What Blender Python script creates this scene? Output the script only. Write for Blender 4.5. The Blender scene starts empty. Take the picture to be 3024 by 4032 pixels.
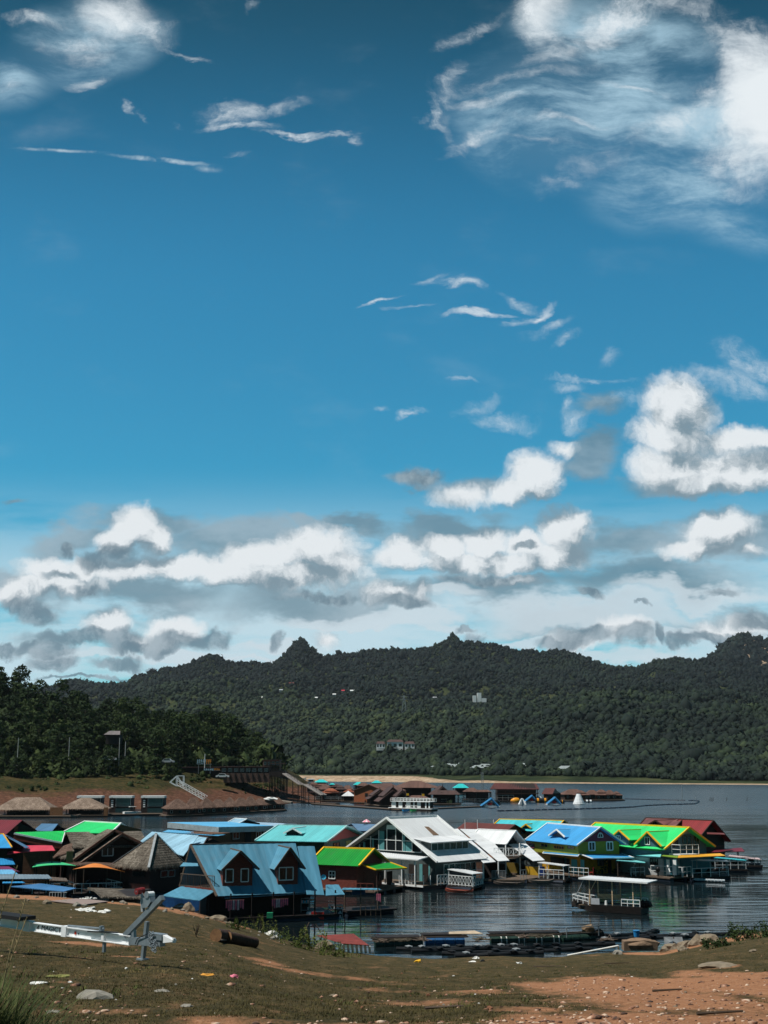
import bpy, math, random
import numpy as np
from mathutils import Vector, Matrix, noise as mnoise
random.seed(7); RNG = np.random.default_rng(7)
rad = math.radians
SC = bpy.context.scene
COL = SC.collection
# ---------------------------------------------------------------- camera geometry
FOC, CX, CY, EYE = 5000.0, 1512.0, 2016.0, 12.0
PITCH = math.atan((3010 - CY) / FOC)
cp, sp = math.cos(PITCH), math.sin(PITCH)
def ratio(py):
    c = (CY - py) / FOC
    return (sp + c * cp) / (cp - c * sp)
def at(px, py, Y):
    """world point seen at photo pixel px,py at distance Y"""
    c = (CY - py) / FOC; den = cp - c * sp
    return Vector(((px - CX) / FOC / den * Y, Y, EYE + (sp + c * cp) / den * Y))
def atz(px, py, z):
    return at(px, py, (z - EYE) / ratio(py))
def hit(px, py, P, N):
    d = at(px, py, 1.0) - Vector((0, 0, EYE)); o = Vector((0, 0, EYE))
    t = (Vector(P) - o).dot(Vector(N)) / d.dot(Vector(N))
    return o + d * t
# ---------------------------------------------------------------- objects
def tag(o, label=None, cat=None, group=None, kind=None):
    if label: o['label'] = label
    if cat: o['category'] = cat
    if group: o['group'] = group
    if kind: o['kind'] = kind
    return o
def thing(name, label, cat, loc=(0, 0, 0), rz=0.0, group=None):
    o = bpy.data.objects.new(name, None); COL.objects.link(o)
    o.empty_display_size = .3
    o.location = loc; o.rotation_euler = (0, 0, rz)
    return tag(o, label, cat, group)
def kids(o): return [c for c in COL.objects if c.parent == o]
def copy_tree(o, loc=None, rz=None, label=None, scale=None):
    def cp_(s, parent):
        c = s.copy(); COL.objects.link(c)
        if parent is not None: c.parent = parent
        for ch in s.children: cp_(ch, c)
        return c
    r = cp_(o, None)
    if loc is not None: r.location = loc
    if rz is not None: r.rotation_euler = (0, 0, rz)
    if label: r['label'] = label
    if scale is not None: r.scale = (scale,) * 3 if not hasattr(scale, '__len__') else scale
    return r
def basis(d, up=(0, 0, 1)):
    d = Vector(d).normalized(); u = Vector(up)
    if abs(d.dot(u.normalized())) > .98: u = Vector((1, 0, 0))
    s = d.cross(u).normalized(); return d, s, s.cross(d).normalized()
class MB:
    def __init__(self): self.v = []; self.f = []; self.m = []; self.mi = 0
    def add(self, vs, fs):
        n = len(self.v); self.v += [tuple(a) for a in vs]
        self.f += [tuple(i + n for i in q) for q in fs]; self.m += [self.mi] * len(fs)
        return self
    def box(self, c, s, rz=0.0):
        x, y, z = s[0] / 2, s[1] / 2, s[2] / 2; ca, sa = math.cos(rz), math.sin(rz)
        vs = []
        for dz in (-z, z):
            for dx, dy in ((-x, -y), (x, -y), (x, y), (-x, y)):
                vs.append((c[0] + dx * ca - dy * sa, c[1] + dx * sa + dy * ca, c[2] + dz))
        return self.add(vs, [(3, 2, 1, 0), (4, 5, 6, 7), (0, 1, 5, 4), (1, 2, 6, 5), (2, 3, 7, 6), (3, 0, 4, 7)])
    def beam(self, p, q, w, h=None, up=(0, 0, 1)):
        h = h or w; p = Vector(p); q = Vector(q)
        d, s, u = basis(q - p, up); vs = []
        for P in (p, q):
            for a, b in ((-1, -1), (1, -1), (1, 1), (-1, 1)): vs.append(P + s * a * w / 2 + u * b * h / 2)
        return self.add(vs, [(0, 1, 2, 3), (7, 6, 5, 4), (1, 0, 4, 5), (2, 1, 5, 6), (3, 2, 6, 7), (0, 3, 7, 4)])
    def tube(self, p, q, r, r2=None, n=8, cap=True):
        r2 = r if r2 is None else r2; p = Vector(p); q = Vector(q); d, s, u = basis(q - p); vs = []
        for P, R_ in ((p, r), (q, r2)):
            for k in range(n):
                a = 2 * math.pi * k / n; vs.append(P + (s * math.cos(a) + u * math.sin(a)) * R_)
        fs = [(k, (k + 1) % n, n + (k + 1) % n, n + k) for k in range(n)]
        if cap: fs += [tuple(range(n - 1, -1, -1)), tuple(range(n, 2 * n))]
        return self.add(vs, fs)
    def path(self, pts, r, n=6):
        for a, b in zip(pts, pts[1:]): self.tube(a, b, r, n=n)
        return self
    def prism(self, poly, vec):
        """polygon extruded along vec"""
        n = len(poly); vec = Vector(vec)
        vs = [Vector(p) for p in poly] + [Vector(p) + vec for p in poly]
        return self.add(vs, [tuple(range(n)), tuple(range(2 * n - 1, n - 1, -1))] + [((i + 1) % n, i, n + i, n + (i + 1) % n) for i in range(n)])
    def sheet(self, a, b, c, d, pitch=.3, amp=.03, t=.05):
        """ribbed sheet: a-b the ridge, d-c the eave, ribs run a->d; real thickness"""
        a, b, c, d = map(Vector, (a, b, c, d)); N = (b - a).cross(d - a)
        if N.z < 0: N = -N
        N.normalize()
        L = max((b - a).length, (c - d).length); n = max(2, int(L / pitch)); vs = []
        for k in range(2 * n + 1):
            f = k / (2 * n); o = N * (amp if k % 2 else 0)
            P = a.lerp(b, f); Q = d.lerp(c, f)
            vs += [P + o, Q + o, P - N * t, Q - N * t]
        fs = []
        for k in range(2 * n):
            i = 4 * k; j = i + 4
            fs += [(i, j, j + 1, i + 1), (i + 2, i + 3, j + 3, j + 2), (i, i + 2, j + 2, j), (i + 1, j + 1, j + 3, i + 3)]
        fs += [(0, 1, 3, 2), (8 * n, 8 * n + 2, 8 * n + 3, 8 * n + 1)]
        return self.add(vs, fs)
    def blob(self, c, r, seed=0, rough=.25, sub=1, flat=1.0):
        vs, fs = ICO[sub]; c = Vector(c); out = []
        r = Vector((r, r, r)) if not hasattr(r, '__len__') else Vector(r)
        for v in vs:
            k = 1 + rough * mnoise.noise(Vector(v) * 1.6 + Vector((seed * 7.1, seed * 3.3, seed))) * 1.6
            out.append((c.x + v[0] * r.x * k, c.y + v[1] * r.y * k, c.z + v[2] * r.z * k * flat))
        return self.add(out, fs)
    def build(self, name, mat, parent=None, smooth=False):
        me = bpy.data.meshes.new(name); me.from_pydata(self.v, [], self.f)
        mats = mat if isinstance(mat, (list, tuple)) else [mat]
        for m in mats: me.materials.append(m)
        if len(mats) > 1: me.polygons.foreach_set('material_index', self.m)
        if smooth: me.polygons.foreach_set('use_smooth', [True] * len(me.polygons))
        me.update(); o = bpy.data.objects.new(name, me); COL.objects.link(o)
        if parent is not None: o.parent = parent
        return o
def _ico():
    import bmesh
    out = {}
    for s in (1, 2, 3):
        bm = bmesh.new(); bmesh.ops.create_icosphere(bm, subdivisions=s, radius=1)
        bm.verts.index_update()
        out[s] = ([tuple(v.co) for v in bm.verts], [tuple(v.index for v in f.verts) for f in bm.faces]); bm.free()
    return out
ICO = _ico()
def np_mesh(name, V, Fc, mat, k):
    """big mesh from numpy: V (n,3), Fc (m,k)"""
    me = bpy.data.meshes.new(name); me.vertices.add(len(V)); me.vertices.foreach_set('co', V.astype(np.float32).ravel())
    m = len(Fc); me.loops.add(m * k); me.polygons.add(m)
    me.loops.foreach_set('vertex_index', Fc.astype(np.int32).ravel())
    me.polygons.foreach_set('loop_start', np.arange(0, m * k, k, dtype=np.int32))
    me.update(calc_edges=True); me.materials.append(mat)
    o = bpy.data.objects.new(name, me); COL.objects.link(o); return o
def grid_mesh(name, P, mat, smooth=True):
    """P (r,c,3)"""
    r, c = P.shape[:2]; idx = np.arange(r * c).reshape(r, c)
    Fc = np.stack([idx[:-1, :-1], idx[:-1, 1:], idx[1:, 1:], idx[1:, :-1]], -1).reshape(-1, 4)
    o = np_mesh(name, P.reshape(-1, 3), Fc, mat, 4)
    if smooth: o.data.polygons.foreach_set('use_smooth', [True] * len(o.data.polygons))
    return o
# ---------------------------------------------------------------- materials
def lin(c):
    return tuple(((x / 255) / 12.92 if x / 255 <= .04045 else ((x / 255 + .055) / 1.055) ** 2.4) for x in c)
_M = {}
def mat(name, col, rough=.6, var=.25, scale=2.0, bump=0.0, metal=0.0, spec=.35, stretch=(1, 1, 1), col2=None, lo=.35, hi=.7, coat=0):
    if name in _M: return _M[name]
    m = bpy.data.materials.new(name); m.use_nodes = True; nt = m.node_tree; N = nt.nodes; Lk = nt.links
    b = N['Principled BSDF']; b.inputs['Roughness'].default_value = rough; b.inputs['Metallic'].default_value = metal
    b.inputs['Specular IOR Level'].default_value = spec
    tc = N.new('ShaderNodeTexCoord'); mp = N.new('ShaderNodeMapping'); mp.inputs['Scale'].default_value = stretch
    Lk.new(tc.outputs['Object'], mp.inputs['Vector'])
    nz = N.new('ShaderNodeTexNoise'); nz.inputs['Scale'].default_value = scale; nz.inputs['Detail'].default_value = 6; nz.inputs['Roughness'].default_value = .65
    Lk.new(mp.outputs[0], nz.inputs['Vector'])
    rp = N.new('ShaderNodeValToRGB'); rp.color_ramp.elements[0].position = lo; rp.color_ramp.elements[1].position = hi
    a = tuple(max(0, c * (1 - var)) for c in col); d = col2 if col2 else tuple(min(1, c * (1 + var)) for c in col)
    rp.color_ramp.elements[0].color = (*a, 1); rp.color_ramp.elements[1].color = (*d, 1)
    Lk.new(nz.outputs['Fac'], rp.inputs['Fac']); Lk.new(rp.outputs[0], b.inputs['Base Color'])
    if bump:
        bp = N.new('ShaderNodeBump'); bp.inputs['Strength'].default_value = bump; bp.inputs['Distance'].default_value = .05
        Lk.new(nz.outputs['Fac'], bp.inputs['Height']); Lk.new(bp.outputs[0], b.inputs['Normal'])
    if coat: b.inputs['Coat Weight'].default_value = coat
    _M[name] = m; return m
def roofm(name, rgb, rough=.5, var=.16):
    """weathered painted sheet: panels of slightly different age, streaks down the slope, patches of grime"""
    if name in _M: return _M[name]
    c = lin(rgb); m = bpy.data.materials.new(name); m.use_nodes = True; nt = m.node_tree; N = nt.nodes; Lk = nt.links; b = N['Principled BSDF']
    b.inputs['Specular IOR Level'].default_value = .35
    tc = N.new('ShaderNodeTexCoord'); mp = N.new('ShaderNodeMapping'); mp.inputs['Scale'].default_value = (1.3, .16, .16); Lk.new(tc.outputs['Object'], mp.inputs['Vector'])
    def nz_(v, sc, d=5, r=.65):
        n = N.new('ShaderNodeTexNoise'); n.inputs['Scale'].default_value = sc; n.inputs['Detail'].default_value = d; n.inputs['Roughness'].default_value = r; Lk.new(v, n.inputs['Vector']); return n.outputs['Fac']
    def mth_(op, a, b_):
        n = N.new('ShaderNodeMath'); n.operation = op
        for k, v in ((0, a), (1, b_)):
            if isinstance(v, (int, float)): n.inputs[k].default_value = v
            else: Lk.new(v, n.inputs[k])
        return n.outputs[0]
    st = nz_(mp.outputs[0], 1.8); pt = nz_(tc.outputs['Object'], .55, 6, .7)
    sx_ = N.new('ShaderNodeSeparateXYZ'); Lk.new(tc.outputs['Object'], sx_.inputs[0]); wn = N.new('ShaderNodeTexWhiteNoise'); wn.noise_dimensions = '1D'; Lk.new(mth_('FLOOR', mth_('MULTIPLY', sx_.outputs[0], 1.25), 0), wn.inputs['W'])
    f = mth_('ADD', mth_('MULTIPLY', st, .7), mth_('MULTIPLY', wn.outputs['Value'], .22))
    rp = N.new('ShaderNodeValToRGB'); e = rp.color_ramp.elements; e[0].position = .28; e[1].position = .72
    e[0].color = (*[v * (1 - var * 1.5) for v in c], 1); e[1].color = (*[min(1, v * (1 + var)) for v in c], 1); Lk.new(f, rp.inputs['Fac'])
    g = N.new('ShaderNodeMapRange'); g.interpolation_type = 'SMOOTHSTEP'; g.inputs[1].default_value = .54; g.inputs[2].default_value = .74; g.inputs[4].default_value = .42; Lk.new(pt, g.inputs[0])
    mx = N.new('ShaderNodeMix'); mx.data_type = 'RGBA'; Lk.new(g.outputs[0], mx.inputs[0]); Lk.new(rp.outputs[0], mx.inputs[6]); lum = .3 * c[0] + .5 * c[1] + .2 * c[2]
    mx.inputs[7].default_value = (c[0] * .4 + lum * .22 + .012, c[1] * .4 + lum * .19 + .008, c[2] * .4 + lum * .16 + .006, 1); Lk.new(mx.outputs[2], b.inputs['Base Color'])
    Lk.new(mth_('ADD', mth_('MULTIPLY', pt, .3), rough - .12), b.inputs['Roughness']); _M[name] = m; return m
def paint(name, rgb, rough=.55, var=.12): return mat(name, lin(rgb), rough, var, 3.0, .05)
def wood(name, rgb, var=.4): return mat(name, lin(rgb), .75, var, 3.0, .25, stretch=(1, 1, 6))
def glassm():
    if 'window_glass' in _M: return _M['window_glass']
    m = bpy.data.materials.new('window_glass'); m.use_nodes = True; b = m.node_tree.nodes['Principled BSDF']
    b.inputs['Base Color'].default_value = (.012, .016, .018, 1); b.inputs['Roughness'].default_value = .12
    b.inputs['Specular IOR Level'].default_value = .4
    _M['window_glass'] = m; return m
# ---------------------------------------------------------------- camera, sun, sky
cam = bpy.data.cameras.new('camera'); co = bpy.data.objects.new('camera', cam); COL.objects.link(co)
co.location = (0, 0, EYE); co.rotation_euler = (math.pi / 2 + PITCH, 0, 0)
cam.sensor_fit = 'VERTICAL'; cam.sensor_height = 24; cam.sensor_width = 18; cam.lens = 24 * FOC / 4032
cam.clip_start = .1; cam.clip_end = 30000; SC.camera = co
SC.view_settings.view_transform = 'Standard'; SC.view_settings.look = 'None'; SC.view_settings.gamma = 1; SC.view_settings.exposure = 0
SC.render.resolution_x = 768; SC.render.resolution_y = 1024
SUN_DIR = Vector((-.45, -.14, .88)).normalized()     # towards the sun
sl = bpy.data.lights.new('sun', 'SUN'); sl.energy = 5.0; sl.angle = rad(.53); sl.color = (1, .955, .89)
so = bpy.data.objects.new('sun', sl); COL.objects.link(so); so.rotation_euler = (-SUN_DIR).to_track_quat('-Z', 'Y').to_euler(); so.location = (0, 0, 400)
W = bpy.data.worlds.new('World'); SC.world = W; W.use_nodes = True
W.cycles.sampling_method = 'MANUAL'; W.cycles.sample_map_resolution = 512
nt = W.node_tree; ND = nt.nodes; LK = nt.links; ND.clear()
out = ND.new('ShaderNodeOutputWorld'); bg = ND.new('ShaderNodeBackground'); LK.new(bg.outputs[0], out.inputs[0])
sky = ND.new('ShaderNodeTexSky'); sky.sky_type = 'NISHITA'; sky.sun_disc = False
sky.sun_elevation = math.asin(SUN_DIR.z); sky.sun_rotation = math.atan2(SUN_DIR.x, SUN_DIR.y)
sky.altitude = 300; sky.air_density = 1.0; sky.dust_density = .3; sky.ozone_density = 3.0
SKY_STRENGTH = .06
bg.inputs['Strength'].default_value = SKY_STRENGTH
def inp(node, k, v):
    if isinstance(v, (int, float)): node.inputs[k].default_value = v
    elif isinstance(v, tuple): node.inputs[k].default_value = v
    else: LK.new(v, node.inputs[k])
def mth(op, a, b=0.0, c=None, clamp=False):
    n = ND.new('ShaderNodeMath'); n.operation = op; n.use_clamp = clamp; inp(n, 0, a); inp(n, 1, b)
    if c is not None: inp(n, 2, c)
    return n.outputs[0]
def vmth(op, a, b):
    n = ND.new('ShaderNodeVectorMath'); n.operation = op; inp(n, 0, a)
    if op == 'SCALE': inp(n, 'Scale', b)
    else: inp(n, 1, b)
    return n.outputs[0]
def nz(vec, scale, detail=6, rough=.55, lac=2.0):
    n = ND.new('ShaderNodeTexNoise'); n.noise_dimensions = '2D'; n.inputs['Scale'].default_value = scale; n.inputs['Detail'].default_value = detail
    n.inputs['Roughness'].default_value = rough; n.inputs['Lacunarity'].default_value = lac; LK.new(vec, n.inputs['Vector']); return n
def smooth(x, lo, hi):
    n = ND.new('ShaderNodeMapRange'); n.interpolation_type = 'SMOOTHSTEP'; inp(n, 0, x); n.inputs[1].default_value = lo; n.inputs[2].default_value = hi; return n.outputs[0]
def mixc(f, a, b):
    n = ND.new('ShaderNodeMix'); n.data_type = 'RGBA'; inp(n, 0, f)
    for k, v in ((6, a), (7, b)):
        if isinstance(v, tuple): n.inputs[k].default_value = (*v, 1)
        else: LK.new(v, n.inputs[k])
    return n.outputs[2]
tc = ND.new('ShaderNodeTexCoord'); sx = ND.new('ShaderNodeSeparateXYZ'); LK.new(tc.outputs['Generated'], sx.inputs[0])
yy = mth('MAXIMUM', sx.outputs[1], .05)
U = mth('DIVIDE', sx.outputs[0], yy); Vv = mth('DIVIDE', sx.outputs[2], yy)
cb = ND.new('ShaderNodeCombineXYZ'); LK.new(U, cb.inputs[0]); LK.new(Vv, cb.inputs[1]); UV = cb.outputs[0]
front = smooth(sx.outputs[1], .15, .4)
def uv(px, py):
    q = at(px, py, 1.0); return q.x, q.z - EYE
def blobs(vec, lst, bias=0.0):
    """smooth max of elliptical cloud cells; each (px, py, rx, ry, rot_deg, weight)"""
    acc = None
    for b in lst:
        px, py, rx, ry = b[:4]; rot = b[4] if len(b) > 4 else 0; w = b[5] if len(b) > 5 else 1.0
        u, v = uv(px, py); u1, _ = uv(px + rx, py); _, v1 = uv(px, py - ry)
        g = ND.new('ShaderNodeTexGradient'); g.gradient_type = 'SPHERICAL'; tm = g.texture_mapping; tm.vector_type = 'TEXTURE'
        tm.translation = (u, v, 0); tm.rotation = (0, 0, rad(rot)); tm.scale = (abs(u1 - u), abs(v1 - v), 1)
        LK.new(vec, g.inputs['Vector'])
        o = g.outputs['Fac'] if w == 1 else mth('MULTIPLY', g.outputs['Fac'], w)
        if acc is None: acc = o
        else:
            n = ND.new('ShaderNodeMath'); n.operation = 'SMOOTH_MAX'; n.inputs[2].default_value = .12; LK.new(acc, n.inputs[0]); LK.new(o, n.inputs[1]); acc = n.outputs[0]
    return mth('MULTIPLY', mth('SUBTRACT', acc, .12), 1.136, clamp=True)     # the smooth maximum rests at .12 where no cell is
def warp(vec, scale, amt, detail=5, rough=.55, str_=(1, 1, 1)):
    mp = ND.new('ShaderNodeMapping'); mp.inputs['Scale'].default_value = str_; LK.new(vec, mp.inputs['Vector'])
    n = nz(mp.outputs[0], scale, detail, rough)
    d = vmth('SUBTRACT', n.outputs['Color'], (.5, .5, .5)); d = vmth('SCALE', d, amt)
    return vmth('ADD', vec, d), n.outputs['Fac']
# --- blue: the physical sky, its hue pulled a little towards teal
blue = ND.new('ShaderNodeMix'); blue.data_type = 'RGBA'; blue.blend_type = 'MULTIPLY'; blue.inputs[0].default_value = 1
LK.new(sky.outputs[0], blue.inputs[6]); LK.new(mixc(smooth(Vv, .38, .72), (.38, 1.70, 1.80), (.15, .66, .62)), blue.inputs[7])
base = blue.outputs[2]
K = 1 / SKY_STRENGTH
def cc(rgb, k=1.0): return tuple(c * K * k for c in lin(rgb))
# --- pale air and streaks low over the hills
wS, nS = warp(UV, 14, .05, 5, .6, (.28, 1.6, 1))
pale = mth('MULTIPLY', smooth(Vv, .24, .10), smooth(nS, .20, .56))
c1 = mixc(mth('MULTIPLY', pale, .95), base, cc((196, 221, 232)))
# --- wide soft grey layer behind the heaped clouds
wG, nG = warp(UV, 13, .070, 5, .58, (.7, 1.4, 1))
GREY = [(620, 2080, 420, 120), (1000, 2160, 700, 150), (1350, 2060, 300, 70), (1750, 2070, 420, 90), (2500, 2130, 520, 130), (2950, 2120, 300, 140),
        (500, 2330, 700, 120), (1250, 2360, 700, 130), (1900, 2320, 520, 110), (2500, 2280, 700, 120), (80, 2330, 260, 140),
        (2650, 1900, 340, 90), (2900, 1800, 360, 170), (1850, 1930, 260, 90), (1650, 1900, 160, 60), (2330, 1790, 180, 120), (2350, 1600, 130, 90, 0, .8),
        (300, 2150, 220, 110), (2250, 2420, 500, 90), (2860, 2440, 400, 110), (40, 1940, 110, 40, 0, .7)]
G = blobs(wG, GREY)
gA = mth('MULTIPLY', smooth(G, .0, .15), smooth(mth('ADD', G, mth('MULTIPLY', mth('SUBTRACT', nG, .5), .42)), .04, .66))
gT = smooth(nG, .35, .68)
c2 = mixc(mth('MULTIPLY', gA, .8), c1, mixc(gT, cc((104, 134, 150)), cc((152, 172, 184))))
LOWB = [(2450, 2590, 520, 60), (2700, 2480, 500, 60), (1100, 2560, 260, 40), (1500, 2440, 700, 60), (2300, 2400, 800, 90), (2700, 2330, 500, 60), (1700, 2350, 260, 50), (500, 2590, 700, 40), (850, 2620, 500, 26), (200, 2560, 300, 30), (1350, 2470, 300, 22), (2150, 2500, 400, 50)]
Lw = blobs(wG, LOWB); lA = smooth(mth('ADD', Lw, mth('MULTIPLY', mth('SUBTRACT', nG, .5), .4)), .02, .55)
c2 = mixc(mth('MULTIPLY', lA, .8), c2, cc((206, 220, 228)))
# --- high wisps
wC0, _ = warp(UV, 7, .05, 2, .5)
wC, nC = warp(wC0, 26, .026, 6, .66, (.6, 1.25, 1))
VEIL = [(2250, 400, 700, 430, 14, .8), (2750, 600, 680, 400, 18, .8), (2450, 150, 700, 260, -8, .6), (330, 150, 460, 220, 15, .62), (60, 330, 240, 220, 20, .5),
        (2900, 900, 500, 200, -15, .42), (2600, 760, 500, 160, -20, .5)]
WISP = [(1770, 330, 190, 60, 62, .9), (1715, 440, 190, 46, 100, .8), (1850, 540, 260, 46, 28, .8), (1700, 480, 120, 40, 20, .7), (1640, 470, 90, 22, 10, .6), (1900, 400, 300, 40, 6, .8), (2050, 300, 480, 40, 14, .8), (1850, 120, 240, 40, 30, .8),
        (2080, 60, 110, 210, 20, .9), (2180, 140, 240, 60, -30, .9), (2280, 170, 420, 60, 18, 1.15), (2450, 60, 360, 110, 25, 1.1), (2700, 20, 340, 90, -10, .9), (2990, 420, 260, 300, -20, 1.5), (3000, 230, 300, 190, -25, 1.2), (2820, 340, 460, 120, 36, .8),
        (2620, 490, 480, 110, 30, .65), (2330, 640, 420, 100, 26, .6), (2190, 700, 150, 40, -20, .8), (2900, 650, 340, 160, -30, .85), (2480, 330, 300, 30, -14, .7), (2200, 480, 360, 26, -6, .62), (2150, 560, 400, 26, -8, .6),
        (430, 50, 170, 110, 20, 1.15), (290, 150, 230, 50, 12, .85), (150, 90, 330, 40, 6, .75), (300, 190, 170, 50, 8, .8), (560, 90, 160, 110, 0, .75), (700, 165, 230, 20, -12, .6), (330, 290, 150, 40, 30, .6), (40, 340, 110, 60, 0, .6), (1000, 12, 70, 30, 30, .6),
        (485, 400, 80, 30, -50, .7), (545, 440, 60, 24, -60, .6), (930, 440, 190, 95, 8, 1.15), (960, 500, 260, 40, 0, .9), (1120, 400, 190, 55, 20, .75), (1200, 528, 250, 18, 2, .95), (710, 475, 60, 26, -20, .45), (1380, 550, 40, 50, 60, .5), (960, 630, 110, 26, 5, .5),
        (1530, 1160, 110, 16, 28, .85), (1620, 1190, 120, 20, -3, .75), (1690, 1070, 120, 24, 8, .7), (1800, 1110, 130, 40, -14, .95), (1850, 1250, 200, 22, 8, .85), (2000, 1180, 130, 30, -28, .8), (2060, 1240, 170, 34, 22, 1.0), (2130, 1300, 200, 40, 18, .85), (2200, 1350, 120, 30, 20, .6),
        (2420, 1400, 70, 60, 40, .7), (2350, 1480, 300, 26, -6, .7), (2260, 1500, 140, 34, 0, .7), (1770, 1512, 100, 14, 5, .75), (1960, 1620, 210, 56, 2, 1.1), (1830, 1580, 150, 40, 25, .75), (1590, 1640, 110, 20, 14, .8), (1510, 1620, 50, 16, 0, .5),
        (2950, 1420, 190, 70, -10, .85), (2920, 1500, 200, 90, 0, .7), (2800, 1470, 160, 40, -8, .7), (2480, 1560, 240, 50, 0, .6), (2240, 1570, 60, 60, 0, .75), (2280, 1620, 110, 80, 20, .65)]
Vl = blobs(wC0, VEIL); Wp = blobs(wC, WISP)
nC2 = nz(wC, 34, 5, .72).outputs['Fac']
ms_ = ND.new('ShaderNodeMapping'); ms_.inputs['Rotation'].default_value = (0, 0, rad(-14)); ms_.inputs['Scale'].default_value = (.46, 1.35, 1); LK.new(wC0, ms_.inputs['Vector'])
nT = nz(ms_.outputs[0], 15, 7, .66).outputs['Fac']; strk = smooth(nT, .33, .72)
vA = mth('MULTIPLY', smooth(Vl, .0, .42), mth('MULTIPLY_ADD', strk, .82, .10))
wA = smooth(mth('ADD', Wp, mth('MULTIPLY', mth('SUBTRACT', mth('ADD', mth('MULTIPLY', nC, .4), mth('MULTIPLY', nC2, .6)), .5), 1.05)), .02, 1.0)
c3 = mixc(mth('MULTIPLY', vA, .95), c2, cc((172, 206, 224)))
wA = mth('MULTIPLY', mth('MULTIPLY', wA, smooth(Wp, .0, .2)), mth('MULTIPLY_ADD', smooth(nC2, .30, .64), .72, .28))
c3 = mixc(mth('MULTIPLY', wA, mth('MULTIPLY_ADD', strk, .62, .36)), c3, cc((228, 236, 241)))
gl_ = blobs(wC0, [(3070, 400, 330, 330, 0, .95), (3040, 560, 260, 240, 0, .6), (2130, 20, 240, 220, 0, .5), (2900, 640, 420, 260, 0, .34), (420, 30, 240, 140, 0, .52)])
c3 = mixc(mth('MULTIPLY', smooth(mth('ADD', gl_, mth('MULTIPLY', mth('SUBTRACT', mth('ADD', mth('MULTIPLY', nC, .5), mth('MULTIPLY', nT, .5)), .5), .95)), .04, .62), smooth(gl_, .0, .2)), c3, cc((232, 239, 243)))
wT_, nT_ = warp(UV, 60, .004, 4, .6)
tr_ = blobs(wT_, [(230, 592, 260, 12, -3, .8), (640, 630, 300, 15, -6, .95), (820, 665, 90, 26, -6, .6)])
c3 = mixc(mth('MULTIPLY', mth('MULTIPLY', smooth(tr_, .0, .8), smooth(nT_, .25, .62)), .62), c3, cc((206, 224, 233)))
# --- heaped clouds: lit tops, grey feet
CUM = [(530, 2070, 130, 110), (470, 2130, 130, 90), (610, 2120, 110, 120), (1250, 2160, 250, 130), (1050, 2190, 260, 100), (900, 2240, 300, 90), (1330, 2230, 180, 110), (700, 2240, 330, 80), (1100, 2270, 560, 80), (520, 2250, 260, 70),
       (170, 2250, 170, 80), (320, 2240, 130, 75), (220, 2310, 320, 62), (30, 2350, 120, 70),
       (1570, 2190, 160, 90), (1740, 2160, 150, 95), (1900, 2130, 170, 110), (2080, 2130, 190, 100), (2240, 2080, 150, 130), (2200, 2180, 220, 100), (1900, 2210, 560, 75), (2030, 2290, 230, 44, 0, .8),
       (1530, 2340, 150, 80, 0, .8), (1620, 2330, 80, 80, 0, .7),
       (2110, 1880, 180, 130), (2010, 1930, 200, 80, 0, .9), (1820, 1950, 240, 70, 0, .72), (2200, 1770, 110, 60, 0, .6),
       (2680, 1610, 210, 190), (2640, 1720, 260, 110), (2900, 1730, 260, 70), (2900, 1850, 420, 110), (2620, 1830, 230, 130), (2780, 1900, 360, 70, 0, .9),
       (2830, 2090, 230, 140), (2770, 2160, 260, 70, 0, .9), (2960, 2180, 140, 50, 0, .7),
       (430, 2470, 150, 110), (680, 2500, 190, 90), (560, 2540, 260, 60, 0, .8), (2450, 2500, 190, 80, 0, .85), (2240, 2540, 190, 50, 0, .8), (2900, 2500, 210, 80, 0, .85), (1290, 2530, 90, 70, 0, .75)]
w1, _ = warp(UV, 10, .022, 2, .5); w2, nB = warp(w1, 34, .022, 6, .60)
C0 = blobs(w2, CUM)
wUp = vmth('ADD', w2, (-.006, .019, 0)); C1 = blobs(wUp, CUM)
nD = nz(w2, 30, 7, .66).outputs['Fac']; nE = nz(vmth('ADD', w2, (-.006, .011, 0)), 30, 5, .62).outputs['Fac']
det = mth('MULTIPLY', mth('SUBTRACT', nD, .5), .9)
rel = mth('SUBTRACT', nD, nE)
grad = mth('SUBTRACT', C0, C1)
lit = mth('ADD', mth('MULTIPLY_ADD', grad, 1.25, .56), mth('MULTIPLY', rel, 1.9))
lit = smooth(mth('ADD', lit, mth('MULTIPLY', mth('SUBTRACT', nz(UV, 13, 3, .5).outputs['Fac'], .5), .9)), .04, 1.12)
cB = mth('ADD', C0, mth('MULTIPLY', det, .62))
cA = mth('MULTIPLY', mth('MULTIPLY', smooth(cB, -.06, .56), smooth(C0, .0, .14)), smooth(mth('ADD', grad, cB), -.75, -.05))
ccol = mixc(lit, cc((126, 148, 161)), cc((233, 238, 241)))
c4 = mixc(mth('MULTIPLY', cA, .97), c3, ccol)
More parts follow.
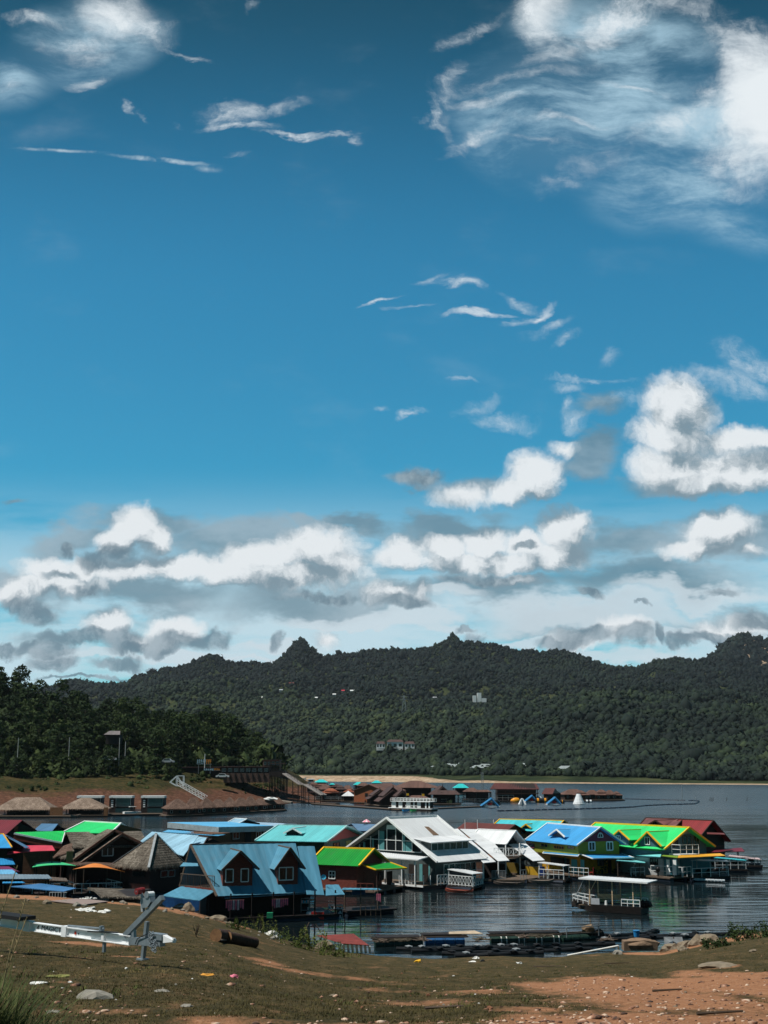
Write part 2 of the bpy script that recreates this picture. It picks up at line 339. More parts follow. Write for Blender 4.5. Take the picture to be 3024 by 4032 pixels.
# --- small dark clouds nearer than the rest
DARK = [(460, 2110 + 70, 150, 60), (720 - 330, 2200, 160, 70), (220, 2270, 130, 32, 0, .8), (340, 2320, 110, 24, 0, .7), (330, 2520, 420, 56), (720, 2540, 260, 60), (860, 2520, 110, 50), (600, 2560, 300, 40), (150, 2560, 190, 50), (190, 2610, 130, 44), (440, 2610, 170, 40), (140, 2420, 130, 70), (60, 2390, 120, 60), (30, 2560, 90, 40),
        (240, 2160, 50, 50, 40), (1090, 2535, 50, 60), (590, 2625, 50, 14), (1840, 2468, 80, 18), (2080, 2140, 90, 28), (2310, 2520, 220, 50), (2500, 2530, 140, 70), (2200, 2545, 160, 34), (2610, 2520, 40, 60), (2850, 2530, 220, 40), (2700, 2540, 140, 40), (2890, 2345, 100, 34), (2990, 2470, 150, 60), (1590, 2370, 130, 44), (2330, 2350, 100, 34, -12), (2550, 2395, 60, 14), (1880, 2505, 60, 40, 0, .7), (1650, 1890, 170, 44, 0, .8), (1900, 2280, 360, 36, 0, .8), (1250, 2345, 340, 30, 0, .8), (600, 2665, 380, 16), (300, 2668, 300, 12)]
D0 = blobs(w2, DARK); dA = mth('MULTIPLY', smooth(mth('ADD', D0, mth('MULTIPLY', det, .6)), .05, .56), smooth(D0, .0, .14))
dT = smooth(mth('ADD', nB, mth('MULTIPLY', rel, .8)), .35, .7)
c5 = mixc(mth('MULTIPLY', dA, .86), c4, mixc(dT, cc((100, 125, 140)), cc((152, 170, 181))))
fin = mixc(front, c2, c5)
LK.new(fin, bg.inputs[0])
# ---------------------------------------------------------------- land and water
def pw(x, xs, ys): return np.interp(x, xs, ys)
def fbm(x, y, sc, oct=4, seed=0):
    r = np.zeros_like(x); a = 1.0
    rs = np.random.default_rng(seed)
    for o in range(oct):
        T = rs.random((64, 64)); gx = x / sc; gy = y / sc
        ix = np.floor(gx).astype(int); iy = np.floor(gy).astype(int); fx = gx - ix; fy = gy - iy
        fx = fx * fx * (3 - 2 * fx); fy = fy * fy * (3 - 2 * fy)
        g = lambda i, j: T[(ix + i) % 64, (iy + j) % 64]
        r += a * ((g(0, 0) * (1 - fx) + g(1, 0) * fx) * (1 - fy) + (g(0, 1) * (1 - fx) + g(1, 1) * fx) * fy - .5)
        a *= .5; sc *= .5
    return r
def px_of(u, py=3050):
    """photo column of a direction x/y (near the horizon)"""
    c = (CY - py) / FOC; return CX + u * FOC * (cp - c * sp)
vratio = np.vectorize(ratio)
# ---- foreground bank
CR_X = np.array([-900, 0, 130, 300, 520, 640, 750, 900, 1000, 1100, 1250, 1400, 1500, 1700, 2000, 2150, 2350, 2600, 2700, 2850, 3024, 3900])
CR_Y = np.array([3500, 3518, 3526, 3540, 3552, 3570, 3590, 3632, 3658, 3695, 3735, 3752, 3764, 3776, 3768, 3770, 3752, 3748, 3724, 3692, 3664, 3600])
BANK_D = 84.0
def bank_z(x, d):
    """height of the bank at x, distance d (arrays)"""
    x = np.asarray(x, float); d = np.asarray(d, float)
    dd = np.maximum(d, 3.0); u = x / dd
    P = np.clip(CX + u * FOC * 1.045, -900, 3900)
    ac = -vratio(pw(P, CR_X, CR_Y)); n0, n1 = 1 / 14.0, 1 / BANK_D
    a0 = .1893
    k = (a0 - ac) / (n0 - n1); s = ac - k * n1
    z = EYE - k - s * np.minimum(dd, BANK_D)
    z = np.minimum(z, 10.35 - .0 * d)
    over = np.maximum(d - BANK_D, 0)
    z = np.maximum(z - over * .62, -5)
    z = z + fbm(x, d, 3.0, 4, 3) * .10 * np.clip(1.2 - over, 0, 1)
    return z
rows = np.concatenate([np.arange(-14, 10, 2.0), np.geomspace(10, 80, 190), np.linspace(80.4, 100, 70)])
us = np.linspace(-1, 1, 260)
XX = us[None, :] * (np.maximum(rows, 10)[:, None] * .62); DD = np.repeat(rows[:, None], len(us), 1)
ZZ = bank_z(XX, DD)
ZZ += fbm(XX, DD, .5, 3, 9) * .035 * (DD < 86)
def node_mat(name):
    m = bpy.data.materials.new(name); m.use_nodes = True; return m, m.node_tree, m.node_tree.nodes['Principled BSDF']
class NB:
    def __init__(s, nt): s.nt = nt
    def n(s, t, **kw):
        o = s.nt.nodes.new('ShaderNode' + t)
        for k, v in kw.items(): setattr(o, k, v)
        return o
    def l(s, a, b): s.nt.links.new(a, b)
    def noise(s, vec, scale, detail=6, rough=.6):
        o = s.n('TexNoise'); o.inputs['Scale'].default_value = scale; o.inputs['Detail'].default_value = detail; o.inputs['Roughness'].default_value = rough
        if vec is not None: s.l(vec, o.inputs['Vector'])
        return o.outputs['Fac']
    def ramp(s, f, stops):
        r = s.n('ValToRGB'); e = r.color_ramp.elements
        while len(e) < len(stops): e.new(.5)
        for q, (p_, c) in zip(e, stops): q.position = p_; q.color = (*c, 1)
        s.l(f, r.inputs[0]); return r.outputs[0]
    def mix(s, f, a, b):
        o = s.n('Mix', data_type='RGBA')
        for k, v in ((0, f), (6, a), (7, b)):
            if isinstance(v, tuple): o.inputs[k].default_value = (*v, 1)
            elif isinstance(v, (int, float)): o.inputs[k].default_value = v
            else: s.l(v, o.inputs[k])
        return o.outputs[2]
    def math(s, op, a, b=0.0, c=0.0, clamp=False):
        o = s.n('Math', operation=op, use_clamp=clamp)
        for k, v in ((0, a), (1, b), (2, c)):
            if isinstance(v, (int, float)): o.inputs[k].default_value = v
            else: s.l(v, o.inputs[k])
        return o.outputs[0]
    def step(s, x, lo, hi):
        o = s.n('MapRange', interpolation_type='SMOOTHSTEP'); s.l(x, o.inputs[0]); o.inputs[1].default_value = lo; o.inputs[2].default_value = hi; return o.outputs[0]
    def bump(s, h, st, dist, bsdf):
        o = s.n('Bump'); o.inputs['Strength'].default_value = st; o.inputs['Distance'].default_value = dist; s.l(h, o.inputs['Height']); s.l(o.outputs[0], bsdf.inputs['Normal'])
    def coords(s, scale=(1, 1, 1), out='Object'):
        t = s.n('TexCoord'); m = s.n('Mapping'); m.inputs['Scale'].default_value = scale; s.l(t.outputs[out], m.inputs['Vector']); return m.outputs[0]
# dirt patches of the bank: world places (x, y, rx, ry)
def gpt(px, py):
    """point of the bank seen at px,py"""
    lo, hi = 4.0, BANK_D
    for _ in range(50):
        mid = (lo + hi) / 2; q = at(px, py, mid)
        if q.z > float(bank_z(q.x, q.y)): lo = mid
        else: hi = mid
    q = at(px, py, lo); return Vector((q.x, q.y, float(bank_z(q.x, q.y))))
DIRT = []
for px, py, rx, ry, w in ((2650, 3950, 560, 110, 1.6), (2950, 3890, 460, 90, 1.7), (2850, 4080, 760, 110, 1.7), (2450, 3868, 260, 22, 1.0), (2900, 3838, 330, 50, 1.6), (2600, 3890, 560, 60, 1.5), (1650, 3950, 340, 20, .7), (1500, 3900, 260, 14, .7), (1900, 3905, 200, 14, .7), (2100, 3980, 260, 26, .8),
                          (400, 3985, 330, 22, .6), (250, 3870, 200, 14, .6), (1050, 3790, 200, 12, .7), (330, 3715, 240, 8, .8), (480, 3765, 130, 7, .7), (1200, 3830, 300, 10, .7), (300, 3540, 420, 14, 1.4), (760, 3590, 190, 18, 1.2), (620, 3565, 120, 14, 1.3), (950, 3645, 90, 12, 1.2), (2450, 3750, 260, 14, 1.0), (2650, 3735, 130, 18, 1.0), (800, 4030, 500, 30, .5), (1500, 4040, 500, 20, .7), (140, 3515, 300, 10, 1.2), (2850, 3805, 160, 7, 1.0)):
    c = gpt(px, py); e = gpt(px, py + ry) if py + ry < 4200 else c; t = gpt(px, py - ry)
    DIRT.append((c.x, (e.y + t.y) / 2, abs(gpt(px + rx, py).x - c.x), max(.4, abs(t.y - e.y) / 2), w))
dm = np.zeros_like(XX)
for x, y, rx, ry, w in DIRT: dm = np.maximum(dm, w * np.clip(1.25 - np.hypot((XX - x) / rx, (DD - y) / ry) , 0, 1))
dm = np.clip(dm + fbm(XX, DD * .5, 1.6, 4, 5) * .55, 0, 1.5)
m, nt_, b_ = node_mat('bank_soil'); q = NB(nt_)
at_ = q.n('Attribute', attribute_name='dirt'); co_ = q.coords((1, .45, 1)); co1 = q.coords()
n1 = q.noise(co_, 1.6, 8, .76); n2 = q.noise(co1, 9, 6, .7); n3 = q.noise(co1, 45, 4, .7)
mk = q.math('ADD', at_.outputs['Fac'], q.math('MULTIPLY', q.math('SUBTRACT', n1, .5), 2.3)); mk = q.step(mk, .22, .95)
gr = q.ramp(q.math('ADD', q.math('MULTIPLY', n1, .45), q.math('ADD', q.math('MULTIPLY', n2, .3), q.math('MULTIPLY', n3, .25))), [(.3, lin((32, 32, 18))), (.48, lin((68, 62, 38))), (.62, lin((116, 94, 66)))])
dr = q.ramp(q.math('ADD', q.math('MULTIPLY', n2, .5), q.math('MULTIPLY', n3, .5)), [(.28, lin((108, 76, 55))), (.5, lin((162, 114, 82))), (.72, lin((198, 158, 124)))])
q.l(q.mix(mk, gr, dr), b_.inputs['Base Color']); b_.inputs['Roughness'].default_value = .95; b_.inputs['Specular IOR Level'].default_value = .1
q.bump(q.math('ADD', q.math('MULTIPLY', n2, .7), q.math('MULTIPLY', n3, .3)), .9, .10, b_)
bank = grid_mesh('ground', np.stack([XX, DD, ZZ], -1), m); tag(bank, 'sloping bank of thin grass and orange soil', None, None, 'structure')
at = at
a_ = bank.data.attributes.new('dirt', 'FLOAT', 'POINT'); a_.data.foreach_set('value', dm.astype(np.float32).ravel())
# ---- water
m, nt_, b_ = node_mat('lake_water'); q = NB(nt_)
b_.inputs['Base Color'].default_value = (.006, .011, .013, 1); b_.inputs['Roughness'].default_value = .04; b_.inputs['IOR'].default_value = 1.33; b_.inputs['Specular IOR Level'].default_value = .5
w1_ = q.noise(q.coords((.35, 1.5, 1)), 1.5, 4, .55); w2_ = q.noise(q.coords((.15, .62, 1)), 1.0, 2, .5); w3_ = q.noise(q.coords((.012, .03, 1)), 1.0, 3, .5)
calm = q.step(w3_, .40, .62)
h_ = q.math('MULTIPLY', q.math('ADD', q.math('MULTIPLY', w1_, .5), q.math('MULTIPLY', w2_, 2.6)), q.math('MULTIPLY_ADD', calm, .95, .12))
q.bump(h_, .6, .15, b_)
g_ = q.n('NewGeometry'); sp_ = q.n('SeparateXYZ'); q.l(g_.outputs['Position'], sp_.inputs[0]); q.l(q.math('MULTIPLY_ADD', q.step(sp_.outputs[1], 130, 420), .22, .03), b_.inputs['Roughness'])
yw = np.concatenate([np.linspace(55, 330, 60), np.linspace(340, 1400, 40)]); uw = np.linspace(-1, 1, 60)
WP = np.stack([uw[None] * (yw[:, None] * .75 + 120), np.repeat(yw[:, None], 60, 1), np.zeros((len(yw), 60))], -1)
water = grid_mesh('water', WP, m); tag(water, 'dark rippled lake water', None, None, 'structure')
# ---- near left shore hill
cols = np.linspace(-1500, 1500, 150)
SH = [-1500, 0, 300, 640, 900, 1050, 1190, 1262, 1300, 1500]
def col_(v): return pw(cols, SH, v)
d0 = col_([335, 342, 348, 362, 385, 400, 412, 420, 424, 430])
p1 = col_([3118, 3118, 3114, 3120, 3124, 3134, 3146, 3150, 3170, 3200]); p2 = col_([3045, 3048, 3048, 3044, 3050, 3060, 3082, 3128, 3180, 3230])
p3 = col_([2560, 2735, 2860, 2915, 2925, 2985, 3062, 3126, 3190, 3250])
ctl = [(-16, None), (0, None), (18, p1), (46, p2), (70, p2 + (p3 - p2) * .22), (140, p3), (190, p3 + 40), (260, p3 + 160)]
ds, zs = [], []
for off, pv in ctl:
    D_ = d0 + off; ds.append(D_); zs.append(np.full_like(D_, -2.5 if off < 0 else 0.05) if pv is None else EYE + vratio(pv) * D_)
ds = np.array(ds); zs = np.array(zs)
fr = np.concatenate([np.linspace(-16, 60, 90), np.linspace(62, 260, 70)])
NX = np.zeros((len(fr), len(cols))); NY = NX.copy(); NZ = NX.copy()
for j in range(len(cols)):
    D_ = d0[j] + fr; NY[:, j] = D_; NZ[:, j] = np.interp(fr, [c[0] for c in ctl], zs[:, j])
    NX[:, j] = (cols[j] - CX) / (FOC * 1.02) * D_
NZ += fbm(NX, NY, 14, 5, 21) * np.clip(NZ, 0, 5) * .28
def near_z(x, y):
    P = x / y * FOC * 1.02 + CX; dd = y - np.interp(P, cols, d0)
    return float(np.interp(dd, [c[0] for c in ctl], [np.interp(P, cols, zs[k]) for k in range(len(ctl))]))
m, nt_, b_ = node_mat('shore_earth'); q = NB(nt_)
co1 = q.coords((1, 1, 1)); g_ = q.n('NewGeometry'); sp_ = q.n('SeparateXYZ'); q.l(g_.outputs['Position'], sp_.inputs[0])
n1 = q.noise(q.coords((.5, .5, 2.2)), .12, 7, .7); n2 = q.noise(co1, .9, 6, .7)
lv = q.math('ADD', sp_.outputs[2], q.math('MULTIPLY', q.math('SUBTRACT', n1, .5), 7.5)); mk = q.step(lv, 3.4, 5.4)
so_ = q.ramp(n2, [(.3, lin((62, 44, 36))), (.52, lin((94, 64, 50))), (.7, lin((124, 92, 74)))])
gs_ = q.ramp(q.math('ADD', q.math('MULTIPLY', n1, .5), q.math('MULTIPLY', n2, .5)), [(.35, lin((24, 25, 14))), (.46, lin((46, 48, 24))), (.56, lin((74, 64, 38))), (.66, lin((100, 70, 52)))])
q.l(q.mix(mk, so_, gs_), b_.inputs['Base Color']); b_.inputs['Roughness'].default_value = .95; b_.inputs['Specular IOR Level'].default_value = .1
q.bump(n2, 1, .5, b_)
shore = grid_mesh('shore_slope', np.stack([NX, NY, NZ], -1), m); tag(shore, 'brown soil shore under a grassy slope', None, None, 'structure')
# ---- far hills
FC = np.linspace(-900, 3950, 420)
SKX = [-900, 0, 192, 219, 255, 285, 325, 345, 398, 464, 504, 564, 630, 656, 683, 736, 782, 806, 835, 869, 928, 981, 1034, 1082, 1133, 1165, 1190, 1215, 1253, 1278, 1348, 1430, 1481, 1570, 1665, 1703, 1753, 1782, 1801, 1880, 1949, 2000, 2044, 2069, 2145, 2214, 2252, 2303, 2366, 2442, 2512, 2575, 2645, 2689, 2797, 2860, 2930, 3024, 3300, 3950]
SKY = [2900, 2800, 2722, 2718, 2700, 2682, 2684, 2692, 2692, 2688, 2682, 2658, 2638, 2626, 2632, 2622, 2604, 2582, 2574, 2582, 2608, 2604, 2606, 2610, 2560, 2512, 2511, 2530, 2566, 2579, 2564, 2560, 2548, 2550, 2545, 2541, 2514, 2484, 2509, 2522, 2529, 2538, 2554, 2554, 2558, 2548, 2560, 2583, 2608, 2620, 2614, 2589, 2576, 2579, 2583, 2576, 2596, 2646, 2700, 2640]
sk = pw(FC, SKX, SKY) + 9
sh_d = pw(FC, [-900, 1000, 1300, 1700, 2400, 3024, 3950], [1000, 960, 935, 880, 820, 775, 740])
h1 = pw(FC, [-900, 1000, 1150, 1230, 1330, 1450, 1660, 1800, 2000, 2150, 2400, 2640, 2800, 3024, 3950], [2950, 2945, 2905, 2890, 2902, 2925, 2892, 2890, 2880, 2905, 2888, 2905, 2892, 2896, 2880])
sand = pw(FC, [-900, 1000, 1250, 1700, 1800, 1900, 2000, 2500, 3024, 3950], [3050, 3050, 3054, 3056, 3070, 3064, 3072, 3078, 3082, 3082])
gr1 = pw(FC, [-900, 1000, 1600, 1730, 1800, 2000, 2500, 2650, 3024, 3950], [3046, 3046, 3046, 3050, 3052, 3050, 3060, 3070, 3074, 3074])
mid = pw(FC, [-900, 900, 1500, 2000, 2400, 3024, 3950], [2860, 2830, 2800, 2790, 2800, 2830, 2800])
fk = [-60, 0, 22, 75, 330, 520, 1050, 1500, 1780, 2100]
fz = [np.full_like(FC, -6), np.full_like(FC, 0.02)]
for off, pv in ((22, sand), (75, gr1), (330, h1), (520, h1 - 18), (1050, mid), (1500, mid * .42 + sk * .58), (1780, sk), (2100, sk + 120)):
    fz.append(EYE + vratio(pv) * (sh_d + off))
fz = np.array(fz)
fr2 = np.concatenate([np.linspace(-60, 90, 60), np.linspace(95, 2100, 210)])
FX = np.zeros((len(fr2), len(FC))); FY = FX.copy(); FZ = FX.copy()
for j in range(len(FC)):
    D_ = sh_d[j] + fr2; FY[:, j] = D_; FZ[:, j] = np.interp(fr2, fk, fz[:, j])
    FX[:, j] = (FC[j] - CX) / (FOC * 1.0) * D_
wgt = np.clip((fr2[:, None] - 90) / 300, 0, 1) * np.clip((1780 - fr2[:, None]) / 250 + .12, .12, 1)
FZ += fbm(FX, FY, 330, 4, 33) * 85 * wgt + fbm(FX, FY, 60, 3, 35) * 10 * wgt
FZ[:28] += (fbm(FX, FY, 30, 4, 39) * np.clip(FZ, 0, 3) * .5)[:28]
m, nt_, b_ = node_mat('hill_earth'); q = NB(nt_)
co1 = q.coords(); g_ = q.n('NewGeometry'); sp_ = q.n('SeparateXYZ'); q.l(g_.outputs['Position'], sp_.inputs[0])
n1 = q.noise(co1, .02, 7, .7); n2 = q.noise(co1, .25, 5, .7)
an_ = q.n('Attribute', attribute_name='inland'); lv = q.math('ADD', an_.outputs['Fac'], q.math('MULTIPLY', q.math('SUBTRACT', n2, .5), 1.1)); mk = q.step(lv, .85, 1.15)
so_ = q.ramp(n2, [(.3, lin((112, 92, 74))), (.5, lin((160, 138, 114))), (.7, lin((186, 168, 146)))])
gs_ = q.ramp(n1, [(.35, lin((26, 34, 24))), (.5, lin((44, 54, 34))), (.66, lin((76, 78, 52)))])
q.l(q.mix(mk, so_, gs_), b_.inputs['Base Color']); b_.inputs['Roughness'].default_value = 1; b_.inputs['Specular IOR Level'].default_value = .05
q.bump(n2, 1, 1.0, b_)
hills = grid_mesh('hills', np.stack([FX, FY, FZ], -1), m); tag(hills, 'long forested hills beyond the lake', None, None, 'structure')
sw_ = pw(FC, [-900, 1600, 1720, 2000, 3950], [24, 24, 14, 11, 10]); inl = fr2[:, None] / sw_[None, :]
a_ = hills.data.attributes.new('inland', 'FLOAT', 'POINT'); a_.data.foreach_set('value', inl.astype(np.float32).ravel())
# the farther dark peak at the right
PC = np.linspace(2500, 4300, 120); pk = pw(PC, [2500, 2700, 2803, 2841, 2873, 2923, 2961, 3018, 3200, 3600, 4300], [2800, 2640, 2580, 2549, 2520, 2500, 2514, 2526, 2560, 2640, 2700])
KY = np.linspace(2700, 3500, 60); PX = np.zeros((60, 120)); PY = PX.copy(); PZ = PX.copy()
for i, y in enumerate(KY):
    top = EYE + vratio(pk) * 3200; f = 1 - abs(y - 3200) / 560
    PY[i] = y; PX[i] = (PC - CX) / FOC * y; PZ[i] = 20 + (top - 20) * np.clip(f, 0, 1) ** .8
PZ += fbm(PX, PY, 120, 4, 50) * 16 * np.clip(abs(PY - 3200) / 120, .1, 1)
peak = grid_mesh('mountain', np.stack([PX, PY, PZ], -1), m); tag(peak, 'dark rocky mountain behind the right-hand ridge', None, None, 'structure')
# ---------------------------------------------------------------- vegetation
def leafmat(name, stops, sc1=.02, sc2=.35, transl=.15):
    m, nt_, b_ = node_mat(name); q = NB(nt_)
    g_ = q.n('NewGeometry'); n1 = q.noise(g_.outputs['Position'], sc1, 5, .65); n2 = q.noise(g_.outputs['Position'], sc2, 4, .7)
    f = q.math('ADD', q.math('MULTIPLY', n1, .5), q.math('MULTIPLY', n2, .5))
    if name == 'far_foliage':     # foliage colour gets darker with height up the slopes
        s3 = q.n('SeparateXYZ'); q.l(g_.outputs['Position'], s3.inputs[0]); f = q.math('ADD', f, q.math('MULTIPLY_ADD', q.step(s3.outputs[2], 45, 190), -.085, -.018))
    q.l(q.ramp(f, [(p_, lin(c)) for p_, c in stops]), b_.inputs['Base Color']); b_.inputs['Roughness'].default_value = .8; b_.inputs['Specular IOR Level'].default_value = .15
    return m
FOR_M = leafmat('far_foliage', [(.33, (15, 24, 24)), (.44, (25, 36, 31)), (.53, (40, 53, 37)), (.63, (74, 84, 52))], .0035, .05)
def interp_grid(GX, GY, GZ, fr_, cols_, P, dd):
    """bilinear lookup of a terrain laid out by column P and offset dd"""
    j = np.clip(np.interp(P, cols_, np.arange(len(cols_))), 0, len(cols_) - 1.001); i = np.clip(np.interp(dd, fr_, np.arange(len(fr_))), 0, len(fr_) - 1.001)
    j0 = j.astype(int); i0 = i.astype(int); fj = j - j0; fi = i - i0
    def L(G): return (G[i0, j0] * (1 - fi) + G[i0 + 1, j0] * fi) * (1 - fj) + (G[i0, j0 + 1] * (1 - fi) + G[i0 + 1, j0 + 1] * fi) * fj
    return np.stack([L(GX), L(GY), L(GZ)], -1)
def tree_cloud(name, pts, size, mat_, tuft=12, seed=1):
    """many trees as one mesh: every crown a dome of jittered leaf shards over a lumpy core"""
    r = np.random.default_rng(seed); n = len(pts)
    bv, bf = ICO[1]; bv = np.array(bv); bf = np.array(bf)
    s = size[:, None] * np.exp(r.normal(0, .32, (n, 1)))
    k = 1 + r.normal(0, .16, (n, len(bv), 1))
    V = bv[None] * k * np.stack([s, s, s * r.uniform(.8, 1.5, (n, 1))], -1) + pts[:, None, :] + np.array([0, 0, .55]) * s[..., None]
    Fc = bf[None] + (np.arange(n) * len(bv))[:, None, None]
    # shards
    d = r.normal(size=(n, tuft, 3)); d[..., 2] = abs(d[..., 2]) * 1.1 - .15; d /= np.linalg.norm(d, axis=-1, keepdims=True)
    c = pts[:, None, :] + d * s[..., None] * r.uniform(.8, 1.18, (n, tuft, 1)) + np.array([0, 0, .6]) * s[..., None]
    e1 = r.normal(size=(n, tuft, 3)); e2 = r.normal(size=(n, tuft, 3)); w = s[..., None] * .30
    T = np.stack([c + e1 * w, c + e2 * w, c - (e1 + e2) * w * .6], 2).reshape(-1, 3)
    V = V.reshape(-1, 3); n0 = len(V); T_f = np.arange(len(T)).reshape(-1, 3) + n0
    return np_mesh(name, np.concatenate([V, T]), np.concatenate([Fc.reshape(-1, 3), T_f]), mat_, 3)
n = 135000
P = RNG.uniform(-300, 3350, n); dd = np.concatenate([RNG.uniform(55, 420, 42000), RNG.uniform(330, 1830, n - 42000)])
# nearer than the grass strip no trees on the open right shore
open_ = np.interp(P, [1650, 1740, 2500, 2650, 3350], [58, 70, 72, 66, 62]); keep = dd > open_ + RNG.normal(0, 4, n)
glade = (fbm(P, dd, 160, 3, 71) > .62) & (dd < 600); keep &= ~glade
P, dd = P[keep], dd[keep]
pts = interp_grid(FX, FY, FZ, fr2, FC, P, dd)
sz = np.interp(dd, [60, 150, 400, 1900], [2.0, 2.1, 2.0, 2.9]) * RNG.uniform(.6, 1.25, len(P))
fo = tree_cloud('far_forest', pts, sz, FOR_M, 5, 3); tag(fo, 'dense green forest covering the hills beyond the lake', None, None, 'stuff')
n = 9000; P = RNG.uniform(2520, 3500, n); y = RNG.uniform(2750, 3260, n)
pts = interp_grid(PX, PY, PZ, KY, PC, P, y); top = RNG.uniform(0, 1, n)
fo2 = tree_cloud('mountain_forest', pts, RNG.uniform(2.8, 5, n), FOR_M, 8, 5); tag(fo2, 'dark forest on the farther mountain at the right', None, None, 'stuff')
# individual broadleaf trees on the left hillside
LEAF = [leafmat('dark_leaves', [(.32, (18, 30, 16)), (.48, (32, 48, 24)), (.6, (50, 66, 32)), (.74, (84, 92, 46))], .05, .5), leafmat('mid_leaves', [(.32, (22, 36, 20)), (.48, (40, 56, 28)), (.6, (62, 76, 38)), (.74, (98, 102, 56))], .05, .5)]
BARK = mat('bark', lin((74, 62, 50)), .9, .35, 4, .3, stretch=(1, 1, .3))
def crown_mesh(name, h, w, seed, mat_, clumps=16, quads=70, leaf=.34):
    r = np.random.default_rng(seed); Q = []
    for c in range(clumps):
        t = (c + .5) / clumps; zc = h * (.16 + .76 * t) + r.normal(0, h * .03); rr = w * (1.02 * math.sin(math.pi * min(1, .22 + .72 * t)) ** .8)
        a = c * 2.4 + r.uniform(-.4, .4); o = rr * r.uniform(.3, .75); cx_, cy_ = o * math.cos(a), o * math.sin(a); cr = w * r.uniform(.34, .52)
        d = r.normal(size=(quads, 3)); d /= np.linalg.norm(d, axis=1, keepdims=True); d[:, 2] = np.where(d[:, 2] < -.3, -d[:, 2], d[:, 2])
        p_ = np.array([cx_, cy_, zc]) + d * cr * np.array([1, 1, .72]) * r.uniform(.55, 1.1, (quads, 1))
        nrm = d + r.normal(0, .45, (quads, 3)); nrm /= np.linalg.norm(nrm, axis=1, keepdims=True)
        t1 = np.cross(nrm, r.normal(size=(quads, 3))); t1 /= np.linalg.norm(t1, axis=1, keepdims=True); t2 = np.cross(nrm, t1)
        s = leaf * r.uniform(.6, 1.4, (quads, 1))
        Q.append(np.stack([p_ + t1 * s, p_ + t2 * s * .7, p_ - t1 * s, p_ - t2 * s * .7], 1))
    V = np.concatenate(Q).reshape(-1, 3); o = np_mesh(name, V, np.arange(len(V)).reshape(-1, 4), mat_, 4); return o
TREES = []
for k in range(7):
    h = [12, 14, 11, 13, 9, 15, 12][k]; w = [3.6, 3.9, 3.9, 3.2, 3.2, 4.2, 4.4][k]
    t = thing('broadleaf_tree', 'dark green broadleaf tree in the dense wood above the left shore', 'tree', group='broadleaf trees of the left hillside wood')
    c = crown_mesh('crown', h, w, 100 + k, LEAF[k % 2], 17, 64, .36); c.parent = t
    tb = MB(); tb.tube((0, 0, -1.5), (.1, 0, h * .45), .22, .13, 6); r_ = random.Random(k)
    for i in range(5):
        a = i * 1.3; tb.tube((.1, 0, h * (.3 + .05 * i)), (w * .6 * math.cos(a), w * .6 * math.sin(a), h * (.5 + .08 * i)), .09, .03, 5)
    tb.build('trunk', BARK, t); TREES.append(t)
def place_tree(k, x, y, z, s, used=set()):
    if k not in used: used.add(k); o = TREES[k]; o.location = (x, y, z); o.rotation_euler.z = random.uniform(0, 6.3); o.scale = (s, s, s * random.uniform(.9, 1.15)); return o
    return copy_tree(TREES[k], (x, y, z), random.uniform(0, 6.3), None, (s, s, s * random.uniform(.9, 1.15)))
rt = random.Random(5); cnt = 0; done = []
tries = 0
while cnt < 290 and tries < 9000:
    tries += 1
    px = rt.uniform(-260, 1045); o = 38 + 108 * rt.random() ** 1.35
    Dd = float(np.interp(px, cols, d0)) + o; x = (px - CX) / (FOC * 1.02) * Dd
    if any((x - a) ** 2 + (Dd - b_) ** 2 < 3.7 ** 2 for a, b_ in done): continue
    if px > 690 and o < 72: continue
    z = near_z(x, Dd); s = rt.uniform(.72, 1.12) * (1.0 if o > 58 else .6)
    if px > 960: s *= .8
    done.append((x, Dd)); place_tree(rt.randrange(7), x, Dd, z - .3, s); cnt += 1

# undergrowth below them
n = 6400; P = RNG.uniform(-300, 1110, n); off = np.concatenate([34 + 120 * RNG.random(5200) ** 1.5, RNG.uniform(15, 60, 1200)]); edge = np.interp(P, [-300, 300, 690, 760, 1110], [38, 40, 44, 62, 66]) + fbm(P, P * 0, 60, 3, 91) * 8
k_ = (off > edge + RNG.normal(0, 2.5, n)) | ((np.arange(n) >= 5200) & (off > 19 + 7 * RNG.random(n)) & (fbm(P, off * 12, 90, 3, 93) > -.05)); P, off = P[k_], off[k_]; yy_ = np.interp(P, cols, d0) + off; xx_ = (P - CX) / (FOC * 1.02) * yy_
zz_ = np.array([near_z(a, b) for a, b in zip(xx_, yy_)])
UND = leafmat('undergrowth_leaves', [(.32, (18, 28, 14)), (.48, (36, 50, 24)), (.6, (60, 72, 34)), (.74, (104, 104, 58))], .05, .6)
uo = tree_cloud('undergrowth', np.stack([xx_, yy_, zz_ - .4], -1), RNG.uniform(.6, 1.7, len(P)) * np.where(off < edge[k_], .36, np.where(off < 60, .8, 1.3)), UND, 30, 8); tag(uo, 'dense dark undergrowth below the trees of the left hillside', None, None, 'stuff')
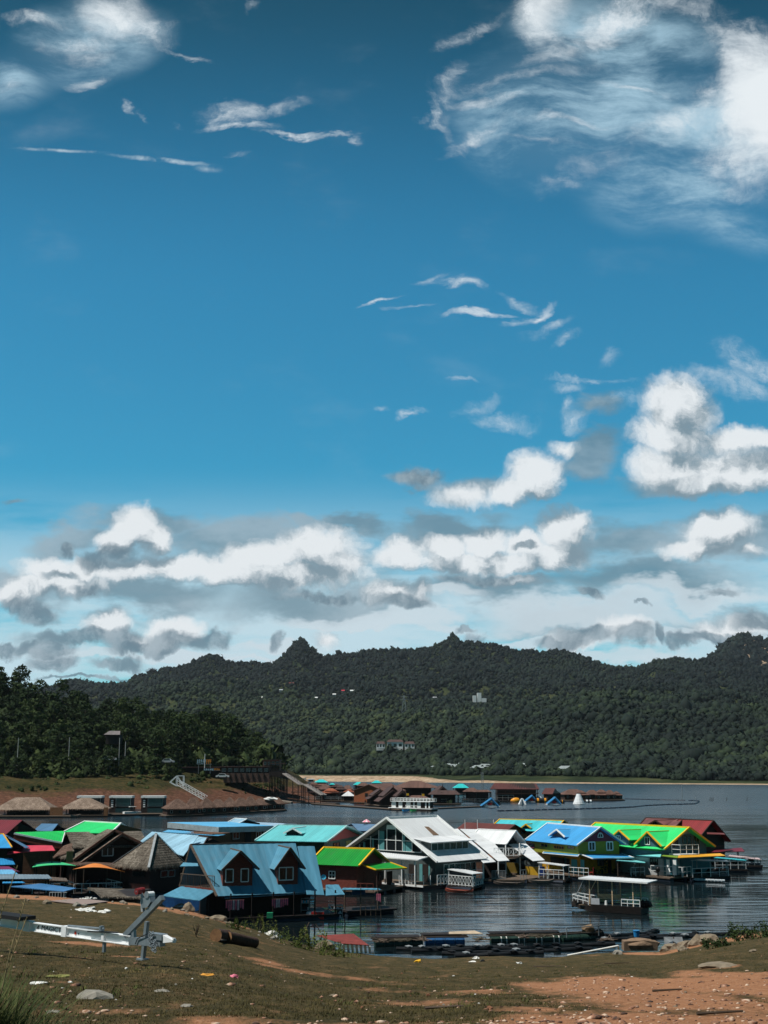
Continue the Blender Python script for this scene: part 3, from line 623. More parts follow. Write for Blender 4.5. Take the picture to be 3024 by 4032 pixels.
# ---------------------------------------------------------------- house building kit
def zz(py, Y): return EYE + ratio(py) * Y
GLASS = glassm()
WHITE = paint('white_paint', (226, 228, 226)); WHITE_R = roofm('white_roof_sheet', (214, 217, 218), .45, .10)
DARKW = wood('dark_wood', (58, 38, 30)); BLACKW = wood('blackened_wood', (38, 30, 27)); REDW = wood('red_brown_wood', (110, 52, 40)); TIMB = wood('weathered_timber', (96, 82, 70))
STEEL = mat('galvanised_steel', lin((150, 156, 158)), .45, .2, 3, .05, .3); DRUM = mat('float_drum', lin((34, 44, 58)), .5, .3, 2)
YEL = paint('yellow_trim', (232, 176, 30)); TEALC = paint('teal_curtain', (92, 150, 152))
class House:
    def __init__(s, name, label, cat, x, y, yaw, R0, R1, F0, F1, B0, B1, group=None):
        s.o = thing(name, label, cat, (x, y, 0), yaw, group); s.M = Matrix.Translation((x, y, 0)) @ Matrix.Rotation(yaw, 4, 'Z'); s.I = s.M.inverted()
        s.R0, s.R1, s.F0, s.F1, s.B0, s.B1 = map(Vector, (R0, R1, F0, F1, B0, B1))
        s.ins(.35, .4)
    @staticmethod
    def fit(name, label, cat, x, y, yaw, L, w, zr, ze, wb=None, zb=None):
        wb = wb or w; zb = zb or ze; h = L / 2
        return House(name, label, cat, x, y, rad(yaw), (-h, 0, zr), (h, 0, zr), (-h, -w, ze), (h, -w, ze), (-h, wb, zb), (h, wb, zb))
    @staticmethod
    def px(name, label, cat, R0, R1, F0, F1, B0=None, B1=None):
        P = [at(*q) for q in (R0, R1, F0, F1)]
        def mir(R, Fq): return Vector((2 * R.x - Fq.x, 2 * R.y - Fq.y, Fq.z))
        b0 = at(*B0) if B0 else mir(P[0], P[2]); b1 = at(*B1) if B1 else mir(P[1], P[3])
        c = (P[0] + P[1]) / 2; d = P[1] - P[0]; yaw = math.atan2(d.y, d.x)
        I = (Matrix.Translation((c.x, c.y, 0)) @ Matrix.Rotation(yaw, 4, 'Z')).inverted()
        return House(name, label, cat, c.x, c.y, yaw, *[I @ q for q in (*P, b0, b1)])
    def ins(s, sd, e):
        s.x0 = max(s.R0.x, s.F0.x) + e; s.x1 = min(s.R1.x, s.F1.x) - e
        s.yf = (s.F0.y + s.F1.y) / 2 + sd; s.yb = (s.B0.y + s.B1.y) / 2 - sd
    def L(s, p): return s.I @ Vector(p)
    def P(s, px, py, Y): return s.I @ at(px, py, Y)
    def Z(s, px, py, z): return s.I @ atz(px, py, z)
    def top(s, y, x=None):
        """height of the roof underside at local y"""
        R, E = (s.R0, s.F0) if y < 0 else (s.R0, s.B0)
        f = (y - R.y) / (E.y - R.y); return R.z + (E.z - R.z) * f - .06
    def roof(s, m, trim=None, pitch=.3, amp=.025, name='roof', tw=.16, both=True, th=.05):
        b = MB(); b.sheet(s.R0, s.R1, s.F1, s.F0, pitch, amp, th)
        if both: b.sheet(s.R1, s.R0, s.B0, s.B1, pitch, amp, th)
        r = b.build(name, m, s.o)
        if trim:
            t = MB(); up = Vector((0, 0, .05))
            for a, c in ((s.R0, s.R1), (s.R0, s.F0), (s.R1, s.F1), (s.R0, s.B0), (s.R1, s.B1)): t.beam(a + up, c + up, tw, tw * .9)
            t.build('roof_trim', trim, s.o)
        return r
    def walls(s, m, z0=.4, z1=None, name='wall'):
        b = MB(); yf, yb = s.yf, s.yb; ym = s.R0.y
        prof = [(yf, z0), (yb, z0), (yb, s.top(yb)), (ym, s.R0.z - .08), (yf, s.top(yf))] if z1 is None else [(yf, z0), (yb, z0), (yb, z1), (yf, z1)]
        b.prism([(s.x0, y, z) for y, z in prof], (s.x1 - s.x0, 0, 0)); return b.build(name, m, s.o)
    def gable(s, m, side='right', zb=None, proud=.025, name='gable'):
        x = s.x1 if side == 'right' else s.x0; sg = 1 if side == 'right' else -1; zb = zb or max(s.top(s.yf), s.top(s.yb))
        def yat(z, E): f = (s.R0.z - .1 - z) / (s.R0.z - E.z); return s.R0.y + (E.y - s.R0.y) * f
        b = MB(); b.prism([(x, max(yat(zb, s.F0), s.yf), zb), (x, min(yat(zb, s.B0), s.yb), zb), (x, s.R0.y, s.R0.z - .1)], (sg * proud, 0, 0)); return b.build(name, m, s.o)
    def plane(s, f, off=0.0):
        if f == 'front': return Vector((0, s.yf - off, 0)), Vector((0, -1, 0)), Vector((1, 0, 0))
        if f == 'left': return Vector((s.x0 - off, 0, 0)), Vector((-1, 0, 0)), Vector((0, -1, 0))
        if f == 'right': return Vector((s.x1 + off, 0, 0)), Vector((1, 0, 0)), Vector((0, 1, 0))
        if isinstance(f, tuple): return f
    def on(s, f, px, py, off=0.0):
        P, N, A = s.plane(f, off); return s.I @ hit(px, py, s.M @ P, s.M.to_3x3() @ N)
    def rect(s, f, p0, p1, off=0.0):
        P, N, A = s.plane(f, off); a = s.on(f, *p0, off); c = s.on(f, *p1, off)
        u0, u1 = sorted((a.dot(A), c.dot(A))); z0, z1 = sorted((a.z, c.z)); base = a - A * a.dot(A); base.z = 0
        return base, A, N, u0, u1, z0, z1
    def win(s, f, p0, p1, cols=2, rows=1, m=WHITE, fw=.07, name='window', pane=GLASS, arch=False, parent=None):
        base, A, N, u0, u1, z0, z1 = s.rect(f, p0, p1); g = lambda u, z, o=0: base + A * u + Vector((0, 0, z)) + N * o
        b = MB(); o1 = .05; up = N
        for u in (u0, u1): b.beam(g(u, z0, o1), g(u, z1, o1), .05, fw, A)
        for z in (z0, z1): b.beam(g(u0, z, o1 + .004), g(u1, z, o1 + .004), .052, fw, (0, 0, 1))
        for k in range(1, cols): u = u0 + (u1 - u0) * k / cols; b.beam(g(u, z0, o1 - .004), g(u, z1, o1 - .004), .04, fw * .7, A)
        for k in range(1, rows): z = z0 + (z1 - z0) * k / rows; b.beam(g(u0, z, o1 - .006), g(u1, z, o1 - .006), .04, fw * .6, (0, 0, 1))
        if arch:
            c = (u0 + u1) / 2; r = (u1 - u0) / 2; pts = [g(c + r * math.cos(t * math.pi / 8), z0 + (z1 - z0) * math.sin(t * math.pi / 8), o1) for t in range(9)]
            b = MB().path(pts, .05); b.beam(pts[0], pts[-1], .07, .07); b.beam(g(c, z0, o1), g(c, z1, o1), .05, .05)
        w = b.build(name, m, s.o if parent is None else parent)
        if arch: MB().prism([q - N * .03 for q in pts], N * .02).build('pane', pane, w)
        else: MB().prism([g(u0, z0, .012), g(u1, z0, .012), g(u1, z1, .012), g(u0, z1, .012)], N * .02).build('pane', pane, w)
        return w
    def panel(s, f, p0, p1, m, name, proud=.03, off=0.0, th=None):
        base, A, N, u0, u1, z0, z1 = s.rect(f, p0, p1, off); b = MB()
        b.prism([base + A * u + Vector((0, 0, z)) for u, z in ((u0, z0), (u1, z0), (u1, z1), (u0, z1))], N * proud); return b.build(name, m, s.o)
    def sheet(s, name, m, a, b_, c, d, pitch=.3, amp=.02, t=.05, trim=None, tw=.1):
        q = [s.P(*k) for k in (a, b_, c, d)]; r = MB().sheet(*q, pitch, amp, t).build(name, m, s.o)
        if trim:
            e = MB(); [e.beam(x + Vector((0, 0, .03)), y + Vector((0, 0, .03)), tw, tw) for x, y in ((q[0], q[3]), (q[1], q[2]), (q[3], q[2]))]; e.build('edge_trim', trim, r)
        return r
    def deck(s, z=.42, over=(1, 1, 1, 1), m=TIMB, th=.14, pont=True):
        l, r, f, bk = over; x0, x1, y0, y1 = s.x0 - l, s.x1 + r, s.yf - f, s.yb + bk
        MB().box(((x0 + x1) / 2, (y0 + y1) / 2, z - th / 2), (x1 - x0, y1 - y0, th)).build('deck', m, s.o)
        if pont:
            b = MB(); n = max(2, int((y1 - y0) / 1.6))
            for k in range(n):
                y = y0 + .4 + (y1 - y0 - .8) * k / max(1, n - 1); b.tube((x0 + .1, y, .06), (x1 - .1, y, .06), .29, n=8)
            b.build('pontoon', DRUM, s.o)
        return x0, x1, y0, y1
    def post(s, p, q, r=.05, m=WHITE): return MB().beam(p, q, r * 2, r * 2).build('post', m, s.o)
    def rail(s, p, q, h=.85, n=6, m=WHITE, style='bars', r=.03, name='railing'):
        b = rail_mb(MB(), Vector(p), Vector(q), h, n, style, r); return b.build(name, m, s.o)
    def dormer(s, base, peak, eave, wall, roofm_, wallm, trim=None, wins=(), ov=.45, cols=1, frame=WHITE, name='dormer', pitch=.3):
        """gabled dormer on the front slope: pixels of wall foot, roof peak, left eave tip, (left, right) wall edges"""
        Rw, Fw = s.R0, s.F0; nrm = Vector((0, s.F0.z - s.R0.z, -(s.F0.y - s.R0.y))); nrm = nrm if nrm.z > 0 else -nrm
        foot = s.I @ hit(*base, s.M @ s.R0, s.M.to_3x3() @ nrm); yw = foot.y
        fr = (Vector((0, yw - ov, 0)), Vector((0, -1, 0)), Vector((1, 0, 0))); fw_ = (Vector((0, yw, 0)), Vector((0, -1, 0)), Vector((1, 0, 0)))
        pk = s.on(fr, *peak); ev = s.on(fr, *eave); hw = abs(pk.x - ev.x); wl = s.on(fw_, wall[0], base[1]).x; wr = s.on(fw_, wall[1], base[1]).x
        sl = (s.F0.z - s.R0.z) / (s.F0.y - s.R0.y)     # roof z rises with y
        def yr(z): return s.R0.y + (z - s.R0.z) / sl
        dz = (pk.z - ev.z) / hw
        g = MB(); tw_ = .0
        wp = [(wl, yw, s.R0.z + (yw - s.R0.y) * sl - .1), (wr, yw, s.R0.z + (yw - s.R0.y) * sl - .1), (wr, yw, pk.z - dz * abs(wr - pk.x) - .05), (pk.x, yw, pk.z - .08), (wl, yw, pk.z - dz * abs(wl - pk.x) - .05)]
        d = g.prism(wp, (0, max(.3, yr(wp[2][2]) - yw), 0)).build(name, wallm, s.o)
        r = MB()
        for sg in (-1, 1):
            e = Vector((pk.x + sg * hw, yw - ov, ev.z)); eb = Vector((pk.x + sg * hw, max(yw, yr(ev.z)), ev.z)); pb = Vector((pk.x, yr(pk.z), pk.z))
            a = (Vector(pk), pb, eb, e) if sg < 0 else (pb, Vector(pk), e, eb); r.sheet(*a, pitch, .02, .05)
        r.build('dormer_roof', roofm_, d)
        if trim:
            t = MB(); [t.beam(pk, Vector((pk.x + sg * hw, yw - ov, ev.z)), .12, .14) for sg in (-1, 1)]; t.beam(pk, (pk.x, yr(pk.z), pk.z), .12, .1); t.build('dormer_trim', trim, d)
        for w in wins:
            s.win(fw_, w[0], w[1], *(w[2:] or (cols,)), m=frame, parent=d)
        return d, fw_
def rail_mb(b, p, q, h, n, style='bars', r=.03):
    up = Vector((0, 0, h))
    for f in [k / n for k in range(n + 1)]: a = p.lerp(q, f); b.beam(a, a + up, r * 1.6, r * 1.6)
    b.beam(p + up, q + up, r * 2, r * 2)
    if style == 'bars': b.beam(p + up * .5, q + up * .5, r * 1.5, r * 1.5)
    if style == 'cross':
        b.beam(p + up * .12, q + up * .12, r * 1.6, r * 1.6)
        for k in range(n):
            a, c = p.lerp(q, k / n), p.lerp(q, (k + 1) / n); b.beam(a + up * .12, c + up, r, r); b.beam(a + up, c + up * .12, r, r)
    if style == 'slats':
        for k in range(n * 4 + 1): a = p.lerp(q, k / (n * 4)); b.beam(a, a + up, r * .9, r * .9)
        b.beam(p + up * .08, q + up * .08, r * 1.5, r * 1.5)
    return b
# ---------------------------------------------------------------- floating houses near the bank
BLUE_R = roofm('slate_blue_sheet', (82, 138, 162), .42, .2); AQUA_R = roofm('aqua_roof_sheet', (108, 196, 198), .45, .12)
GREEN_R = roofm('green_roof_sheet', (22, 140, 48), .45, .14); LIME_R = roofm('bright_green_sheet', (48, 208, 112), .45, .12); SKYB_R = roofm('sky_blue_sheet', (62, 150, 206), .42, .12)
# --- slate blue A-frame with two dormers
yaw0 = 0
h = House.px('blue_house', 'floating house under a steep slate-blue roof with two gabled dormers', 'house', (750, 3326, 104.6), (1163, 3317, 107.6), (854, 3529, 101.3), (1212, 3514, 104.0), (708, 3489, 105.0), (1120, 3478, 108.2))
BH = h
h.roof(BLUE_R, None, .62, .02)
MB().beam(h.R0, h.F0, .16, .12).beam(h.R0, h.B0, .12, .12).beam(h.R0 + Vector((0, 0, .04)), h.R1 + Vector((0, 0, .04)), .14, .06).build('roof_trim', TIMB, h.o)
q = [h.P(1172, 3332, 107.2), h.P(1238, 3332, 107.8), h.P(1277, 3524, 104.2), h.P(1208, 3522, 103.6)]
mb = MB(); mb.sheet(*q, .62, .02); bk = [Vector((v.x, 2 * q[0].y - v.y, v.z)) for v in q[2:]]; mb.sheet(q[1], q[0], bk[1], bk[0], .62, .02); mb.build('roof_extension', BLUE_R, h.o)
h.ins(.5, 1.3); h.x0 = h.R0.x + 1.5; h.x1 = q[1].x - .3
# upper A-frame wall and balcony
prof = lambda x: [(x, h.F0.y + .75, h.F0.z + .35), (x, h.B0.y - .35, h.F0.z + .35), (x, 0, h.R0.z - .15)]
MB().prism(prof(h.x0), (h.R1.x - .3 - h.x0, 0, 0)).build('gable', BLACKW, h.o)
bz = zz(3494, 103.4)
fl = [h.Z(705, 3490, bz), h.Z(846, 3502, bz)]
MB().prism([fl[0], fl[1], fl[1] + Vector((1.6, .2, 0)), fl[0] + Vector((1.6, 0, 0))], (0, 0, -.16)).build('balcony', REDW, h.o)
h.rail(fl[0] + Vector((.1, 0, .02)), fl[1] + Vector((-.0, .25, .02)), .95, 5, TIMB, 'slats', .03)
h.sheet('awning', BLUE_R, (722, 3396, 104.6), (778, 3399, 103.4), (781, 3410, 103.0), (708, 3411, 104.2), .6, .01)
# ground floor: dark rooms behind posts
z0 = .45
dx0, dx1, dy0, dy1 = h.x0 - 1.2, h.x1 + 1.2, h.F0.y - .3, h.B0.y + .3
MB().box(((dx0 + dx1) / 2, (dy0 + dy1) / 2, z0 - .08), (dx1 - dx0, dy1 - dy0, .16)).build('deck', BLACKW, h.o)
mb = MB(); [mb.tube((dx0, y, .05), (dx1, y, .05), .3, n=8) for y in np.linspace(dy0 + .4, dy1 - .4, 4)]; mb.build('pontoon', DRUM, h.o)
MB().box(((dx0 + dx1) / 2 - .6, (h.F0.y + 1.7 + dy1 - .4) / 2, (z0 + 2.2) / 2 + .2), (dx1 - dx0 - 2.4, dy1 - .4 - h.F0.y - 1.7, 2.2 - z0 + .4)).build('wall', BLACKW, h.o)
for x in np.linspace(dx0 + .4, dx1 - .3, 7): h.post((x, dy0 + .15, z0), (x, dy0 + .15, 2.25), .05, BLACKW)
h.sheet('gutter_sheet', roofm('pale_blue_sheet', (84, 150, 176), .45, .2), (882, 3526, 102.2), (1216, 3511, 104.6), (1219, 3517, 104.2), (886, 3536, 101.7), .4, .01)
h.sheet('awning', BLUE_R, (712, 3490, 104.2), (847, 3507, 101.8), (785, 3546, 99.4), (637, 3527, 101.6), .6, .02)
tarpm = mat('blue_tarp', lin((24, 70, 118)), .5, .3, 2.5, .3)
a, b_ = h.P(642, 3531, 101.4), h.P(786, 3548, 99.3)
mb = MB(); n = 9
for k in range(n):
    f0, f1 = k / n, (k + 1) / n; d0_, d1_ = .55 + .25 * math.sin(f0 * 9), .55 + .25 * math.sin(f1 * 9)
    p0, p1_ = a.lerp(b_, f0), a.lerp(b_, f1); mb.prism([p0, p1_, p1_ - Vector((0, -.15, d1_)), p0 - Vector((0, -.15, d0_))], (0, .02, 0))
mb.build('tarp', tarpm, h.o)
h.sheet('awning', BLUE_R, (1283, 3484, 105.6), (1333, 3483, 106.4), (1358, 3522, 104.4), (1283, 3526, 103.6), .6, .02)
d1, fw1 = h.dormer((935, 3487), (949, 3352), (873, 3428), (876, 993), BLUE_R, wood('dormer_red_wood', (112, 54, 40)), TIMB, [((889, 3423), (917, 3473), 1), ((949, 3421), (977, 3471), 1)], .5, pitch=.6)
d2, fw2 = h.dormer((1134, 3478), (1144, 3339), (1083, 3425), (1094, 1172), BLUE_R, wood('dormer_red_wood', (112, 54, 40)), TIMB, [((1099, 3416), (1153, 3464), 2)], .5, pitch=.6)
# --- things on and around that house
PINK = mat('pink_cloth', lin((232, 128, 150)), .85, .3, 6)
PALE = mat('pale_pink_cloth', lin((236, 206, 210)), .85, .3, 6)
def laundry(px0, px1, py0, py1, Y, label, n=9):
    t = thing('laundry_line', label, 'laundry', at(px0, py0, Y), 0, 'laundry under the blue house')
    a = Vector((0, 0, 0)); b = at(px1, py0 - 3, Y + .6) - at(px0, py0, Y)
    MB().tube(a, b, .012, n=4).build('line', TIMB, t); hgt = (py1 - py0) / FOC * Y; r = random.Random(px0)
    for k in range(n):
        p = a.lerp(b, (k + .1) / n); q = a.lerp(b, (k + .85) / n); hh = hgt * r.uniform(.75, 1.05); m_ = MB()
        for j in range(4):
            f, g_ = j / 4, (j + 1) / 4; P0, P1 = p.lerp(q, f), p.lerp(q, g_); o = Vector((0, .05 * (j % 2) - .02, 0)); o2 = Vector((0, .05 * ((j + 1) % 2) - .02, 0))
            m_.prism([P0 + o, P1 + o2, P1 + o2 - Vector((0, -.03, hh * r.uniform(.9, 1))), P0 + o - Vector((0, -.03, hh * r.uniform(.9, 1)))], (0, .015, 0))
        m_.build('garment', PINK if r.random() < .7 else PALE, t)
laundry(888, 962, 3545, 3584, 100.6, 'row of pink garments hanging under the left dormer of the blue house', 8)
laundry(1070, 1136, 3540, 3573, 102.2, 'row of pink garments hanging under the right dormer of the blue house', 8)
t = thing('satellite_dish', 'round cyan dish beside the right end of the blue house', 'satellite dish', at(1274, 3453, 105))
mb = MB(); n = 14; rr = .2
prof = [(0, .0), (.1, .015), (.2, .06)]
vs = [(0, 0, 0)] + [(r * math.cos(k * 2 * math.pi / n), -d, r * math.sin(k * 2 * math.pi / n)) for r, d in prof[1:] for k in range(n)]
fs = [(0, 1 + k, 1 + (k + 1) % n) for k in range(n)] + [(1 + k, 1 + n + k, 1 + n + (k + 1) % n, 1 + (k + 1) % n) for k in range(n)]
mb.add(vs, fs).add([(v[0], v[1] + .015, v[2]) for v in vs], [f[::-1] for f in fs]).build('reflector', paint('cyan_dish', (70, 180, 214)), t)
MB().tube((0, 0, 0), (0, .3, -.3), .02, n=6).build('bracket', STEEL, t); MB().tube((0, 0, -.1), (0, -.22, .02), .012, n=5).build('feed_arm', STEEL, t)
def crate(name, label, cat, px0, px1, py0, py1, Y, m, slats=3, depth=.7):
    a = at(px0, py1, Y); w = (px1 - px0) / FOC * Y; hh = (py1 - py0) / FOC * Y * .97
    t = thing(name, label, cat, (a.x + w / 2, Y + depth / 2, a.z)); mb = MB()
    for k in range(slats):
        z = hh * (k + .5) / slats; s_ = hh / slats * .84
        mb.box((0, -depth / 2, z), (w, .04, s_)).box((0, depth / 2, z), (w, .04, s_)).box((-w / 2 + .02, 0, z + .002), (.044, depth - .05, s_)).box((w / 2 - .02, 0, z + .002), (.044, depth - .05, s_))
    mb.build('side', m, t); MB().box((0, 0, .03), (w - .1, depth - .1, .05)).build('base', m, t)
    MB().box((0, 0, hh - .02), (w * .9, depth * .9, .03)).build('lid', m, t); return t
crate('plastic_crate', 'large red plastic crate on the deck beside the blue house', 'crate', 1226, 1273, 3592, 3621, 104, mat('red_plastic', lin((176, 44, 36)), .45, .2))
crate('ice_box', 'white ribbed box left of the red plastic crate', 'box', 1206, 1222, 3594, 3619, 104, mat('white_plastic', lin((186, 194, 198)), .45, .15))
crate('basket', 'small green plastic basket hanging low in front of the blue house', 'basket', 1050, 1072, 3595, 3616, 99.5, mat('green_plastic', lin((34, 130, 92)), .5, .2), 4, .4)
# wire shelves at the right end
def rack(px0, px1, py0, py1, Y, label):
    a = at(px0, py1, Y); w = (px1 - px0) / FOC * Y; hh = (py1 - py0) / FOC * Y
    t = thing('wire_rack', label, 'rack', (a.x, Y, a.z)); mb = MB(); r = random.Random(px0)
    for x in (0, w): [mb.beam((x, y, 0), (x, y, hh), .04) for y in (0, .5)]
    mb.beam((0, .5, hh), (w, .5, hh), .04).beam((0, 0, hh), (w, 0, hh), .04).beam((0, 0, hh), (0, .5, hh), .04).beam((w, 0, hh), (w, .5, hh), .04); mb.build('frame', STEEL, t)
    for k in range(3):
        z = hh * (k + .3) / 3; MB().box((w / 2, .25, z), (w - .05, .5, .03)).build('shelf', STEEL, t)
        for j in range(5):
            x = w * (j + .5) / 5 * .94; s_ = r.uniform(.1, .22); c = r.choice(['white_plastic', 'cyan_dish', 'pale_pink_cloth', 'float_drum'])
            m_ = MB().tube((x, .25, z + .02), (x, .25, z + .02 + s_), .07, .055, 8).build('jar', _M[c], t)
rack(1185, 1215, 3545, 3620, 105, 'wire rack of jars left of the red crate under the blue roof')
rack(1292, 1345, 3570, 3622, 105, 'wire rack of jars right of the red crate on the deck')
# jetty shelter right of it
t = House.px('jetty_shelter', 'low open shelter with a thin pale-blue roof on the dark jetty', 'shelter', (1350, 3496, 108.5), (1492, 3498, 110), (1346, 3503, 106.5), (1501, 3503, 108.2))
t.roof(roofm('pale_blue_sheet', (84, 150, 176)), None, .5, .015, both=False)
for px in (1358, 1420, 1488): a = t.P(px, 3503, 107.6); t.post((a.x, a.y, .45), (a.x, a.y, t.F0.z), .04, TIMB)
MB().box((0, -.8, .38), (4.4, 3.0, .14)).build('deck', BLACKW, t.o); MB().tube((-2.1, -1.6, .08), (2.1, -1.6, .08), .28).tube((-2.1, 0, .08), (2.1, 0, .08), .28).build('pontoon', DRUM, t.o)
t.panel((t.P(1400, 3510, 107.4), Vector((0, -1, 0)), Vector((1, 0, 0))), (1386, 3505), (1438, 3521), mat('dark_blue_cloth', lin((30, 62, 92)), .8, .3), 'hanging_cloth')
t.rail(t.P(1420, 3604, 106), t.P(1500, 3606, 107), .8, 4, TIMB)
o = MB(); a = at(1482, 3519, 107)
for k in range(5): o.prism([a + Vector((.07 * k, 0, 0)), a + Vector((.07 * k + .07, .03 * (k % 2), 0)), a + Vector((.07 * k + .07, .03 * (k % 2), -.5 - .05 * k)), a + Vector((.07 * k, 0, -.5))], (0, .015, 0))
tag(o.build('hanging_shirt', PINK), 'single pink shirt hanging at the end of the jetty shelter', 'shirt')
# --- green roofed house with yellow edges
h = House.fit('green_roof_house', 'dark wooden floating house with a green ribbed roof edged in yellow', 'house', -3.42, 127.9, -26.8, 5.54, 3.14, 3.96, 2.59)
h.roof(GREEN_R, YEL, .26, .03); h.ins(.5, .5); h.walls(REDW); h.deck(.42, (.8, 2.4, .9, .5))
h.sheet('porch_roof', GREEN_R, (1420, 3404, 125.4), (1537, 3397, 127.6), (1602, 3420, 125.8), (1480, 3426, 123.6), .26, .025, trim=YEL)
h.panel('right', (1432, 3432), (1478, 3492), REDW, 'wall_panel', .03)
h.win('right', (1490, 3432), (1508, 3464), 2, 2, DARKW); h.win('front', (1296, 3430), (1320, 3460), 2, 2, WHITE); h.panel('right', (1522, 3432), (1544, 3490), BLACKW, 'door')
for px, Y in ((1484, 123.9), (1590, 125.9)): a = h.P(px, 3424, Y); h.post((a.x, a.y, .42), (a.x, a.y, a.z - .03), .05, DARKW)
a, b_ = h.P(1370, 3490, 122.6), h.P(1470, 3494, 122.0); a.z = b_.z = .42; h.rail(a, b_, .75, 4, REDW)
# --- aqua roof house
h = House.fit('aqua_roof_house', 'floating house with a wide aqua roof and one small dormer', 'house', -7.98, 144.99, -14.3, 8.0, 7.4, 5.31, 4.06)
h.roof(AQUA_R, roofm('pale_aqua_edge', (176, 218, 216)), .26, .03, tw=.14); h.ins(.5, .5); h.walls(paint('dark_green_wall', (44, 62, 44), .6, .3)); h.gable(paint('brick_red_wall', (140, 54, 46)), 'right', h.F0.z - .1); h.deck()
h.dormer((1152, 3288), (1152, 3262), (1116, 3281), (1128, 1172), AQUA_R, BLACKW, WHITE, [], .5, pitch=.26)
h.win('right', (1312, 3320), (1336, 3338), 2, 2, BLACKW); h.panel('right', (1362, 3312), (1384, 3350), paint('olive_panel', (120, 116, 44)), 'door')
# --- blue flat roofed timber house
h = House.px('flat_roof_house', 'timber floating house under a flat light-blue roof with silver fascia', 'house', (660, 3238, 152), (900, 3236, 164), (862, 3257, 146), (1076, 3252, 156), (660, 3237, 152.05), (900, 3235, 164.05))
FB = roofm('light_blue_sheet', (96, 176, 220), .42, .12)
c = [h.R0, h.R1, h.F1, h.F0]
MB().prism([v + Vector((0, 0, .02)) for v in c], (0, 0, -.1)).build('roof', FB, h.o)
fas = MB()
for a, b_ in ((c[0], c[3]), (c[3], c[2])):
    for k in range(5): z = -.05 - .125 * k; fas.beam(a + Vector((0, 0, z)), b_ + Vector((0, 0, z)), .05, .105)
fas.build('fascia', mat('silver_fascia', lin((178, 186, 190)), .4, .2, 2, .05, .2), h.o)
cen = (c[0] + c[1] + c[2] + c[3]) / 4; wb_ = [cen + (v - cen) * .82 for v in c]; wb_ = [Vector((v.x, v.y, .4)) for v in wb_]
WW = wood('brown_plank_wall', (98, 66, 44))
MB().prism(wb_, (0, 0, c[3].z - .75)).build('wall', WW, h.o)
fp = (wb_[3], (lambda d: Vector((d.y, -d.x, 0)).normalized())(wb_[2] - wb_[3]), (wb_[2] - wb_[3]).normalized())
h.win(fp, (916, 3279), (940, 3302), 2, 1); h.panel(fp, (964, 3276), (988, 3316), BLACKW, 'door'); h.win(fp, (1008, 3276), (1026, 3298), 2, 1)
dk = [cen + (v - cen) * 1.02 for v in c]; MB().prism([Vector((v.x, v.y, .28)) for v in dk], (0, 0, .13)).build('deck', TIMB, h.o)
h2 = House.px('raised_roof_hut', 'small pale-blue gabled roof rising behind the flat blue roof', 'hut', (925, 3223, 166), (973, 3226, 163), (889, 3243, 163), (940, 3244, 160)); h2.roof(roofm('pale_grey_blue_sheet', (150, 186, 206)), WHITE, .3, .02, tw=.1); h2.ins(.3, .3); h2.walls(BLACKW); h2.deck(pont=False)
h2 = House.px('silver_roof_house', 'low floating house with a pale silver-blue roof behind the flat blue roof', 'house', (1002, 3237, 172), (1126, 3243, 166), (985, 3246, 169), (1080, 3254, 163)); h2.roof(roofm('silver_blue_sheet', (156, 184, 204)), None, .3, .02); h2.ins(.3, .3); h2.walls(BLACKW); h2.deck()
h2 = House.px('grey_roof_house', 'floating house with a dull blue-grey roof left of the white gable', 'house', (1384, 3243, 163), (1482, 3246, 158), (1412, 3272, 156), (1470, 3270, 153)); h2.roof(roofm('grey_blue_sheet', (92, 122, 150)), None, .3, .02); h2.ins(.3, .3); h2.walls(BLACKW); h2.deck()
t = thing('paper_umbrella', 'small pink and white parasol above the blue-grey roof', 'umbrella', at(1443, 3243, 160))
mb = MB(); n = 10
for k in range(n):
    a0, a1 = 2 * math.pi * k / n, 2 * math.pi * (k + 1) / n; mb.mi = k % 2; mb.add([(0, 0, .55), (.55 * math.cos(a0), .55 * math.sin(a0), .2), (.55 * math.cos(a1), .55 * math.sin(a1), .2), (0, 0, .52)], [(0, 1, 2), (3, 2, 1)])
mb.build('canopy', [PINK, PALE], t); MB().tube((0, 0, -1.2), (0, 0, .52), .025).build('pole', TIMB, t)
# --- pale metal roofs behind the thatched pyramid
PB = roofm('pale_blue_metal', (150, 190, 210), .4, .22)
h = House.px('pale_metal_house', 'floating house under a broad pale-blue metal roof behind the pyramid thatch', 'house', (597, 3275, 137), (782, 3290, 131), (540, 3322, 133), (722, 3370, 126)); h.roof(PB, None, .5, .025, both=False); h.ins(.4, .4); h.yb = 0.0; h.walls(BLACKW, .4, h.F0.z - .3); h.deck()
h = House.px('small_metal_house', 'small pale metal gable right of the broad pale-blue roof', 'house', (766, 3291, 136), (818, 3298, 133), (742, 3344, 131), (803, 3325, 128)); h.roof(PB, DARKW, .4, .02, tw=.1); h.ins(.3, .3); h.walls(BLACKW); h.deck(pont=False)
h = House.px('blue_strip_house', 'long low floating house with a vivid blue roof strip behind the pale metal roof', 'house', (650, 3272, 142), (880, 3287, 138), (640, 3275, 140), (860, 3290, 136)); h.roof(FB, None, .4, .02); h.ins(.2, .3); h.walls(WW); h.deck()
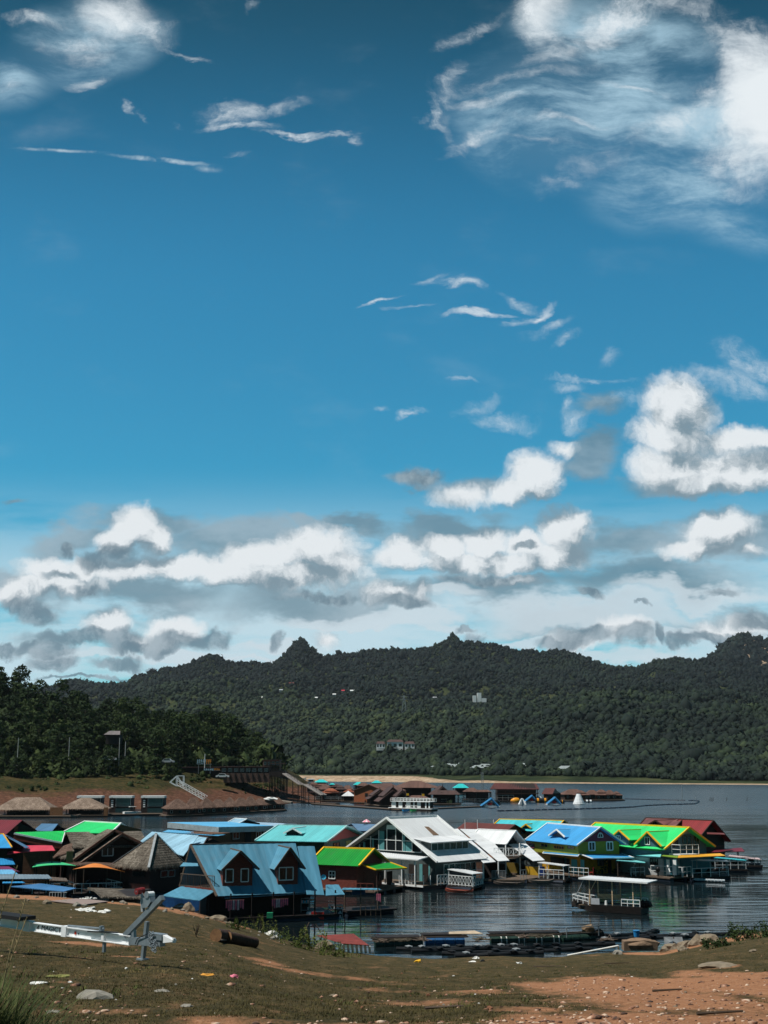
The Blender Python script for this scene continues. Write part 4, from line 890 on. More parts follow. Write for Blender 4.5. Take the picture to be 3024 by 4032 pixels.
# --- white gabled house
h = House.fit('white_house', 'large white-roofed floating house with a tall glazed gable', 'house', 2.97, 137.7, 45.8, 7.72, 6.96, 6.54, 2.48, 7.95, 2.22)
h.roof(WHITE_R, WHITE, .24, .025, tw=.2); h.ins(.6, .7)
GW = paint('grey_green_wall', (74, 84, 84), .6, .3)
MB().prism([(h.x0, h.yf + .3, .45), (h.x0, h.yb, .45), (h.x0, h.yb, h.top(h.yb)), (h.x0, 0, h.R0.z - .15), (h.x0, h.yf + .3, h.top(h.yf + .3))], (h.x1 - h.x0, 0, 0)).build('wall', GW, h.o)
lf = 'left'
# glazing of the gable
def gz(y): return h.top(y) - .25
zb = zz(3354, 133.5); zt = zz(3312, 133.5)
ys = [h.on(lf, px, 3330).y for px in (1418, 1461, 1493, 1525, 1560, 1587, 1624, 1660)]
fr = MB(); wn = MB()
wn.prism([(h.x0 - .01, y, z) for y, z in ((ys[0], zb), (ys[-1], zb), (ys[-1], min(gz(ys[-1]), 9)), (0.0, gz(0) - .55), (ys[0], gz(ys[0])))], (-.02, 0, 0))
for y in ys: fr.beam((h.x0 - .06, y, zb), (h.x0 - .06, y, max(zb + .1, min(gz(y), gz(0) - .55))), .07, .07)
for z in (zb, zt): fr.beam((h.x0 - .07, max(min(ys), -5), z), (h.x0 - .07, max(ys), z), .06, .06)
w = fr.build('window', WHITE, h.o); wn.build('pane', GLASS, w)
for a, b_, t_, u_ in ((1494, 1513, 3272, 3352), (1587, 1595, 3290, 3352), (1597, 1622, 3316, 3354), (1430, 1438, 3316, 3350), (1466, 1472, 3300, 3350)):
    base, A, N, u0, u1, q0, q1 = h.rect(lf, (a, t_), (b_, u_), .035); mb = MB(); n = 6
    for k in range(n):
        f0, f1 = u0 + (u1 - u0) * k / n, u0 + (u1 - u0) * (k + 1) / n
        mb.prism([base + A * f0 + Vector((0, 0, q0)) + N * .01 * (k % 2), base + A * f1 + Vector((0, 0, q0)) + N * .01 * ((k + 1) % 2), base + A * f1 + Vector((0, 0, min(q1, gz((base + A * f1).y)))) + N * .01 * ((k + 1) % 2), base + A * f0 + Vector((0, 0, min(q1, gz((base + A * f0).y)))) + N * .01 * (k % 2)], N * .01)
    mb.build('curtain', TEALC, h.o)
h.panel(lf, (1524, 3248), (1558, 3266), WHITE, 'louvre', .05)
h.sheet('porch_roof', WHITE_R, (1491, 3355, 132.6), (1686, 3374, 131.2), (1646, 3388, 128.2), (1514, 3378, 130.2), .24, .02, trim=WHITE)
h.deck(.45, (3.2, .8, 1.0, .6), TIMB)
MB().prism([(h.x0 - 3.2, h.yf - 1.0, .46), (h.x0 - 3.2, h.yb + .6, .46)][:1] + [(h.x0 - 3.2, h.yb + .6, .46), (h.x0 - 3.2, h.yb + .6, .28), (h.x0 - 3.2, h.yf - 1.0, .28)], (-.05, 0, 0)).build('deck_edge', WHITE, h.o)
for px, Y in ((1634, 128.6), (1517, 130.4), (1582, 129.6)): a = h.P(px, 3388, Y); h.post((a.x, a.y, .45), (a.x, a.y, a.z - .02), .05)
def g0(px, py, z=.45): v = h.Z(px, py, z); return v
h.rail(g0(1572, 3480), g0(1633, 3482), .95, 5, WHITE, 'cross'); h.rail(g0(1722, 3486), g0(1761, 3484), .95, 3, WHITE, 'cross')
for px in (1668, 1695): a = g0(px, 3484); h.post(a, a + Vector((0, 0, .9)), .03)
for a, b_ in ((1652, 1664), (1688, 1694)): h.panel(lf, (a, 3402), (b_, 3470), TEALC, 'curtain', .03)
h.panel(lf, (1610, 3402), (1640, 3475), BLACKW, 'door', .03); h.panel(lf, (1665, 3402), (1686, 3475), BLACKW, 'door', .03)
# long side: window band, dormer
fr_ = (Vector((0, h.yf + .3, 0)), Vector((0, -1, 0)), Vector((1, 0, 0)))
h.win(fr_, (1768, 3402), (1872, 3424), 5, 1, WHITE, .06); h.win(fr_, (1746, 3404), (1764, 3476), 1, 2, WHITE, .07)
a = h.P(1902, 3384, 135.5); h.post((a.x, a.y, .45), (a.x, a.y, 2.6), .06)
nrm = Vector((0, h.F0.z - h.R0.z, -(h.F0.y - h.R0.y))); nrm = nrm if nrm.z > 0 else -nrm
ft = h.I @ hit(1718, 3347, h.M @ h.R0, h.M.to_3x3() @ nrm); yd = ft.y; dp = (Vector((0, yd, 0)), Vector((0, -1, 0)), Vector((1, 0, 0)))
xl, xr = h.on(dp, 1693, 3330).x, h.on(dp, 1846, 3325).x; ztop = h.on(dp, 1700, 3318).z; zf = ft.z - .1
sl = (h.F0.z - h.R0.z) / (h.F0.y - h.R0.y); yk = h.R0.y + (ztop + .35 - h.R0.z) / sl
d = MB().prism([(xl, yd, zf), (xl, yd, ztop), (xl, yk, ztop + .3), (xl, yk, zf)], (xr - xl, 0, 0)).build('dormer', GW, h.o)
MB().sheet((xl - .5, yk + .2, ztop + .42), (xr + .5, yk + .2, ztop + .42), (xr + .5, yd - .6, ztop + .05), (xl - .5, yd - .6, ztop + .05), .24, .02).build('dormer_roof', WHITE_R, d)
h.win(dp, (1697, 3321), (1842, 3343), 6, 1, WHITE, .06, parent=d)
q = [h.I @ hit(px, py, h.M @ (h.R0 + nrm.normalized() * .05), h.M.to_3x3() @ nrm) for px, py in ((1671, 3254), (1688, 3255), (1728, 3287), (1707, 3288))]
MB().prism(q, nrm.normalized() * -.03).build('roof_panel', mat('brown_rooflight', lin((120, 96, 74)), .4, .2), h.o)
# --- second white house
h = House.fit('white_balcony_house', 'white-roofed floating house with an upper balcony and yellow lower walls', 'house', 12.58, 145.9, -41.4, 5.25, 1.79, 4.8, 3.45)
h.roof(WHITE_R, WHITE, .24, .02, tw=.12); h.ins(.3, 1.0); h.walls(GW, 2.3)
h.gable(BLACKW, 'right', 3.4)
h.sheet('lean_to_roof', WHITE_R, (1780, 3265, 147), (1803, 3263, 148), (1953, 3393, 136), (1904, 3398, 134), .24, .02)
h.sheet('lean_to_roof', WHITE_R, (1812, 3264, 148), (1900, 3266, 149), (2006, 3388, 138.4), (1962, 3391, 136.6), .24, .02)
h.sheet('lower_roof', WHITE_R, (1999, 3323, 145), (2072, 3322, 146.5), (2146, 3387, 141), (2100, 3390, 139), .24, .02)
YW = paint('mustard_wall', (170, 134, 34)); 
bz = zz(3370, 141); p0, p1_, p2_ = h.Z(1945, 3372, bz), h.Z(2042, 3372, bz), h.Z(2062, 3364, bz)
MB().prism([p0, p1_, p2_, p2_ + Vector((-1, 2.2, 0)), p0 + Vector((0, 1.6, 0))], (0, 0, -.14)).build('balcony', TIMB, h.o)
h.rail(p0, p1_, .85, 5, WHITE, 'cross'); h.rail(p1_, p2_, .85, 2, WHITE, 'cross')
for px, py, Y in ((1991, 3328, 141.5), (2046, 3320, 141.6)): a = h.P(px, py, Y); h.post((a.x, a.y, .45), a, .05)
fpl = (h.P(2000, 3420, 143.2), Vector((.35, -1, 0)).normalized(), Vector((1, .35, 0)).normalized())
h.panel(fpl, (1905, 3398), (2070, 3458), BLACKW, 'wall', .05); h.panel(fpl, (1992, 3396), (2044, 3450), paint('dull_yellow_wall', (112, 92, 34)), 'wall_panel', .09)
fp2 = (h.P(2100, 3430, 140.4), Vector((-.1, -1, 0)).normalized(), Vector((1, -.1, 0)).normalized())
h.panel(fp2, (2072, 3411), (2132, 3448), YW, 'wall_panel', .12); h.panel(fp2, (2066, 3388), (2136, 3412), GW, 'wall_panel', .06); h.win(fp2, (2074, 3390), (2126, 3408), 3, 1, BLACKW)
h.panel(fpl, (2008, 3436), (2040, 3450), TIMB, 'bench', .5)
dz = [h.Z(1893, 3464, .42), h.Z(2064, 3464, .42), h.Z(2148, 3450, .42)]
MB().prism([*dz, dz[2] + Vector((-1.0, 5, 0)), dz[0] + Vector((-1, 5.5, 0))], (0, 0, -.16)).build('deck', TIMB, h.o); MB().tube(dz[0] + Vector((0, .4, -.35)), dz[1] + Vector((0, .4, -.35)), .28).build('pontoon', DRUM, h.o)
h.rail(h.Z(1937, 3462, .42), h.Z(1992, 3462, .42), .85, 4, STEEL, 'slats', .025); h.rail(h.Z(2050, 3462, .42), h.Z(2072, 3460, .42), .9, 2, STEEL)
for px in (1903, 1962): a = h.P(px, 3394, 135.6); h.post((a.x, a.y, .42), a, .05)
# --- canopy raft moored at the white house
def canopy(name, label, cat, roof4, roofmat, posts, deckz=.35, postm=WHITE, trim=None):
    q = [at(*k) for k in roof4]; c = (q[0] + q[1] + q[2] + q[3]) / 4; t = thing(name, label, cat, (c.x, c.y, 0)); o = Vector((c.x, c.y, 0))
    MB().sheet(*[v - o for v in q], .3, .015, .06).build('roof', roofmat, t)
    low = [Vector((c.x + (v.x - c.x) * 1.05, c.y + (v.y - c.y) * 1.05, deckz)) - o for v in q]
    MB().prism(low, (0, 0, -.2)).build('deck', BLACKW, t)
    mb = MB(); mb.tube(low[3] + Vector((.1, .25, -.25)), low[2] + Vector((-.1, .25, -.25)), .24); mb.tube(low[0] + Vector((.1, -.25, -.25)), low[1] + Vector((-.1, -.25, -.25)), .24); mb.build('pontoon', DRUM, t)
    f = lambda a, b: q[3].lerp(q[2], a).lerp(q[0].lerp(q[1], a), b)
    for a, b in posts:
        p = f(a, b) - o; MB().beam((p.x, p.y, deckz), (p.x, p.y, p.z - .03), .08).build('post', postm, t)
    return t, f, o
def crail(t, f, o, a, b, z, h_, n, m, style='bars'):
    p, q = f(*a) - o, f(*b) - o; return rail_mb(MB(), Vector((p.x, p.y, z)), Vector((q.x, q.y, z)), h_, n, style, .028).build('railing', m, t)
t, f, o = canopy('canopy_raft', 'white-roofed canopy raft with a dark curtain moored beside the white house', 'raft', ((1802, 3418, 133.5), (1903, 3437, 131), (1862, 3441, 127.6), (1762, 3422, 130)), WHITE_R, ((.03, .05), (.97, .05), (.97, .95), (.03, .95)))
crail(t, f, o, (.03, .0), (.97, .0), .35, .95, 7, WHITE, 'cross'); crail(t, f, o, (1, .03), (1, .97), .35, .95, 4, WHITE, 'cross')
a, b_ = f(.05, .05) - o, f(.95, .05) - o; MB().prism([Vector((a.x, a.y + .03, 1.28)), Vector((b_.x, b_.y + .03, 1.28)), Vector((b_.x, b_.y + .03, b_.z - .08)), Vector((a.x, a.y + .03, a.z - .08))], (0, .03, 0)).build('curtain', mat('dark_grey_cloth', lin((52, 58, 64)), .8, .2), t)
def hull(name, label, p, q, w, h_, m, parent=None, m2=None):
    """open boat hull between two points, pointed at both ends"""
    p, q = Vector(p), Vector(q); c = (p + q) / 2; d = q - p; L_ = d.length; t = thing(name, label, 'boat', c, math.atan2(d.y, d.x)); n = 10; V = []; 
    for k in range(n + 1):
        s_ = k / n; x = (s_ - .5) * L_; e = math.sin(math.pi * min(max(s_ * .94 + .03, 0), 1)) ** .55; hw = w / 2 * e; lift = h_ * .5 * (2 * s_ - 1) ** 4
        V += [(x, -hw, h_ + lift), (x, -hw * .75, .05 + lift), (x, hw * .75, .05 + lift), (x, hw, h_ + lift), (x, hw * .86, h_ + lift - .02), (x, 0, .16 + lift), (x, -hw * .86, h_ + lift - .02)]
    F_ = []
    for k in range(n):
        for j in range(7): i = 7 * k + j; i2 = 7 * k + (j + 1) % 7; F_.append((i, i + 7, i2 + 7, i2))
    F_ += [tuple(range(6, -1, -1)), tuple(range(7 * n, 7 * n + 7))]
    MB().add(V, F_).build('hull', m, t); mb = MB()
    for s_ in (.3, .55, .78): mb.box(((s_ - .5) * L_, 0, h_ * .75), (.2, w * .8, .04))
    mb.build('thwart', m2 or TIMB, t); return t
hull('longboat', 'low red-brown wooden boat tied in front of the canopy raft', atz(1755, 3514, 0), atz(1862, 3520, 0), .8, .3, wood('red_hull', (128, 60, 44)))
hull('longboat', 'slim dark wooden boat moored below the yellow-walled white house', atz(1944, 3484, 0), atz(2064, 3488, 0), .8, .28, wood('grey_hull', (84, 76, 70)))
hull('longboat', 'slim grey boat lying before the small white canopy jetty', atz(2080, 3478, 0), atz(2180, 3478, 0), .8, .3, wood('pale_hull', (120, 108, 98)))
# --- colourful house
h = House.fit('colourful_house', 'olive and maroon floating house with a sky-blue roof and white window frames', 'house', 21.16, 145.91, -66, 10.96, 3.07, 5.32, 3.5)
h.roof(SKYB_R, WHITE, .24, .03, tw=.16); h.ins(.45, .55); OL = paint('olive_wall', (138, 136, 40))
h.walls(OL, 2.3); h.gable(paint('maroon_wall', (122, 42, 68)), 'right', zz(3314, 141)); 
h.win('right', (2317, 3316), (2342, 3348), 2, 1, fw=.12); h.win('right', (2387, 3315), (2412, 3347), 2, 1, fw=.12); h.win('right', (2353, 3297), (2373, 3279), 2, 1, arch=True)
h.win('front', (2131, 3320), (2158, 3337), 2, 1, OL); h.win('front', (2235, 3330), (2262, 3345), 2, 1, OL); h.win('front', (2182, 3328), (2222, 3345), 4, 1, paint('orange_wall', (186, 120, 30)), pane=BLACKW); h.win('front', (2085, 3321), (2105, 3338), 1, 1, paint('maroon_wall', (122, 42, 68)))
h.dormer((2205, 3295), (2191, 3266), (2160, 3290), (2178, 2222), SKYB_R, paint('grey_dormer_wall', (90, 84, 84)), WHITE, [], .5, pitch=.24)
h.sheet('side_awning', SKYB_R, (2142, 3354, 146.6), (2282, 3364, 140.4), (2276, 3372, 138.8), (2136, 3360, 145.4), .24, .02, trim=WHITE, tw=.07)
h.sheet('end_awning', SKYB_R, (2286, 3364, 140.2), (2448, 3361, 143.4), (2496, 3378, 141.2), (2334, 3382, 137.6), .24, .02, trim=WHITE, tw=.09)
h.deck(.45, (.6, 1.6, .7, .8))
x0s, x1s = h.x0, h.x1
h.x1 -= .0
MB().prism([(h.x0 + .5, h.yf + .6, .45), (h.x0 + .5, h.yb - .2, .45), (h.x0 + .5, h.yb - .2, 2.29), (h.x0 + .5, h.yf + .6, 2.29)], (h.x1 - h.x0 - 1.0, 0, 0)).build('lower_wall', paint('ochre_wall', (176, 132, 30), .6, .3), h.o)
lo_ = (Vector((h.x1 - .5, 0, 0)), Vector((1, 0, 0)), Vector((0, 1, 0))); ls = (Vector((0, h.yf + .6, 0)), Vector((0, -1, 0)), Vector((1, 0, 0)))
h.win(lo_, (2352, 3384), (2378, 3408), 2, 2, BLACKW); h.panel(lo_, (2392, 3386), (2408, 3440), BLACKW, 'door')
TQ = paint('turquoise_wall', (70, 160, 168)); h.panel(ls, (2250, 3382), (2274, 3442), TQ, 'wall_panel'); h.panel(ls, (2286, 3384), (2302, 3442), TQ, 'wall_panel'); h.panel(ls, (2168, 3372), (2244, 3436), BLACKW, 'wall_panel'); h.panel(ls, (2222, 3376), (2232, 3430), TQ, 'wall_panel')
mb = MB(); r = random.Random(3)
for px, py in ((2340, 3432), (2362, 3436), (2372, 3424), (2420, 3434), (2384, 3392), (2388, 3420)):
    v = h.on(lo_, px, py, .2)
    for k in range(9): mb.blob(v + Vector((r.uniform(-.05, .15), r.uniform(-.3, .3), r.uniform(-.25, .3))), .1, k, .5, 1)
    mb.build('wall_plant', LEAF[0], h.o); mb = MB()
h.rail(h.Z(2240, 3447, .45), h.Z(2318, 3452, .45), .85, 4, WHITE)
def stool(px, py, Y, label, m):
    a = at(px, py, Y); t = thing('chair', label, 'chair', (a.x, Y, .45), random.uniform(0, 6)); MB().box((0, 0, .45), (.42, .42, .05)).build('seat', m, t); MB().box((0, .2, .72), (.42, .04, .5)).build('backrest', m, t)
    for x in (-.18, .18):
        for y in (-.18, .18): MB().beam((x, y, 0), (x, y, .43), .04).build('leg', m, t)
stool(2330, 3444, 138, 'red chair on the porch of the olive house left of the plants', paint('red_chair', (150, 46, 44)))
stool(2440, 3444, 140, 'dark chair under the small turquoise canopy', BLACKW)
stool(2490, 3446, 141, 'white chair under the right side of the small turquoise canopy', WHITE)
t, f, o = canopy('canopy_jetty', 'small white-roofed canopy jetty left of the olive house', 'jetty', ((2140, 3393, 140.5), (2246, 3406, 138.5), (2222, 3409, 135.4), (2116, 3395, 137.2)), WHITE_R, ((.05, .05), (.95, .05), (.95, .95), (.35, .05)))
crail(t, f, o, (.03, .02), (.97, .02), .4, .9, 5, WHITE)
MB().box((.2, .5, 1.45), (1.3, .06, .5)).build('sign_board', paint('sign_yellow', (214, 160, 36)), t); MB().box((-1.2, .6, 1.0), (.6, .3, .9)).build('cabinet', paint('deep_blue_paint', (40, 70, 140)), t)
t, f, o = canopy('canopy_jetty', 'small turquoise-roofed canopy jetty in front of the ochre porch', 'jetty', ((2436, 3383, 141.5), (2542, 3389, 143), (2540, 3398, 139.6), (2426, 3388, 138.4)), roofm('turquoise_sheet', (120, 204, 206)), ((.04, .05), (.8, .05), (.97, .95), (.04, .95)), .4, TIMB)
crail(t, f, o, (.5, .05), (.97, .05), .4, .9, 3, WHITE); MB().box((0.3, 0, .85), (1.4, .7, .06)).build('table', TIMB, t)
# --- lime green house with yellow trim
h = House.fit('lime_roof_house', 'long floating house with a bright green roof edged in yellow and zigzag dormers', 'house', 28.68, 145.93, -54.6, 14.1, 4.0, 5.33, 3.21)
h.roof(LIME_R, YEL, .24, .025, tw=.18); h.ins(.55, .8); SW = paint('slate_wall', (66, 96, 108)); GRN = paint('grass_green_wall', (20, 132, 44))
h.walls(SW, 2.2); 
h.win('right', (2686, 3292), (2722, 3334), 2, 1, TIMB); h.win('right', (2650, 3306), (2668, 3332), 2, 2, DARKW); h.win('right', (2730, 3290), (2752, 3334), 2, 1, TIMB); h.gable(paint('grey_gable_board', (140, 142, 140)), 'right', zz(3284, 140))
h.panel('front', (2436, 3323), (2606, 3352), GRN, 'wall_panel', .04)
for bs, pk_, ev_, wl_, ws in (((2455, 3329), (2437, 3269), (2398, 3302), (2412, 2476), ((2428, 3290), (2444, 3320), 2)), ((2560, 3334), (2548, 3275), (2497, 3325), (2520, 2592), ((2540, 3296), (2560, 3326), 2))):
    h.dormer(bs, pk_, ev_, wl_, LIME_R, SW, YEL, [ws], .4, pitch=.24)
a, b_ = h.P(2680, 3364, 137.4), h.P(2752, 3362, 139.2); MB().prism([a, b_, b_ + Vector((-1.6, 0, 0)), a + Vector((-1.6, 0, 0))], (0, 0, -.12)).build('balcony', WHITE, h.o); h.rail(a, b_, .95, 3, WHITE); h.rail(a, a + Vector((-1.2, 0, 0)), .95, 1, WHITE)
h.sheet('side_awning', roofm('turquoise_sheet', (120, 204, 206)), (2438, 3352, 146.8), (2604, 3362, 138.8), (2600, 3374, 137.6), (2430, 3362, 145.6), .24, .02)
h.sheet('corner_awning', roofm('olive_green_sheet', (120, 150, 50)), (2612, 3366, 138.6), (2672, 3370, 136.6), (2666, 3377, 135.4), (2604, 3369, 137.4), .24, .015)
h.sheet('end_awning', roofm('amber_sheet', (226, 164, 44)), (2672, 3368, 136.8), (2836, 3360, 142.6), (2858, 3369, 140.6), (2668, 3378, 134.8), .24, .02)
h.deck(.45, (.6, 1.8, 1.0, 1.0))
MB().prism([(h.x0 + .3, h.yf + .35, .45), (h.x0 + .3, h.yb - .2, .45), (h.x0 + .3, h.yb - .2, 2.19), (h.x0 + .3, h.yf + .35, 2.19)], (h.x1 - h.x0 - .6, 0, 0)).build('lower_wall', paint('pale_grey_wall', (168, 170, 170)), h.o)
lo_ = (Vector((h.x1 - .3, 0, 0)), Vector((1, 0, 0)), Vector((0, 1, 0))); ls = (Vector((0, h.yf + .35, 0)), Vector((0, -1, 0)), Vector((1, 0, 0)))
h.win(ls, (2560, 3376), (2591, 3406), 3, 2, BLACKW); h.panel(ls, (2614, 3380), (2668, 3446), paint('teal_wall', (50, 106, 116)), 'wall_panel'); h.panel(ls, (2625, 3384), (2640, 3444), WHITE, 'door', .07); h.panel(ls, (2648, 3386), (2666, 3446), WHITE, 'door', .07); h.panel(lo_, (2676, 3382), (2800, 3448), paint('teal_wall', (50, 106, 116)), 'wall_panel')
h.rail(h.Z(2564, 3446, .45), h.Z(2686, 3454, .45), 1.0, 4, WHITE); h.rail(h.Z(2690, 3454, .45), h.Z(2722, 3450, .45), 1.0, 2, WHITE)
# motor tender moored there
a = atz(2592, 3468, 0); t = thing('outboard_motor', 'dark outboard motor clamped upright at the deck of the lime-roofed house', 'motor', (a.x, a.y, 0)); MB().blob((0, 0, 1.15), (.25, .3, .3), 2, .2, 2).build('cowling', mat('black_plastic', lin((26, 28, 30)), .4, .2), t, True); MB().beam((0, 0, .1), (0, 0, 1.0), .14).build('leg', _M['black_plastic'], t); MB().tube((0, .05, .25), (0, .12, .25), .2, n=10).build('propeller_guard', _M['black_plastic'], t)
# white floats lining the platform
for k in range(9):
    a = atz(2735 + k * 14, 3463 + k * .6, .2); o = tag(MB().tube((-.16, 0, 0), (.16, 0, 0), .13, n=10).build('float_drum', mat('white_plastic', lin((186, 194, 198)))), 'small white float lining the edge of the right-hand pavilion deck', 'float', 'white floats along the pavilion deck'); o.location = a
# --- red roofs behind
h = House.fit('red_roof_house', 'dark floating house with a deep red gabled roof at the right end', 'house', 39.38, 164.9, -48.2, 5.19, 2.65, 5.1, 3.41, 3.61, 2.44)
h.roof(roofm('deep_red_sheet', (132, 40, 42)), DARKW, .3, .02, tw=.12); h.ins(.4, .7); h.walls(BLACKW, 2.0); h.deck(.42, (.5, 2, 1, 1))
h.sheet('porch_roof', roofm('crimson_sheet', (118, 34, 46)), (2820, 3344, 163), (2920, 3338, 166), (2932, 3352, 163), (2800, 3356, 160), .3, .015)
h.sheet('gable_awning', roofm('dull_red_sheet', (128, 66, 60)), (2784, 3277, 160), (2850, 3280, 163), (2856, 3286, 162), (2786, 3284, 159.4), .3, .01)
MB().prism([(h.x0 + .2, h.yf + .2, .42), (h.x0 + .2, h.yb, .42), (h.x0 + .2, h.yb, 2.0), (h.x0 + .2, h.yf + .2, 2.0)], (h.x1 - h.x0 - .2, 0, 0)).build('lower_wall', wood('maroon_planks', (88, 40, 38)), h.o)
a = h.P(2905, 3350, 163); h.post((a.x, a.y, .4), a, .06, BLACKW)
h = House.px('brown_red_house', 'floating house with a weathered brown-red roof and a low dormer beside the deep red roof', 'house', (2543, 3221, 172), (2690, 3226, 167), (2520, 3246, 168), (2655, 3262, 162)); h.roof(roofm('faded_red_sheet', (124, 78, 74), .6, .3), DARKW, .3, .02, tw=.1); h.ins(.4, .4); h.walls(BLACKW); h.deck(); h.dormer((2590, 3250), (2580, 3230), (2552, 3246), (2562, 2600), roofm('faded_red_sheet', (124, 78, 74)), BLACKW, DARKW, [], .4)
# --- brown roof and teal roof behind the white houses
h = House.fit('brown_roof_house', 'orange timber floating house with a rust-brown roof behind the white balcony house', 'house', 13.71, 169.3, -43.3, 8.35, 1.9, 4.51, 3.7, 3.31, 3.23); h.roof(roofm('rust_brown_sheet', (98, 50, 44)), None, .3, .02); h.ins(.3, .5); h.walls(wood('orange_planks', (142, 88, 48))); h.deck()
h.win('right', (2050, 3266), (2066, 3282), 1, 1, BLACKW)
for px in (1831, 1880, 1943): a = h.P(px, 3243, 169); h.post((a.x, a.y, 3.6), (a.x, a.y, 5.0), .03)
h = House.fit('teal_roof_house', 'floating house with a turquoise roof edged in yellow behind the olive house', 'house', 20.32, 179.9, -31.7, 9.69, 3.6, 4.47, 3.2); h.roof(roofm('teal_sheet', (70, 190, 200)), YEL, .3, .02, tw=.14); h.ins(.4, .5); h.walls(BLACKW); h.deck()
h.dormer((2075, 3262), (2070, 3245), (2050, 3260), (2060, 2085), roofm('teal_sheet', (70, 190, 200)), BLACKW, YEL, [], .4)
# --- pavilions at the far right
for nm, lab, r4, rm, rl in (('pavilion_raft', 'open pavilion raft with a thin grey roof beside the lime-roofed house', ((2740, 3384, 141), (2862, 3387, 143), (2870, 3392, 139.6), (2720, 3387, 137.6)), STEEL, 4),
                        ('pavilion_raft', 'open pavilion raft with a thin turquoise roof behind the grey-roofed raft', ((2822, 3374, 152), (2930, 3384, 152), (2940, 3388, 148.6), (2810, 3377, 148.6)), roofm('teal_sheet', (70, 190, 200)), 4),
                        ('pavilion_raft', 'open pavilion raft with a pink-white roof at the far right of the houses', ((2872, 3366, 158), (2986, 3378, 158), (2999, 3385, 154), (2868, 3371, 154)), roofm('pink_white_sheet', (206, 178, 176)), 5)):
    t, f, o = canopy(nm, lab, 'raft', r4, rm, ((.03, .05), (.5, .05), (.97, .05), (.97, .95), (.03, .95)), .4, STEEL)
    crail(t, f, o, (.03, .02), (.97, .02), .4, .9, rl, WHITE if 'pink' not in lab else STEEL)
    MB().box((.3, .3, .8), (1.6, .7, .06)).build('table', TIMB, t); mb = MB()
    for k in range(3): MB().blob((-1.2 + 1.1 * k, .6, .75), (.4, .35, .35), k, .3, 1).build('cushion_pile', BLACKW, t)
# --- ferry boat
a, b_ = atz(2262, 3590, 0), atz(2535, 3600, 0); b_ = at(2540, 3603, 108.4); b_.z = 0; a = at(2258, 3588, 111.6); a.z = 0
d = b_ - a; L_ = d.length; c = (a + b_) / 2
t = thing('ferry_boat', 'flat wooden ferry boat with a long white canopy on thin posts', 'boat', c, math.atan2(d.y, d.x)); n = 12; V = []; HW = wood('hull_planks', (52, 44, 40))
for k in range(n + 1):
    s_ = k / n; x = (s_ - .5) * L_; e = min(1, (.35 + 2.2 * s_)) ; hw = 1.05 * e; lift = .42 * max(0, .3 - s_) ** 1.3 * 3
    V += [(x, -hw, .62 + lift), (x, -hw * .85, .02 + lift * 1.3), (x, hw * .85, .02 + lift * 1.3), (x, hw, .62 + lift), (x, hw - .08, .62 + lift), (x, hw - .08, .5 + lift), (x, -hw + .08, .5 + lift), (x, -hw + .08, .62 + lift)]
F_ = []
for k in range(n):
    for j in range(8): i = 8 * k + j; i2 = 8 * k + (j + 1) % 8; F_.append((i, i + 8, i2 + 8, i2))
F_ += [tuple(range(7, -1, -1)), tuple(range(8 * n, 8 * n + 8))]
MB().add(V, F_).build('hull', HW, t)
MB().box((.2, 0, .51), (L_ * .8, 1.7, .03)).build('deck', wood('deck_planks', (140, 122, 100)), t)
rx0, rx1 = -L_ * .33, L_ * .62
MB().sheet((rx0, 1.2, 2.72), (rx1, 1.2, 2.62), (rx1, -1.25, 2.60), (rx0, -1.25, 2.70), .3, .015, .07).build('canopy', WHITE_R, t)
MB().beam((rx0, -1.27, 2.66), (rx1, -1.27, 2.56), .04, .12).beam((rx0 - .01, -1.25, 2.68), (rx0 - .01, 1.2, 2.68), .04, .1).build('canopy_edge', WHITE, t)
CP = wood('pale_post', (206, 176, 140))
for x in (-L_ * .20, L_ * .115, L_ * .40):
    for y in (-.95, .95): MB().beam((x, y, .5), (x, y, 2.62), .075).build('post', CP, t)
MB().beam((-L_ * .42, -.7, 1.1), (-L_ * .28, -.9, 2.6), .05).build('stay', STEEL, t); MB().beam((-L_ * .19, -.9, 1.7), (-L_ * .10, -.95, 2.6), .05).build('stay', CP, t)
rail_mb(MB(), Vector((-L_ * .46, -.7, .75)), Vector((-L_ * .22, -.98, .55)), .55, 3).build('railing', WHITE, t); rail_mb(MB(), Vector((-L_ * .46, .7, .75)), Vector((-L_ * .22, .98, .55)), .55, 3).build('railing', WHITE, t); rail_mb(MB(), Vector((-L_ * .46, -.7, .75)), Vector((-L_ * .46, .7, .75)), .55, 2).build('railing', WHITE, t)
rail_mb(MB(), Vector((L_ * .24, -.98, .55)), Vector((L_ * .49, -.98, .55)), .6, 3).build('railing', WHITE, t); rail_mb(MB(), Vector((L_ * .24, .98, .55)), Vector((L_ * .49, .98, .55)), .6, 3).build('railing', WHITE, t)
MB().box((-L_ * .04, .8, .95), (L_ * .3, .35, .06)).build('bench', CP, t); MB().box((-L_ * .04, .95, 1.15), (L_ * .3, .05, .3)).build('bench_back', CP, t); MB().box((-L_ * .14, -.9, .82), (.9, .08, .55)).build('panel', paint('grey_panel', (170, 174, 178)), t)
MB().tube((L_ * .01, -.7, .52), (L_ * .01, -.7, .95), .14, .09).build('water_jug', WHITE, t)
mb = MB(); [mb.blob((L_ * .48 + .25 * k, .2 * (k % 2), .75), (.3, .4, .35), k, .3, 1) for k in range(3)]; mb.build('motor_housing', BLACKW, t)
MB().tube((-L_ * .1, .9, 2.45), (L_ * .1, .9, 2.42), .07).build('rolled_sheet', paint('green_cloth', (60, 120, 84)), t)
mb = MB(); r = .22
